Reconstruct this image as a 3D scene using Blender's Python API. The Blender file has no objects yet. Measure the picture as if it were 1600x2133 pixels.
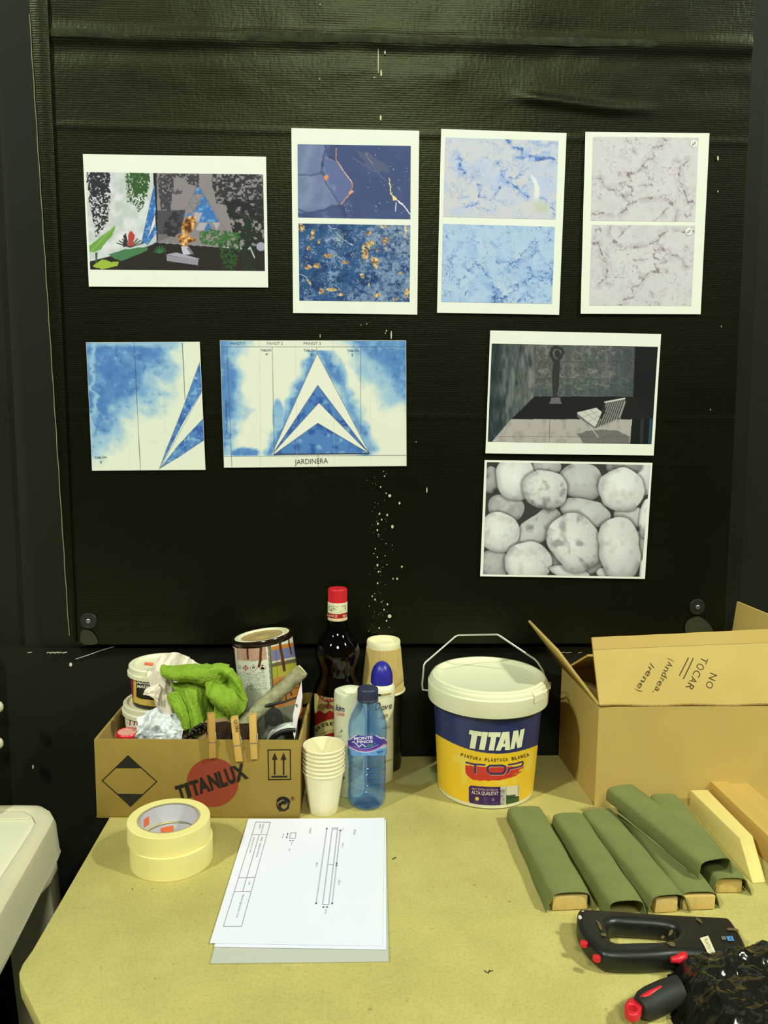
import bpy, bmesh, math, random
import numpy as np
from mathutils import Matrix, Vector

random.seed(7)
SC = bpy.context.scene
COL = SC.collection

# ---------------------------------------------------------------- camera
# World: X runs right along the wall, Y towards the wall, Z up, metres.
FPX = 1698.94
CAM = np.array([0.0, 0.0, 1.3912])
AX_R = np.array([0.99900, -0.04332, 0.01085])
AX_U = np.array([-0.00510, 0.13055, 0.99143])
AX_F = np.array([0.04437, 0.99049, -0.13020])
cd = bpy.data.cameras.new('camera')
cam = bpy.data.objects.new('camera', cd)
COL.objects.link(cam)
cd.sensor_fit = 'HORIZONTAL'
cd.sensor_width = 36.0
cd.lens = FPX / 1600 * 36.0
cd.clip_start = 0.02
cam.matrix_world = Matrix(((AX_R[0], AX_U[0], -AX_F[0], CAM[0]),
                           (AX_R[1], AX_U[1], -AX_F[1], CAM[1]),
                           (AX_R[2], AX_U[2], -AX_F[2], CAM[2]),
                           (0, 0, 0, 1)))
SC.camera = cam

# ---------------------------------------------------------------- light
SC.view_settings.view_transform = 'Standard'
SC.view_settings.look = 'None'
SC.view_settings.gamma = 1.0
SC.view_settings.exposure = 0.0
SC.view_settings.use_curve_mapping = False
LIGHT_RGB = (0.90, 1.0, 0.79)

wd = bpy.data.worlds.new('workshop_air')
SC.world = wd
wd.use_nodes = True
wd.node_tree.nodes['Background'].inputs[0].default_value = (0.80, 1.0, 0.62, 1)
wd.node_tree.nodes['Background'].inputs[1].default_value = 0.06


def lamp(name, loc, target, power, size):
    d = bpy.data.lights.new(name, 'AREA')
    d.shape = 'DISK'
    d.size = size
    d.energy = power
    d.color = LIGHT_RGB
    o = bpy.data.objects.new(name, d)
    COL.objects.link(o)
    o.location = loc
    o.rotation_euler = (Vector(target) - Vector(loc)).to_track_quat('-Z', 'Y').to_euler()
    return o


# two clusters of stage floodlights high on either side, behind the viewer
for dx, dz in ((-0.18, -0.07), (0.18, -0.07), (0.0, 0.16)):
    lamp('flood_light_right', (4.04 + dx, -1.05 - dx, 5.17 + dz), (0.0, 1.2, 1.0), 95, 0.13)
    lamp('flood_light_left', (-3.50 + dx, -2.07 + dx, 5.43 + dz), (0.0, 1.2, 1.0), 82, 0.13)
# soft frontal fill, added behind the viewer to brighten upright surfaces
lamp('fill_light', (0.2, -2.6, 4.2), (0.1, 1.4, 1.2), 92, 0.9)


# ---------------------------------------------------------------- survey helpers
def ray(px, py):
    px = np.asarray(px, float)[..., None]
    py = np.asarray(py, float)[..., None]
    return AX_F + AX_R * (px - 800) / FPX - AX_U * (py - 1066.5) / FPX


def at(px, py, Y):
    d = ray(px, py)
    return CAM + d * (Y / d[..., 1:2])


def on(px, py, Z=0.75):
    d = ray(px, py)
    return CAM + d * ((Z - CAM[2]) / d[..., 2:3])


def topix(P):
    Q = np.asarray(P, float) - CAM
    z = Q @ AX_F
    return 800 + FPX * (Q @ AX_R) / z, 1066.5 - FPX * (Q @ AX_U) / z


class Plane:
    def __init__(s, p, n):
        s.p = np.asarray(p, float)
        s.n = np.asarray(n, float) / np.linalg.norm(n)

    def hit(s, px, py):
        d = ray(px, py)
        t = ((s.p - CAM) @ s.n) / (d @ s.n)
        P = CAM + d * t[..., None]
        return P, np.broadcast_to(s.n, P.shape)


class Cone:
    """surface of revolution r = r0 .. r1 between z0 .. z1 about a (possibly leaning) axis"""

    def __init__(s, cx, cy, z0, r0, z1, r1, M=None):
        s.c = np.array([cx, cy])
        s.z0, s.r0, s.k = z0, r0, (r1 - r0) / (z1 - z0)
        s.M = None if M is None else np.array(M)
        s.Mi = None if M is None else np.array(M.inverted())

    def rad(s, z):
        return s.r0 + s.k * (z - s.z0)

    def hit(s, px, py):
        d = ray(px, py)
        o = np.broadcast_to(CAM, d.shape)
        if s.M is not None:
            o = o @ s.Mi[:3, :3].T + s.Mi[:3, 3]
            d = d @ s.Mi[:3, :3].T
        ox, oy = o[..., 0] - s.c[0], o[..., 1] - s.c[1]
        ra, k = s.r0 + s.k * (o[..., 2] - s.z0), s.k * d[..., 2]
        A = d[..., 0]**2 + d[..., 1]**2 - k * k
        B = ox * d[..., 0] + oy * d[..., 1] - ra * k
        C = ox**2 + oy**2 - ra**2
        disc = np.maximum(B * B - A * C, 0)
        t = (-B - np.sqrt(disc)) / A
        P = o + d * t[..., None]
        N = np.stack([P[..., 0] - s.c[0], P[..., 1] - s.c[1], 0 * t], -1)
        N /= np.linalg.norm(N, axis=-1, keepdims=True)
        if s.M is not None:
            P = P @ s.M[:3, :3].T + s.M[:3, 3]
            N = N @ s.M[:3, :3].T
        return P, N

    def grid(s, th0, th1, za, zb, step, off):
        n = max(2, int(abs(th1 - th0) * s.rad((za + zb) / 2) / step))
        m = max(2, int((zb - za) / step))
        th = np.linspace(th0, th1, n)
        z = np.linspace(za, zb, m)
        T, Z = np.meshgrid(th, z)
        r = s.rad(Z) + off
        P = np.stack([s.c[0] + r * np.sin(T), s.c[1] - r * np.cos(T), Z], -1)
        if s.M is not None:
            P = P @ s.M[:3, :3].T + s.M[:3, 3]
        return P


# ---------------------------------------------------------------- colours and materials
def lin(c):
    c = np.asarray(c, float) / 255
    return np.where(c <= 0.04045, c / 12.92, ((c + 0.055) / 1.055)**2.4)


WHITE = lin((235, 247, 219))


def alb(c, k=0.8):
    """reflectance of a surface that shows as sRGB c where white paper shows as (235,247,219)"""
    return np.clip(lin(c) / WHITE * k, 0.002, 0.92)


MATS = {}


def nodes_of(m):
    m.use_nodes = True
    return m.node_tree.nodes, m.node_tree.links, m.node_tree.nodes['Principled BSDF']


def mat(name, c, rough=0.6, spec=0.35, metal=0.0, var=0.0, vscale=30.0, bump=0.0, bscale=200.0,
        stretch=(1, 1, 1), c2=None, photo=True, detail=4.0, coat=0.0):
    if name in MATS:
        return MATS[name]
    m = bpy.data.materials.new(name)
    N, L, B = nodes_of(m)
    rgb = alb(c) if photo else np.asarray(c, float)
    B.inputs['Base Color'].default_value = (*rgb, 1)
    B.inputs['Roughness'].default_value = rough
    B.inputs['Specular IOR Level'].default_value = spec
    B.inputs['Metallic'].default_value = metal
    B.inputs['Coat Weight'].default_value = coat
    if var or bump:
        tc = N.new('ShaderNodeTexCoord')
        mp = N.new('ShaderNodeMapping')
        mp.inputs['Scale'].default_value = stretch
        L.new(tc.outputs['Object'], mp.inputs['Vector'])
    if var:
        nz = N.new('ShaderNodeTexNoise')
        nz.inputs['Scale'].default_value = vscale
        nz.inputs['Detail'].default_value = detail
        L.new(mp.outputs[0], nz.inputs['Vector'])
        rp = N.new('ShaderNodeValToRGB')
        lo = alb(c2) if c2 is not None else rgb * (1 - var)
        hi = rgb if c2 is not None else np.minimum(rgb * (1 + var), 0.95)
        rp.color_ramp.elements[0].position = 0.3
        rp.color_ramp.elements[1].position = 0.7
        rp.color_ramp.elements[0].color = (*lo, 1)
        rp.color_ramp.elements[1].color = (*hi, 1)
        L.new(nz.outputs['Fac'], rp.inputs[0])
        L.new(rp.outputs[0], B.inputs['Base Color'])
    if bump:
        nb = N.new('ShaderNodeTexNoise')
        nb.inputs['Scale'].default_value = bscale
        nb.inputs['Detail'].default_value = 3
        L.new(mp.outputs[0], nb.inputs['Vector'])
        bp = N.new('ShaderNodeBump')
        bp.inputs['Strength'].default_value = bump
        bp.inputs['Distance'].default_value = 0.002
        L.new(nb.outputs['Fac'], bp.inputs['Height'])
        L.new(bp.outputs[0], B.inputs['Normal'])
    MATS[name] = m
    return m


def clear_plastic(name, tint, gloss=0.06, rough=0.05, body=None, bw=0.0):
    """thin clear film: tinted see-through plus a reflection that grows at grazing angles"""
    if name in MATS:
        return MATS[name]
    m = bpy.data.materials.new(name)
    m.use_nodes = True
    N, L = m.node_tree.nodes, m.node_tree.links
    N.remove(N['Principled BSDF'])
    tr = N.new('ShaderNodeBsdfTransparent')
    tr.inputs[0].default_value = (*tint, 1)
    gl = N.new('ShaderNodeBsdfGlossy')
    gl.inputs['Roughness'].default_value = rough
    fr = N.new('ShaderNodeFresnel')
    # the same reflection on both faces of the film
    ge = N.new('ShaderNodeNewGeometry')
    io = N.new('ShaderNodeMix')
    io.inputs[2].default_value = 1.35 + gloss
    io.inputs[3].default_value = 1 / (1.35 + gloss)
    L.new(ge.outputs['Backfacing'], io.inputs[0])
    L.new(io.outputs[0], fr.inputs['IOR'])
    mx = N.new('ShaderNodeMixShader')
    L.new(fr.outputs[0], mx.inputs[0])
    if body is not None:
        df = N.new('ShaderNodeBsdfDiffuse')
        df.inputs[0].default_value = (*body, 1)
        mb_ = N.new('ShaderNodeMixShader')
        mb_.inputs[0].default_value = bw
        L.new(tr.outputs[0], mb_.inputs[1])
        L.new(df.outputs[0], mb_.inputs[2])
        L.new(mb_.outputs[0], mx.inputs[1])
    else:
        L.new(tr.outputs[0], mx.inputs[1])
    L.new(gl.outputs[0], mx.inputs[2])
    L.new(mx.outputs[0], N['Material Output'].inputs[0])
    MATS[name] = m
    return m


def ink(name='printed_ink', rough=0.6, spec=0.25):
    """flat print: its colours are stored with the print itself"""
    if name in MATS:
        return MATS[name]
    m = bpy.data.materials.new(name)
    N, L, B = nodes_of(m)
    a = N.new('ShaderNodeAttribute')
    a.attribute_name = 'Col'
    L.new(a.outputs['Color'], B.inputs['Base Color'])
    B.inputs['Roughness'].default_value = rough
    B.inputs['Specular IOR Level'].default_value = spec
    MATS[name] = m
    return m


# ---------------------------------------------------------------- objects
ORG = {}


def tag(o, label=None, cat=None, group=None, kind=None):
    if label:
        o['label'] = label
    if cat:
        o['category'] = cat
    if group:
        o['group'] = group
    if kind:
        o['kind'] = kind
    return o


def thing(name, label, cat, loc, group=None):
    o = bpy.data.objects.new(name, None)
    o.empty_display_size = 0.02
    COL.objects.link(o)
    o.location = loc
    ORG[o.name] = np.asarray(loc, float)
    return tag(o, label, cat, group)


def link_mesh(name, me, parent=None, loc=None):
    """me holds world coordinates; loc is the object's own origin when it has no parent"""
    org = ORG[parent.name] if parent is not None else np.asarray(loc if loc is not None else (0, 0, 0), float)
    n = len(me.vertices)
    co = np.empty(n * 3)
    me.vertices.foreach_get('co', co)
    co = (co.reshape(-1, 3) - org).ravel()
    me.vertices.foreach_set('co', co)
    me.update()
    o = bpy.data.objects.new(name, me)
    COL.objects.link(o)
    if parent is not None:
        o.parent = parent
    else:
        o.location = org
    ORG[o.name] = org
    return o


def copy_tree(o, loc=None, parent=None):
    c = o.copy()
    COL.objects.link(c)
    if parent is not None:
        c.parent = parent
    if loc is not None:
        c.location = loc
    for ch in list(o.children):
        copy_tree(ch, None, c)
    return c


class MB:
    def __init__(s):
        s.v, s.f, s.m, s.n = [], [], [], 0

    def add(s, v, f, mi=0):
        v = np.asarray(v, float).reshape(-1, 3)
        s.v.append(v)
        s.f += [tuple(int(i) + s.n for i in q) for q in f]
        s.m += [mi] * len(f)
        s.n += len(v)
        return s

    def box(s, c, size, rz=0.0, mi=0, M=None):
        sx, sy, sz = [q / 2 for q in size]
        v = np.array([(x, y, z) for x in (-sx, sx) for y in (-sy, sy) for z in (-sz, sz)])
        if M is not None:
            v = v @ np.array(M.to_3x3()).T
        if rz:
            a, b = math.cos(rz), math.sin(rz)
            v = np.stack([v[:, 0] * a - v[:, 1] * b, v[:, 0] * b + v[:, 1] * a, v[:, 2]], -1)
        return s.add(v + np.asarray(c), [(0, 1, 3, 2), (4, 6, 7, 5), (0, 4, 5, 1), (2, 3, 7, 6), (0, 2, 6, 4), (1, 5, 7, 3)], mi)

    def hexa(s, lo, hi, mi=0):
        """prism between two rings of points with the same count"""
        n = len(lo)
        v = list(lo) + list(hi)
        f = [tuple(range(n))[::-1], tuple(range(n, 2 * n))]
        f += [(i, (i + 1) % n, n + (i + 1) % n, n + i) for i in range(n)]
        return s.add(v, f, mi)

    def lathe(s, prof, c, seg=48, mi=0, th0=0.0, th1=2 * math.pi, M=None, cap=True, wob=None):
        full = abs(th1 - th0 - 2 * math.pi) < 1e-6
        nt = seg if full else seg + 1
        th = th0 + (th1 - th0) * np.arange(nt) / seg
        pr = np.asarray(prof, float)
        v = []
        for r, z in pr:
            rr = np.full(nt, r)
            if wob is not None:
                rr = rr + wob(th, z)
            v.append(np.stack([c[0] + rr * np.sin(th), c[1] - rr * np.cos(th), np.full(nt, c[2] + z)], -1))
        v = np.concatenate(v)
        if M is not None:
            Mm = np.array(M)
            v = v @ Mm[:3, :3].T + Mm[:3, 3]
        f = []
        for i in range(len(pr) - 1):
            for j in range(nt if full else nt - 1):
                k = (j + 1) % nt
                f.append((i * nt + j, i * nt + k, (i + 1) * nt + k, (i + 1) * nt + j))
        if cap and full:
            if pr[0][0] > 1e-5:
                f.append(tuple(range(nt))[::-1])
            if pr[-1][0] > 1e-5:
                f.append(tuple(range((len(pr) - 1) * nt, len(pr) * nt)))
        return s.add(v, f, mi)

    def tube(s, path, r, seg=8, mi=0, cap=True, closed=False):
        P = [np.asarray(p, float) for p in path]
        n = len(P)
        R = [r] * n if np.isscalar(r) else list(r)
        v = []
        up = None
        for i in range(n):
            a = P[(i - 1) % n] if (closed or i > 0) else P[i]
            b = P[(i + 1) % n] if (closed or i < n - 1) else P[i]
            t = (b - a) / (np.linalg.norm(b - a) + 1e-12)
            if up is None:
                up = np.array([0, 0, 1.0]) if abs(t[2]) < 0.9 else np.array([1.0, 0, 0])
            x = np.cross(t, up)
            x /= np.linalg.norm(x)
            up = np.cross(x, t)
            for j in range(seg):
                q = 2 * math.pi * j / seg
                v.append(P[i] + R[i] * (math.cos(q) * x + math.sin(q) * up))
        f = []
        for i in range(n if closed else n - 1):
            k = (i + 1) % n
            for j in range(seg):
                l = (j + 1) % seg
                f.append((i * seg + j, k * seg + j, k * seg + l, i * seg + l))
        if cap and not closed:
            f.append(tuple(range(seg)))
            f.append(tuple(range((n - 1) * seg, n * seg))[::-1])
        return s.add(v, f, mi)

    def sheet(s, P, th=0.0, mi=0, nrm=None):
        """P: rows x cols x 3 surface grid; th > 0 gives it a back side"""
        P = np.asarray(P, float)
        m, n = P.shape[:2]
        idx = np.arange(m * n).reshape(m, n)
        q = np.stack([idx[:-1, :-1], idx[:-1, 1:], idx[1:, 1:], idx[1:, :-1]], -1).reshape(-1, 4)
        if not th:
            return s.add(P.reshape(-1, 3), q, mi)
        if nrm is None:
            du = np.gradient(P, axis=1)
            dv = np.gradient(P, axis=0)
            nn = np.cross(du, dv)
            nn /= np.linalg.norm(nn, axis=-1, keepdims=True) + 1e-12
        else:
            nn = np.asarray(nrm, float)
        Q = P - nn * th
        f = [tuple(x) for x in q] + [tuple(x[::-1] + m * n) for x in q]
        b = list(idx[0, :]) + list(idx[1:, -1]) + list(idx[-1, -2::-1]) + list(idx[-2:0:-1, 0])
        for i in range(len(b)):
            j = (i + 1) % len(b)
            f.append((b[j], b[i], b[i] + m * n, b[j] + m * n))
        return s.add(np.concatenate([P.reshape(-1, 3), Q.reshape(-1, 3)]), f, mi)

    def mesh(s, name, mats, smooth=None):
        me = bpy.data.meshes.new(name)
        me.from_pydata(np.concatenate(s.v).tolist(), [], s.f)
        for m in (mats if isinstance(mats, (list, tuple)) else [mats]):
            me.materials.append(m)
        me.polygons.foreach_set('material_index', s.m)
        if smooth:
            me.polygons.foreach_set('use_smooth', [True] * len(s.f))
            me.set_sharp_from_angle(angle=math.radians(smooth))
        me.validate()
        me.update()
        return me

    def build(s, name, mats, parent=None, smooth=None, loc=None, bevel=0.0):
        me = s.mesh(name, mats, smooth)
        if bevel:
            bm = bmesh.new()
            bm.from_mesh(me)
            bmesh.ops.remove_doubles(bm, verts=bm.verts, dist=1e-6)
            ed = [e for e in bm.edges if len(e.link_faces) == 2 and e.calc_face_angle(0) > 0.5]
            bmesh.ops.bevel(bm, geom=ed, offset=bevel, segments=2, affect='EDGES', profile=0.5)
            bm.to_mesh(me)
            bm.free()
            me.polygons.foreach_set('use_smooth', [True] * len(me.polygons))
            me.set_sharp_from_angle(angle=math.radians(40))
        return link_mesh(name, me, parent, loc)


def evaluated(o):
    dg = bpy.context.evaluated_depsgraph_get()
    dg.update()
    me = bpy.data.meshes.new_from_object(o.evaluated_get(dg))
    return me


def drop(o):
    d = o.data
    t = o.type
    bpy.data.objects.remove(o)
    if t == 'MESH':
        bpy.data.meshes.remove(d)
    else:
        bpy.data.curves.remove(d)


# ---------------------------------------------------------------- noise
def _h(ix, iy, s):
    n = (ix.astype(np.int64) * 374761393 + iy.astype(np.int64) * 668265263 + s * 1274126177) & 0x7fffffff
    n = ((n ^ (n >> 13)) * 1274126177) & 0x7fffffff
    n = n ^ (n >> 16)
    return (n & 0xffff) / 65535.0


def vnoise(x, y, s=0):
    ix, iy = np.floor(x), np.floor(y)
    fx, fy = x - ix, y - iy
    fx, fy = fx * fx * (3 - 2 * fx), fy * fy * (3 - 2 * fy)
    a, b = _h(ix, iy, s), _h(ix + 1, iy, s)
    c, d = _h(ix, iy + 1, s), _h(ix + 1, iy + 1, s)
    return a + (b - a) * fx + (c - a) * fy + (a - b - c + d) * fx * fy


def fbm(x, y, s=0, o=4):
    x, y = np.asarray(x, float), np.asarray(y, float)
    t, a, w = 0, 0.5, 0
    for i in range(o):
        t = t + a * vnoise(x, y, s + i * 17)
        w += a
        x, y, a = x * 2.03 + 5.1, y * 2.03 + 1.7, a * 0.5
    return t / w


def noise3(P, f, s=0, o=3):
    return (fbm(P[:, 0] * f + P[:, 2] * f * 0.7, P[:, 1] * f - P[:, 2] * f * 0.6, s, o)
            + fbm(P[:, 2] * f + 3, P[:, 0] * f * 0.8 + P[:, 1] * f * 0.5, s + 50, o)) / 2


def blob(paths, voxel=0.003, smooth=4, bumps=(), ridged=(), flat=False):
    """soft body grown round a few paths of (x, y, z, radius)"""
    bm = bmesh.new()
    for p in paths:
        p = [np.asarray(q, float) for q in p]
        pts = [p[0]]
        for a, b in zip(p[:-1], p[1:]):
            n = max(1, int(np.linalg.norm(b[:3] - a[:3]) / (0.35 * min(a[3], b[3]))))
            pts += [a + (b - a) * (i + 1) / n for i in range(n)]
        for q in pts:
            bmesh.ops.create_icosphere(bm, subdivisions=2, radius=q[3], matrix=Matrix.Translation(q[:3]))
    me = bpy.data.meshes.new('tmp')
    bm.to_mesh(me)
    bm.free()
    o = bpy.data.objects.new('tmp', me)
    COL.objects.link(o)
    r = o.modifiers.new('r', 'REMESH')
    r.mode = 'VOXEL'
    r.voxel_size = voxel
    if smooth:
        sm = o.modifiers.new('s', 'SMOOTH')
        sm.iterations = smooth
        sm.factor = 0.6
    out = evaluated(o)
    drop(o)
    n = len(out.vertices)
    co = np.empty(n * 3)
    out.vertices.foreach_get('co', co)
    co = co.reshape(-1, 3)
    no = np.array([v.normal[:] for v in out.vertices])
    d = np.zeros(n)
    for a, f, s in bumps:
        d += a * (noise3(co, f, s) - 0.5) * 2
    for a, f, s in ridged:
        d += a * (1 - 2 * np.abs(noise3(co, f, s, 2) - 0.5) * 2.2)
    co = co + no * d[:, None]
    out.vertices.foreach_set('co', co.ravel())
    out.polygons.foreach_set('use_smooth', [not flat] * len(out.polygons))
    out.update()
    return out


def flat_shape(rings, depth, bevel=0.0, res=2):
    """closed 2D outlines (holes included) as a solid of given half depth, about z = 0"""
    cu = bpy.data.curves.new('tmp', 'CURVE')
    cu.dimensions = '2D'
    cu.fill_mode = 'BOTH'
    cu.extrude = depth
    cu.bevel_depth = bevel
    cu.bevel_resolution = res
    cu.offset = -bevel
    for r in rings:
        sp = cu.splines.new('POLY')
        sp.points.add(len(r) - 1)
        for p, q in zip(sp.points, r):
            p.co = (q[0], q[1], 0, 1)
        sp.use_cyclic_u = True
    o = bpy.data.objects.new('tmp', cu)
    COL.objects.link(o)
    me = evaluated(o)
    drop(o)
    return me


def rounded(pts, n=6, it=2):
    """Chaikin rounding of a closed outline"""
    P = [np.asarray(p, float) for p in pts]
    for _ in range(it):
        Q = []
        for i in range(len(P)):
            a, b = P[i], P[(i + 1) % len(P)]
            Q += [a * 0.75 + b * 0.25, a * 0.25 + b * 0.75]
        P = Q
    return P


# ---------------------------------------------------------------- print and lettering
TXT = {}


def text2d(s, bold=0.0, shear=0.0):
    key = (s, bold, shear)
    if key in TXT:
        return TXT[key]
    cu = bpy.data.curves.new('tmp', 'FONT')
    cu.body = s
    cu.offset = bold
    cu.shear = shear
    cu.resolution_u = 3
    o = bpy.data.objects.new('tmp', cu)
    COL.objects.link(o)
    me = evaluated(o)
    drop(o)
    v = np.array([q.co[:2] for q in me.vertices])
    f = [tuple(p.vertices) for p in me.polygons]
    bpy.data.meshes.remove(me)
    x0, x1 = v[:, 0].min(), v[:, 0].max()
    v = np.stack([(v[:, 0] - x0) / (x1 - x0), v[:, 1] / 0.73], -1)
    TXT[key] = (v, f)
    return v, f


def refine(v, f, L):
    """split triangles until no edge is longer than L"""
    bm = bmesh.new()
    bv = [bm.verts.new((p[0], p[1], 0)) for p in v]
    for q in f:
        try:
            bm.faces.new([bv[i] for i in q])
        except ValueError:
            pass
    bm.normal_update()
    bmesh.ops.triangulate(bm, faces=bm.faces[:], ngon_method='EAR_CLIP')
    for _ in range(5):
        ed = [e for e in bm.edges if e.calc_length() > L]
        if not ed:
            break
        bmesh.ops.subdivide_edges(bm, edges=ed, cuts=1)
        bmesh.ops.triangulate(bm, faces=bm.faces[:])
    bm.verts.index_update()
    V = np.array([p.co[:2] for p in bm.verts])
    Fa = [tuple(p.index for p in q.verts) for q in bm.faces]
    bm.free()
    return V, Fa


class Marks:
    """flat printed marks laid on one surface, as one part with several inks"""

    def __init__(s, surf, off=0.0003, L=9.0, Z=None):
        s.surf, s.off, s.L = surf, off, L
        s.mb, s.mats = MB(), []
        s.done = []
        s.ox, s.oy, s.s = Z if Z else (0, 0, 1)
        s.k = 0

    def mi(s, c):
        m = mat('ink_%d_%d_%d' % tuple(int(q) for q in c), c, 0.6, 0.2)
        if m not in s.mats:
            s.mats.append(m)
        return s.mats.index(m)

    def put(s, v, f, c, lift=0.0):
        v = np.asarray(v, float) * s.s + np.array([s.ox, s.oy])
        v, f = refine(v, f, s.L)
        if not len(f):
            return s
        P, N = s.surf.hit(v[:, 0], v[:, 1])
        s.k += 1
        P = P + N * (s.off + lift + 0.00002 * s.k)
        # face the viewer's side of the surface
        a, b, cc = (P[i] for i in f[0][:3])
        if np.dot(np.cross(b - a, cc - a), N[f[0][0]]) < 0:
            f = [q[::-1] for q in f]
        s.mb.add(P, f, s.mi(c))
        return s

    def text(s, t, pL, pR, h, c, bold=0.0, shear=0.0, arc=0.0, up=None):
        v, f = text2d(t, bold, shear)
        pL, pR = np.asarray(pL, float), np.asarray(pR, float)
        e = pR - pL
        n = np.array([e[1], -e[0]]) / np.linalg.norm(e) if up is None else np.asarray(up, float)
        q = pL + v[:, :1] * e + v[:, 1:] * n * h
        q = q + (4 * arc * v[:, :1] * (1 - v[:, :1])) * -n
        return s.put(q, f, c)

    def poly(s, pts, c):
        return s.put(pts, [tuple(range(len(pts)))], c)

    def line(s, pts, w, c, closed=False):
        pts = [np.asarray(p, float) for p in pts]
        if closed:
            pts = pts + [pts[0]]
        for a, b in zip(pts[:-1], pts[1:]):
            d = (b - a) / (np.linalg.norm(b - a) + 1e-9)
            n = np.array([-d[1], d[0]]) * w / 2
            a2, b2 = a - d * w * 0.4, b + d * w * 0.4
            s.put([a2 - n, b2 - n, b2 + n, a2 + n], [(0, 1, 2, 3)], c)
            s.k -= 1
        s.k += 1
        return s

    def disc(s, c0, rx, ry, c, n=28, rot=0.0):
        a = np.linspace(0, 2 * np.pi, n, endpoint=False)
        x, y = rx * np.cos(a), ry * np.sin(a)
        ca, sa = math.cos(rot), math.sin(rot)
        return s.poly(np.stack([c0[0] + x * ca - y * sa, c0[1] + x * sa + y * ca], -1), c)

    def next(s):
        """what follows is a separate mark, a part of its own"""
        s.done.append((s.mb, s.mats))
        s.mb, s.mats = MB(), []
        return s

    def build(s, name, parent):
        s.next()
        return [mb.build(name, mats, parent) for mb, mats in s.done if mats][-1]


class Cv:
    """colours of a printed picture, sampled at the points of its surface"""

    def __init__(s, X, Y, Z=(0, 0, 1), base=(255, 255, 255)):
        s.X, s.Y = (X - Z[0]) / Z[2], (Y - Z[1]) / Z[2]
        s.c = np.empty(X.shape + (3,))
        s.c[:] = base

    def mix(s, m, col):
        m = np.clip(m, 0, 1)[..., None]
        s.c = s.c * (1 - m) + np.asarray(col, float) * m
        return s

    def inside(s, pts, wob=0, ws=40, seed=0):
        X, Y = s.X, s.Y
        if wob:
            X = X + (fbm(X / ws, Y / ws, seed) - 0.5) * 2 * wob
            Y = Y + (fbm(X / ws + 9, Y / ws, seed + 5) - 0.5) * 2 * wob
        r = np.zeros(X.shape, bool)
        n = len(pts)
        for i in range(n):
            (x0, y0), (x1, y1) = pts[i], pts[(i + 1) % n]
            if y0 == y1:
                continue
            c = ((y0 > Y) != (y1 > Y)) & (X < (x1 - x0) * (Y - y0) / (y1 - y0) + x0)
            r ^= c
        return r.astype(float)

    def poly(s, pts, col, a=1.0, wob=0, ws=40, seed=0):
        return s.mix(s.inside(pts, wob, ws, seed) * a, col)

    def dist(s, pts, wob=0, ws=40, seed=0):
        X, Y = s.X, s.Y
        if wob:
            X = X + (fbm(X / ws, Y / ws, seed) - 0.5) * 2 * wob
            Y = Y + (fbm(X / ws + 9, Y / ws, seed + 5) - 0.5) * 2 * wob
        d = np.full(X.shape, 1e9)
        for (x0, y0), (x1, y1) in zip(pts[:-1], pts[1:]):
            ex, ey = x1 - x0, y1 - y0
            t = np.clip(((X - x0) * ex + (Y - y0) * ey) / (ex * ex + ey * ey + 1e-9), 0, 1)
            d = np.minimum(d, np.hypot(X - x0 - t * ex, Y - y0 - t * ey))
        return d

    def line(s, pts, w, col, a=1.0, wob=0, ws=40, seed=0, soft=1.0):
        return s.mix(np.clip((w / 2 + soft - s.dist(pts, wob, ws, seed)) / (2 * soft), 0, 1) * a, col)

    def vein(s, pts, w, col, a=1.0, wob=24, ws=40, seed=0):
        """wandering line whose width and strength vary along it"""
        d = s.dist(pts, wob, ws, seed)
        k = fbm(s.X / 34, s.Y / 34, seed + 60, 3)
        ww = w * np.clip((k - .25) * 2.6, 0.22, 1.5)
        return s.mix(np.clip(1 - d / ww, 0, 1)**.7 * a * np.clip(.35 + (k - .40) * 4, .3, 1), col)

    def ell(s, cx, cy, rx, ry, col, a=1.0, rot=0.0, soft=0.02):
        ca, sa = math.cos(rot), math.sin(rot)
        x, y = s.X - cx, s.Y - cy
        d = np.hypot((x * ca + y * sa) / rx, (-x * sa + y * ca) / ry)
        return s.mix(np.clip((1 - d) / soft, 0, 1) * a, col)

    def n(s, scale, seed=0, o=4):
        return fbm(s.X / scale, s.Y / scale, seed, o)

    def veins(s, scale, width, col, a=1.0, seed=0, warp=0.6, mscale=3.0, mlo=0.35, mhi=0.7):
        u, w = s.X / scale, s.Y / scale
        u2 = u + warp * (fbm(u * 1.7, w * 1.7, seed + 3) - 0.5) * 2
        w2 = w + warp * (fbm(u * 1.7 + 7, w * 1.7 + 2, seed + 4) - 0.5) * 2
        rd = np.abs(fbm(u2, w2, seed, 3) - 0.5)
        k = np.clip((fbm(u / mscale * 2.2, w / mscale * 2.2, seed + 8, 2) - mlo) / (mhi - mlo), 0, 1)
        return s.mix(np.clip(1 - rd / (width * (0.3 + k)), 0, 1) * a * k, col)


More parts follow.
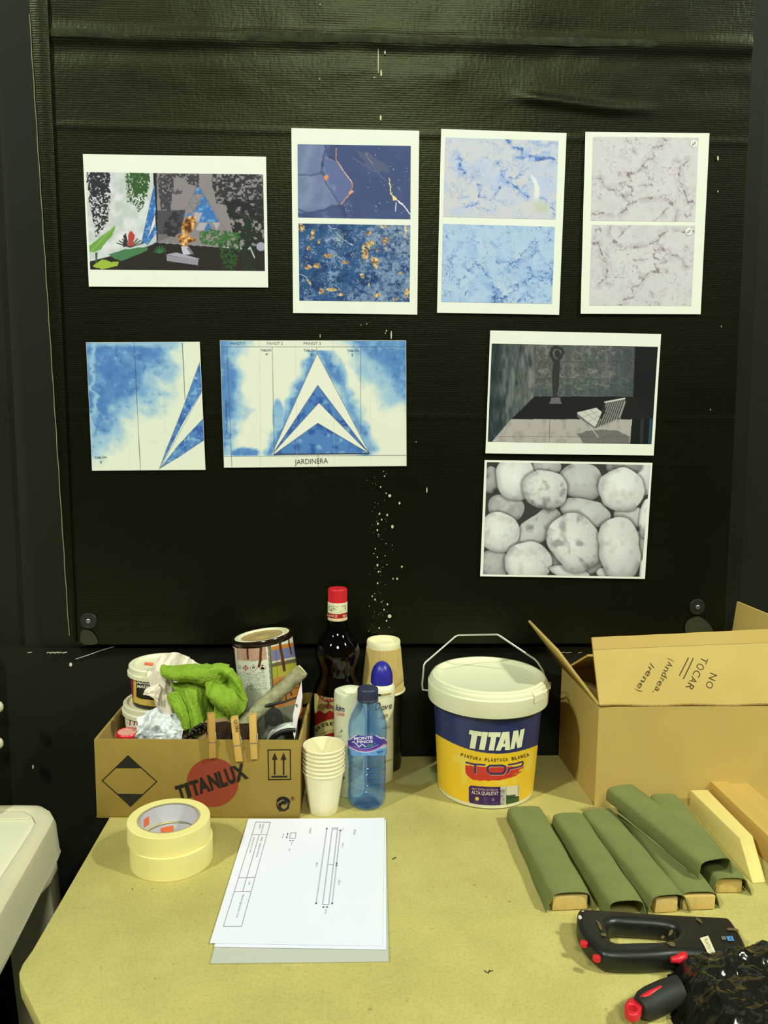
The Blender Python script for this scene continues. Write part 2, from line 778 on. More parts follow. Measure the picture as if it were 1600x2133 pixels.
def print_mesh(P, paint, name, parent, material=None, keep=None):
    P = np.asarray(P)
    X, Y = topix(P)
    c, mask = paint(X, Y)
    m, n = P.shape[:2]
    idx = np.arange(m * n).reshape(m, n)
    q = np.stack([idx[:-1, :-1], idx[:-1, 1:], idx[1:, 1:], idx[1:, :-1]], -1).reshape(-1, 4)
    if mask is not None:
        q = q[(mask.ravel()[q] > 0.5).all(1)]
    me = bpy.data.meshes.new(name)
    me.vertices.add(m * n)
    me.vertices.foreach_set('co', P.reshape(-1))
    me.loops.add(len(q) * 4)
    me.loops.foreach_set('vertex_index', q.ravel().astype(np.int32))
    me.polygons.add(len(q))
    me.polygons.foreach_set('loop_start', np.arange(len(q), dtype=np.int32) * 4)
    me.polygons.foreach_set('use_smooth', [True] * len(q))
    me.update(calc_edges=True)
    a = me.attributes.new('Col', 'FLOAT_COLOR', 'POINT')
    rgba = np.ones((m * n, 4))
    rgba[:, :3] = alb(np.clip(c, 0, 255)).reshape(-1, 3)
    a.data.foreach_set('color', rgba.ravel())
    me.materials.append(material or ink())
    me.validate()
    return link_mesh(name, me, parent)

# ================================================================ the room
def fabric_material():
    m = bpy.data.materials.new('ribbed_black_fabric')
    N, L, B = nodes_of(m)
    tc = N.new('ShaderNodeTexCoord')
    sp = N.new('ShaderNodeSeparateXYZ')
    L.new(tc.outputs['Object'], sp.inputs[0])
    mu = N.new('ShaderNodeMath'); mu.operation = 'MULTIPLY'; mu.inputs[1].default_value = 2 * math.pi / 0.0036
    L.new(sp.outputs['Z'], mu.inputs[0])
    sn = N.new('ShaderNodeMath'); sn.operation = 'SINE'
    L.new(mu.outputs[0], sn.inputs[0])
    nz = N.new('ShaderNodeTexNoise'); nz.inputs['Scale'].default_value = 160; nz.inputs['Detail'].default_value = 5
    L.new(tc.outputs['Object'], nz.inputs['Vector'])
    mp = N.new('ShaderNodeMapping'); mp.inputs['Rotation'].default_value = (0, 0.45, 0); mp.inputs['Scale'].default_value = (3.2, 1, 0.7)
    L.new(tc.outputs['Object'], mp.inputs['Vector'])
    nd = N.new('ShaderNodeTexNoise'); nd.inputs['Scale'].default_value = 55; nd.inputs['Detail'].default_value = 3
    L.new(mp.outputs[0], nd.inputs['Vector'])
    a1 = N.new('ShaderNodeMath'); a1.operation = 'MULTIPLY_ADD'; a1.inputs[1].default_value = 0.12
    L.new(sn.outputs[0], a1.inputs[0]); L.new(nz.outputs['Fac'], a1.inputs[2])
    a2 = N.new('ShaderNodeMath'); a2.operation = 'MULTIPLY_ADD'; a2.inputs[1].default_value = 0.95
    L.new(nd.outputs['Fac'], a2.inputs[0]); L.new(a1.outputs[0], a2.inputs[2])
    bp = N.new('ShaderNodeBump'); bp.inputs['Strength'].default_value = 0.32; bp.inputs['Distance'].default_value = 0.0012
    L.new(a2.outputs[0], bp.inputs['Height']); L.new(bp.outputs[0], B.inputs['Normal'])
    big = N.new('ShaderNodeTexNoise'); big.inputs['Scale'].default_value = 5; big.inputs['Detail'].default_value = 6
    L.new(tc.outputs['Object'], big.inputs['Vector'])
    rp = N.new('ShaderNodeValToRGB')
    rp.color_ramp.elements[0].position = 0.35; rp.color_ramp.elements[1].position = 0.75
    rp.color_ramp.elements[0].color = (0.0022, 0.0021, 0.0013, 1)
    rp.color_ramp.elements[1].color = (0.0048, 0.0046, 0.0026, 1)
    L.new(big.outputs['Fac'], rp.inputs[0]); L.new(rp.outputs[0], B.inputs['Base Color'])
    B.inputs['Roughness'].default_value = 0.36
    B.inputs['Specular IOR Level'].default_value = 0.28
    B.inputs['Specular Tint'].default_value = (0.94, 1.0, 0.55, 1)
    return m


M_wall = mat('black_wall_paint', (0.0092, 0.0094, 0.0058), 0.6, 0.2, var=0.25, vscale=4, bump=0.15, bscale=60, photo=False)
M_wall2 = mat('black_board_paint', (0.0130, 0.0135, 0.0085), 0.65, 0.2, var=0.15, vscale=3, photo=False)
M_floor = mat('dark_floor', (0.02, 0.02, 0.018), 0.7, 0.3, var=0.3, vscale=3, photo=False)
M_fabric = fabric_material()
BY = 1.416          # front of the hanging panel
TZ = 0.75           # table top


def structure(name, mb, m, loc=(0, 0, 0), smooth=None):
    o = mb.build(name, m, None, smooth, loc)
    o['kind'] = 'structure'
    return o


structure('floor', MB().box((0, 0.2, -0.02), (5, 3.0, 0.04)), M_floor)
wall = structure('wall_back', MB().box((0, 1.51, 1.6), (5, 0.11, 3.2)), M_wall)
wl = MB().box((0, 1.444, 0.4775), (5, 0.020, 0.955))
structure('trim_2', wl, M_wall)
structure('trim_1', MB().box((-0.44, 1.4515, 2.05), (0.275, 0.007, 2.19)), M_wall2)

# chipped paint along the top of the dado
M_chip = mat('bare_plaster', (200, 200, 150), 0.8)
mk = Marks(Plane((0, 1.434, 0), (0, -1, 0)), 0.0004)
for x0, x1, w in [(58, 66, 1.5), (98, 102, 1.5), (104, 112, 2.2), (113, 121, 2.5), (122, 128, 2.2), (131, 139, 2.4), (1205, 1212, 1.2), (1168, 1176, 1.4), (1178, 1190, 1.2)]:
    mk.line([(x0, 1359 + (x0 % 3) * 0.4), (x1, 1358.5)], w, (205, 205, 160))
mk.disc((147.5, 1384), 3.0, 4.2, (215, 210, 170))
mk.disc((69, 1597), 1.6, 4.2, (215, 215, 165))
mk.build('paint_chip', wall)

# ---------------------------------------------------------------- hanging ribbed panel
zz = np.linspace(0.967, 2.36, 280)
uu = np.linspace(0, 1, 236)
Ug, Zg = np.meshgrid(uu, zz)
xl = -0.4858 + (Zg - 0.9647) / 1.059 * -0.0239
xr = 0.6869 + (Zg - 0.9666) / 1.093 * -0.0209
Xg = xl + (xr - xl) * Ug
zb = 1.977 + 0.012 * (Xg + 0.5) - 0.006 * fbm(Xg * 9, Xg * 0 + 2, 3)
disp = 0.0020 * np.exp(-((Zg - zb) / 0.012)**4)
disp -= 0.0012 * np.exp(-((Zg - zb + 0.026) / 0.012)**2)
disp += 0.0010 * np.exp(-((Zg - 1.835) / 0.004)**2)
disp += 0.0006 * np.exp(-((Zg - 1.372) / 0.003)**2)
top = np.clip((Zg - 1.845) / 0.08, 0, 1)
disp += top * 0.006 * (fbm(Xg * 7 + Zg * 3, Zg * 11 - Xg * 2, 11, 3) - 0.5)
wr = np.exp(-((Zg - (1.90 - 0.10 * np.clip(Xg - 0.27, 0, 0.16))) / 0.008)**2) * np.clip((Xg - 0.26) / 0.05, 0, 1) * np.clip((0.52 - Xg) / 0.08, 0, 1)
disp += 0.0045 * wr
disp += 0.0012 * (fbm(Xg * 3, Zg * 3, 23, 3) - 0.5)
edge = 0.0015 * (fbm(Zg * 30, Zg * 0, 31) - 0.5)
Xg = Xg + np.where((Ug < 0.01) | (Ug > 0.99), edge, 0)
panel = thing('hanging_panel', 'large ribbed black fabric panel hanging on the dark wall behind the table', 'panel', (0.09, BY, 0.967))
MB().sheet(np.stack([Xg, BY - disp, Zg], -1)[:, :, :], 0.012, nrm=np.broadcast_to(np.array([0, -1.0, 0]), Xg.shape + (3,))).build('fabric_sheet', M_fabric, panel, 60)
M_hem = M_fabric
# crease across the top of the panel, coloured paler as a painted-in lit ridge
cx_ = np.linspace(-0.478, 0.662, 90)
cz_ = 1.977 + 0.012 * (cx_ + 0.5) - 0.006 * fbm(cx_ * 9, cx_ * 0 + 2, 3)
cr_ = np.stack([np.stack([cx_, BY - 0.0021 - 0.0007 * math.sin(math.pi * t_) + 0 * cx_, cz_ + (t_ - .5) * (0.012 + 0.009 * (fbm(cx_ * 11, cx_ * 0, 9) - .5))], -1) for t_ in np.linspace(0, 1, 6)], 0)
MB().sheet(cr_, 0.001, nrm=np.broadcast_to(np.array([0, -1.0, 0]), cr_.shape)).build('crease', mat('lit_crease', (0.026, 0.030, 0.013), 0.7, 0.15, var=0.45, vscale=60, bump=.5, bscale=250, photo=False), panel, 60)
hz = np.linspace(0.972, 2.36, 60)
hl = -0.4858 + (hz - 0.9647) / 1.059 * -0.0239 + 0.0008
hw = 0.010 + 0.019 * (hz - 0.967) / 1.1
hem = np.stack([np.stack([hl + hw * t, np.full(60, BY - 0.0045 - 0.0015 * math.sin(math.pi * t)), hz], -1) for t in np.linspace(0, 1, 5)], 1)
MB().sheet(hem, 0.003, nrm=np.broadcast_to(np.array([0, -1.0, 0]), hem.shape)).build('hem', M_hem, panel, 60)
th = []
for z in np.linspace(0.985, 2.0, 50):
    th.append((-0.4858 + (z - 0.9647) / 1.059 * -0.0239 + 0.0005 * math.sin(z * 90), BY - 0.006, z))
MB().tube(th, 0.0006, 5).build('frayed_thread', mat('pale_thread', (150, 150, 95), 0.9), panel)
M_wash = mat('black_washer', (0.012, 0.012, 0.012), 0.45, 0.5, photo=False)
M_screw = mat('steel_screw', (0.35, 0.35, 0.33), 0.35, 0.5, 0.9, photo=False)
RX = Matrix.Rotation(math.radians(90), 4, 'X')
for x, z in [(-0.4534, 1.0098), (0.6327, 1.0348)]:
    M = Matrix.Translation((x, BY - 0.0005, z)) @ RX
    w = MB().lathe([(0.0145, 0), (0.0145, 0.0012), (0.0138, 0.002), (0.0045, 0.0022), (0, 0.0022)], (0, 0, 0), 40, M=M).build('washer', M_wash, panel, 40)
    MB().lathe([(0.0042, 0.002), (0.0040, 0.0036), (0.0030, 0.0044), (0.0018, 0.0044), (0.0014, 0.0030), (0, 0.0030)], (0, 0, 0), 20, M=M).build('screw', M_screw, w, 40)
for pts in ([(168, 1312), (183, 1311), (196, 1318), (209, 1343), (166, 1344)], [(1425, 1297), (1445, 1284), (1460, 1284), (1482, 1303), (1490, 1330), (1430, 1330)]):
    mk = Marks(Plane((0, BY - 0.0022, 0), (0, -1, 0)), 0.0003)
    mk.poly(rounded(pts), (54, 56, 34))
    mk.build('worn_corner', panel)

# paint splashes down the middle of the panel
spl = Marks(Plane((0, BY - 0.0010, 0), (0, -1, 0)), 0.0012, 30)
PC = (205, 205, 150)
for x, y, rx, ry in [(788, 128, .9, 27), (794, 153, 1.8, 7), (793, 246, 2, 6), (802, 110, 1.4, 4), (780, 162, 1.5, 1.5), (667, 10, .8, 2), (666, 76, .8, 2), (666, 165, .8, 2),
                     (1495, 330, 1.8, 5), (1495, 399, 1.1, 2.2), (1502, 680, 1, 1.5), (1479, 853, .8, 1.5), (815, 698, 1.4, 9), (805, 689, 1.3, 2), (764, 675, 1, 1.5), (752, 677, 1, 1), (803, 694, 1, 1.5), (667, 700, .8, 4)]:
    spl.disc((x, y), rx, ry, PC, 10)
for x, y, r in [(302, 1042, 1), (308, 1072, 1.2), (283, 1140, 1.4), (341, 1196, 3.2), (318, 1180, 1.2), (403, 1243, 2), (276, 1310, 1.6), (325, 1318, 1.8), (290, 1348, 1.4), (266, 1373, 1.8), (358, 1392, 2.6),
                (262, 1414, 1.6), (268, 1442, 1), (318, 1500, .9), (356, 1510, .8), (250, 1532, 1.2), (240, 1562, 1), (262, 1585, 1.2), (311, 1577, 1), (263, 1636, 1.9), (323, 1633, 1), (270, 1677, 1.4), (282, 1677, 1),
                (418, 1646, 1.7), (362, 1722, 1.3), (388, 1722, 1.7), (264, 1750, 1.5), (230, 1833, 1.3), (248, 1854, 1.5), (245, 1817, .9), (290, 1870, 1), (326, 1884, 1.6), (305, 1918, 1.4), (211, 1895, .9), (340, 1959, 4), (321, 1988, 1.4),
                (274, 2034, 1.4), (336, 2030, .9), (208, 2053, .9), (576, 1160, 1.2), (508, 854, 1)]:
    yy = 1 if r > 3 or r < 1.1 else 1.5
    if x == 576:
        yy = 5
    spl.disc((700 + x * .3281, 640 + y * .3281), r, r * yy, PC, 9)
rs = random.Random(3)
for i in range(60):
    y = rs.uniform(985, 1320)
    spl.disc((785 + 18 * (y - 985) / 330 * 0 + rs.gauss(0, 10), y), rs.uniform(.35, .7), rs.uniform(.4, 1.0), (165, 165, 115), 6)
so = spl.build('paint_splash', panel)
so['kind'] = 'stuff'

# white nylon thread under the panel
M_thr = mat('white_nylon', (225, 225, 205), 0.4)
t = MB().tube([at(158, 1373, 1.431), at(185, 1364, 1.428), at(210, 1355, 1.427), at(238, 1346.5, 1.429)], 0.0006, 5).build('loose_thread', M_thr, None, None, at(158, 1373, 1.431))
tag(t, 'thin white thread hanging out below the bottom left corner of the panel', 'thread')

# ================================================================ sheets pinned to the panel
M_paper = mat('white_paper', (238, 247, 216), 0.75, 0.2, var=0.012, vscale=20)
M_cream = mat('drawing_paper', (232, 240, 200), 0.8, 0.15, var=0.02, vscale=14)


def sheet_pts(c, m, n, lift=0.0, seed=0, Y0=BY - 0.0022):
    """c: four corner points TL TR BR BL on the panel, u to the right, v down"""
    TL, TR, BR, BL = [at(p[0], p[1], Y0) for p in c]
    v, u = np.meshgrid(np.linspace(0, 1, m), np.linspace(0, 1, n), indexing='ij')
    v, u = v[..., None], u[..., None]
    return TL * (1 - u) * (1 - v) + TR * u * (1 - v) + BR * u * v + BL * (1 - u) * v


def curl(P, seed):
    x, z = P[..., 0], P[..., 2]
    d = 0.0006 + 0.0016 * fbm(x * 6 + seed, z * 6, seed, 2)
    Q = P.copy()
    Q[..., 1] -= d
    return Q


class Curled:
    def __init__(s, seed):
        s.seed = seed

    def hit(s, px, py):
        P = curl(at(px, py, BY - 0.0022), s.seed)
        P[..., 1] -= 0.0003
        return P, np.broadcast_to(np.array([0, -1.0, 0]), P.shape)


def wall_sheet(name, label, cat, corners, prints, seed, paper=None, marks=None, group=None):
    base = at((corners[2][0] + corners[3][0]) / 2, (corners[2][1] + corners[3][1]) / 2, BY - 0.002)
    t = thing(name, label, cat, base, group)
    P = curl(sheet_pts(corners, 24, 24), seed)
    MB().sheet(P, 0.0003, nrm=np.broadcast_to(np.array([0, -1.0, 0]), P.shape)).build('paper', paper or M_paper, t, 60)
    for nm, pc, paint in prints:
        TL, TR, BR, BL = [np.array(q, float) for q in pc]
        w = np.linalg.norm(TR - TL)
        h = np.linalg.norm(BL - TL)
        G = curl(sheet_pts(pc, int(h * 1.05), int(w * 1.05)), seed)
        G[..., 1] -= 0.00025
        print_mesh(G, paint, nm, t)
    if marks:
        marks(Curled(seed), t)
    return t


def zq(Z, pts):
    return [(Z[0] + x * Z[2], Z[1] + y * Z[2]) for x, y in pts]


# --- garden render
ZG = (150, 300, .26875)


def paint_garden(X, Y):
    c = Cv(X, Y, ZG, (205, 213, 200))
    n = c.n(60, 1)
    c.mix((n - .45) * 2.2, (232, 238, 228))
    c.mix((.5 - n) * 1.6, (178, 186, 176))
    c.poly([(632, 200), (1520, 200), (1520, 800), (1130, 800), (655, 762)], (142, 136, 132))
    c.mix(c.inside([(662, 515), (880, 510), (845, 690), (662, 760)]), (78, 74, 78))
    c.poly([(662, 700), (820, 690), (820, 765), (662, 762)], (128, 126, 124), .7, 14, 20, 2)
    c.poly([(628, 200), (656, 200), (664, 762), (655, 772)], (32, 30, 32))
    # triangle mosaic on the grey wall
    blue, bl2 = (58, 118, 178), (120, 170, 205)
    tri = [[(980, 320), (945, 386), (1016, 386)], [(1022, 392), (1140, 606), (985, 606), (1012, 530), (942, 530)], [(1056, 606), (1090, 668), (1024, 672)], [(880, 545), (925, 530), (915, 580)]]
    for q in tri:
        m = c.inside(q)
        c.mix(m, blue)
        c.mix(m * np.clip((c.n(22, 4) - .5) * 4, 0, 1), bl2)
    for q in ([(945, 530), (1012, 532), (980, 606), (955, 600)], [(1090, 610), (1150, 610), (1120, 665)], [(985, 612), (1050, 610), (1020, 668), (960, 668)]):
        c.poly(q, (176, 174, 172))
    for q in ([(980, 320), (1190, 672)], [(980, 320), (875, 515)], [(945, 388), (1015, 388)], [(910, 458), (1050, 458)], [(945, 388), (985, 460), (940, 530)], [(910, 458), (945, 530)], [(1015, 388), (940, 530)]):
        c.line(q, 4, (110, 108, 108))
    for q in ([(638, 312), (650, 522), (575, 762), (533, 782)], [(650, 615), (656, 690), (582, 788), (568, 768)], [(655, 752), (657, 776), (608, 790)]):
        m = c.inside(q)
        c.mix(m, (48, 112, 180))
        c.mix(m * np.clip((c.n(20, 6) - .5) * 4, 0, 1), (140, 185, 215))
    for q in ([(638, 312), (535, 782)], [(650, 520), (570, 772)], [(650, 615), (572, 770)]):
        c.line(q, 3, (60, 80, 100))
    # floor
    c.poly([(100, 920), (300, 868), (590, 792), (655, 764), (1130, 800), (1520, 832), (1520, 1000), (100, 1000)], (40, 32, 28))
    c.poly([(100, 870), (140, 850), (155, 905), (100, 915)], (205, 210, 205))

    def leaves(poly_, col, th, sc, seed, wob=14):
        m = c.inside(poly_, wob, 24, seed)
        c.mix(m * np.clip((fbm(c.X / sc, c.Y / sc, seed + 1, 3) - th) * 12, 0, 1), col)
    leaves([(110, 215), (292, 215), (300, 400), (280, 600), (215, 690), (185, 735), (152, 560), (122, 400)], (44, 44, 50), .42, 11, 11)
    leaves([(130, 215), (290, 215), (285, 380), (160, 420)], (40, 40, 46), .34, 14, 12)
    leaves([(412, 222), (606, 225), (600, 350), (565, 455), (525, 545), (490, 480), (425, 455)], (62, 96, 46), .42, 9, 13)
    leaves([(440, 222), (600, 225), (580, 380), (480, 400)], (50, 88, 40), .3, 13, 14)
    leaves([(665, 225), (990, 225), (985, 335), (905, 315), (880, 272), (790, 258), (775, 440), (762, 515), (690, 505), (665, 350)], (66, 64, 68), .34, 15, 15)
    leaves([(770, 350), (860, 360), (850, 385), (780, 390)], (78, 76, 78), .3, 18, 16)
    leaves([(720, 600), (790, 520), (860, 520), (850, 640), (800, 720), (700, 690)], (46, 46, 46), .36, 26, 17)
    leaves([(1085, 225), (1500, 225), (1500, 620), (1230, 560), (1190, 470), (1120, 470), (1090, 330)], (52, 52, 50), .38, 15, 18)
    leaves([(1180, 430), (1500, 430), (1500, 840), (1330, 840), (1230, 640)], (36, 38, 34), .36, 26, 19)
    leaves([(985, 690), (1060, 660), (1200, 670), (1300, 690), (1290, 760), (1160, 800), (1000, 770)], (58, 108, 48), .38, 11, 20)
    leaves([(1130, 770), (1290, 740), (1310, 840), (1260, 985), (1180, 985)], (40, 84, 38), .42, 13, 21)
    leaves([(1330, 560), (1410, 560), (1420, 990), (1320, 990)], (30, 48, 30), .42, 26, 22)
    c.ell(1465, 795, 36, 34, (165, 165, 175))
    c.line([(1380, 800), (1415, 880)], 10, (190, 195, 185))
    # gilded figure on a white stand, grey slab below
    g0, g1, g2 = (176, 118, 44), (238, 196, 120), (92, 54, 18)
    gm = np.zeros(c.X.shape)
    for q in ([(858, 605), (915, 556), (955, 565), (955, 610), (945, 655), (908, 697), (862, 690), (848, 650)], [(818, 712), (860, 690), (960, 735), (962, 752), (880, 775), (830, 760)], [(845, 770), (900, 775), (890, 802), (862, 800)]):
        gm = np.maximum(gm, c.inside(q, 8, 30, 40))
    c.mix(gm, g0)
    nn = c.n(26, 44, 3)
    c.mix(gm * np.clip((nn - .52) * 8, 0, 1), g1)
    c.mix(gm * np.clip((.44 - nn) * 8, 0, 1), g2)
    c.poly([(845, 792), (905, 795), (945, 852), (862, 860)], (196, 198, 204))
    c.poly([(905, 795), (945, 852), (925, 856), (890, 810)], (120, 120, 130))
    c.poly([(725, 858), (808, 840), (985, 888), (978, 897)], (168, 166, 172))
    c.poly([(732, 862), (980, 896), (976, 940), (736, 906)], (150, 148, 154))
    # foreground plants
    for a in range(9):
        t_ = -2.7 + a * .28
        c.line([(450, 800), (450 + 110 * math.cos(t_), 800 + 75 * math.sin(t_))], 9, (66, 78, 60))
    c.poly([(398, 800), (400, 700), (420, 690), (432, 800)], (64, 44, 50), 1, 10, 20, 50)
    c.poly([(438, 790), (436, 700), (458, 668), (482, 700), (478, 785)], (186, 66, 56), 1, 12, 20, 51)
    c.poly([(180, 840), (200, 840), (192, 930), (182, 930)], (70, 100, 60))
    c.poly([(132, 792), (335, 630), (318, 700), (225, 815), (170, 838), (138, 832)], (112, 166, 66), 1, 6, 30, 52)
    c.line([(150, 830), (320, 645)], 6, (150, 196, 96))
    c.poly([(280, 856), (420, 812), (590, 798), (578, 826), (385, 908), (330, 890)], (72, 126, 76), 1, 5, 30, 53)
    c.poly([(162, 945), (240, 893), (300, 915), (362, 912), (350, 942), (225, 972)], (158, 190, 58), 1, 8, 30, 54)
    for a in range(7):
        t_ = -2.9 + a * .42
        c.line([(682, 845), (682 + 48 * math.cos(t_), 845 + 52 * math.sin(t_))], 8, (52, 118, 62))
    return c.c, None


wall_sheet('garden_print', 'landscape printed picture of a garden courtyard with a golden figure and blue triangles', 'print',
           [(173.1, 321.5), (554.5, 326.9), (559, 599.1), (185.5, 597)],
           [('picture', zq(ZG, [(107, 220), (1482, 238), (1496, 985), (143, 973)]), paint_garden)], 1)

# --- marble swatches
Z2 = (590, 250, .19685)


def paint_navy(X, Y):
    c = Cv(X, Y, Z2, (64, 80, 118))
    n = c.n(180, 2)
    c.mix((n - .4) * 1.5, (76, 94, 132))
    c.poly([(140, 240), (440, 240), (440, 340), (405, 470), (470, 640), (600, 890), (660, 840), (735, 680), (690, 600), (560, 440), (440, 370), (420, 560), (520, 720), (600, 900), (470, 930), (330, 970), (140, 990)], (112, 128, 158), .95, 16, 80, 3)
    for q_, w_ in (([(210, 560), (240, 420), (300, 260)], 60), ([(170, 920), (270, 800), (310, 640)], 70), ([(470, 700), (560, 800), (650, 860)], 50)):
        c.line(q_, w_, (142, 154, 178), .6, 20, 60, 7, 40)
    c.poly([(420, 400), (560, 440), (735, 670), (690, 780), (610, 890), (480, 690)], (94, 110, 150), .9, 8, 50, 4)
    c.mix(np.clip((c.n(90, 5) - .5) * 3, 0, 1) * (c.X < 560) * .5, (140, 152, 176))
    for q, w in (([(150, 585), (300, 580), (410, 560), (415, 430), (440, 330)], 12), ([(410, 560), (470, 700), (590, 870), (620, 900)], 14), ([(150, 940), (260, 980), (420, 950), (520, 905), (640, 920), (700, 800), (740, 690)], 16), ([(440, 260), (470, 370), (560, 430)], 12), ([(640, 930), (660, 1040)], 30)):
        c.line(q, w, (58, 68, 108), .8, 18, 60, 6, 9)
    c.poly([(780, 330), (900, 340), (1000, 420), (1120, 500), (1130, 560), (1000, 540), (900, 500)], (96, 104, 122), .6, 16, 50, 8)
    c.line([(720, 390), (1000, 560), (1090, 640)], 8, (110, 118, 146), .8, 12, 40, 9, 6)
    c.line([(565, 300), (555, 415), (620, 520), (730, 660), (735, 700), (690, 800), (610, 890)], 9, (206, 150, 104), 1, 8, 30, 10)
    c.line([(580, 440), (640, 540), (725, 655)], 4, (240, 220, 190), 1, 8, 30, 10)
    c.poly([(430, 590), (475, 580), (478, 610), (455, 645), (438, 630)], (226, 148, 84), 1, 6, 16, 12)
    c.poly([(690, 760), (740, 740), (745, 760), (700, 795)], (226, 170, 130), 1, 5, 16, 13)
    c.line([(1120, 620), (1140, 780), (1170, 830)], 14, (214, 206, 150), 1, 14, 16, 14)
    c.poly([(1150, 790), (1200, 820), (1205, 850), (1165, 850)], (232, 222, 140), 1, 8, 16, 15)
    c.line([(1210, 850), (1280, 910), (1345, 1000)], 12, (235, 238, 225), 1, 8, 20, 16)
    c.line([(1195, 880), (1190, 960)], 9, (225, 230, 225), 1, 8, 14, 17)
    c.line([(880, 350), (900, 410), (950, 470)], 6, (150, 152, 140), 1, 14, 16, 18)
    r = random.Random(5)
    for i in range(46):
        x, y = r.gauss(1130, 130), r.gauss(620, 220)
        c.ell(x, y, r.uniform(2, 7), r.uniform(2, 7), (214, 220, 224), .9, 0, .4)
    for i in range(14):
        c.ell(r.gauss(700, 40), r.gauss(950, 40), r.uniform(2, 8), r.uniform(2, 8), (190, 180, 214), .8, 0, .4)
    return c.c, None


def paint_teal(X, Y):
    c = Cv(X, Y, Z2, (44, 86, 130))
    c.mix(np.clip((fbm(c.X / 90 + 2 * c.n(160, 19), c.Y / 60 + 2 * c.n(140, 18), 20, 4) - .5) * 6, 0, 1), (28, 62, 104))
    g = np.clip((fbm(c.X / 170 + 2.4 * c.n(210, 17), c.Y / 120 + 2.4 * c.n(190, 16), 21, 5) - .50 + (c.X - 800) / 2200) * 7, 0, 1)
    c.mix(g * .85, (128, 152, 176))
    c.mix(g * np.clip((c.n(30, 22) - .55) * 8, 0, 1), (44, 76, 116))
    c.veins(150, .05, (150, 176, 196), .9, 23, 1.8, 2, .3, .6)
    c.veins(190, .03, (206, 214, 186), .95, 24, 1.9, 2.5, .40, .66)
    c.veins(50, .06, (24, 48, 84), .7, 25, 1, 3, .3, .7)
    c.veins(60, .03, (190, 204, 200), .9, 29, 1.6, 2.2, .42, .66)
    gold = [(180, 1140, 40, 40), (310, 1215, 26, 46), (375, 1300, 18, 30), (270, 1360, 24, 50), (490, 1430, 60, 24), (670, 1505, 50, 18), (860, 1390, 36, 80), (900, 1320, 60, 40), (1080, 1285, 50, 50), (975, 1500, 40, 56),
            (260, 1560, 50, 22), (370, 1550, 50, 24), (285, 1710, 28, 26), (405, 1815, 26, 26), (500, 1790, 70, 16), (600, 1850, 40, 16), (900, 1200, 36, 26), (990, 1850, 40, 36), (1300, 1170, 14, 60), (1000, 1380, 16, 26), (1050, 1130, 50, 20), (830, 1640, 20, 30), (1240, 1615, 16, 14), (910, 1740, 18, 24), (1180, 1900, 30, 20), (1310, 1840, 30, 40)]
    w = (fbm(c.X / 40 + c.Y / 90, c.Y / 34 - c.X / 90, 26, 4) - .5) * 2.6 - .02
    gm = np.zeros(c.X.shape)
    for x, y, a, b in gold:
        gm = np.maximum(gm, np.clip((1 - np.hypot((c.X - x) / a, (c.Y - y) / b) + w) * 5, 0, 1))
    n = c.n(16, 27, 3)
    c.mix(gm * .95, (196, 160, 92))
    c.mix(gm * np.clip((n - .55) * 8, 0, 1), (226, 214, 158))
    c.mix(gm * np.clip((.42 - n) * 8, 0, 1), (120, 80, 52))
    for q in ([(570, 1200), (640, 1270), (740, 1330)], [(470, 1110), (520, 1150), (560, 1150)], [(170, 1630), (250, 1660)], [(560, 1250), (590, 1280)]):
        c.line(q, 6, (224, 230, 222), 1, 10, 20, 28)
    return c.c, None


wall_sheet('blue_marble_print', 'printed sheet with a navy gold-veined marble above a speckled teal and gold marble', 'print',
           [(607.1, 267.1), (873.3, 272.6), (869.1, 655.5), (610.7, 652)],
           [('picture', zq(Z2, [(152, 258), (1349, 277), (1345, 1052), (157, 1034)]), paint_navy),
            ('picture', zq(Z2, [(162, 1097), (1345, 1116), (1337, 1926), (172, 1912)]), paint_teal)], 2)

Z3 = (890, 250, .19685)


def paint_pale(X, Y):
    c = Cv(X, Y, Z3, (206, 212, 206))
    c.mix(np.clip((c.n(220, 31) - .42) * 3, 0, 1), (216, 216, 200))
    c.mix(np.clip((c.n(160, 32) - .5) * 4, 0, 1) * .8, (188, 206, 222))
    c.veins(150, .05, (150, 180, 216), .6, 33, .9, 2, .3, .7)
    for q, w in (([(300, 380), (350, 420), (340, 520), (410, 560)], 34), ([(490, 600), (550, 680), (560, 800), (640, 840), (740, 800), (760, 720)], 18), ([(860, 210), (890, 270), (990, 310), (1040, 380), (940, 400), (1000, 430)], 30), ([(1040, 380), (1140, 410), (1280, 390), (1370, 450)], 44),
                 ([(1170, 250), (1260, 270), (1380, 240)], 34), ([(730, 450), (790, 530), (800, 620), (900, 680), (990, 740), (1080, 820)], 32), ([(820, 620), (930, 610), (1050, 530)], 16), ([(1300, 900), (1360, 980), (1310, 1040)], 20), ([(400, 930), (540, 880)], 14), ([(1140, 810), (1200, 830), (1260, 850)], 12)):
        c.vein(q, w * 1.9, (146, 178, 216), .7, 34, 60, 34)
        c.vein(q, w * .55, (66, 106, 172), .95, 42, 44, 35)
    c.veins(90, .045, (120, 158, 206), .6, 38, 1.3, 2.4, .4, .66)
    c.poly([(1090, 570), (1150, 620), (1190, 720), (1180, 830), (1130, 840), (1140, 700)], (234, 240, 222), .9, 8, 30, 36)
    c.ell(1205, 925, 105, 75, (192, 206, 164), .8, .2, .7)
    return c.c, None


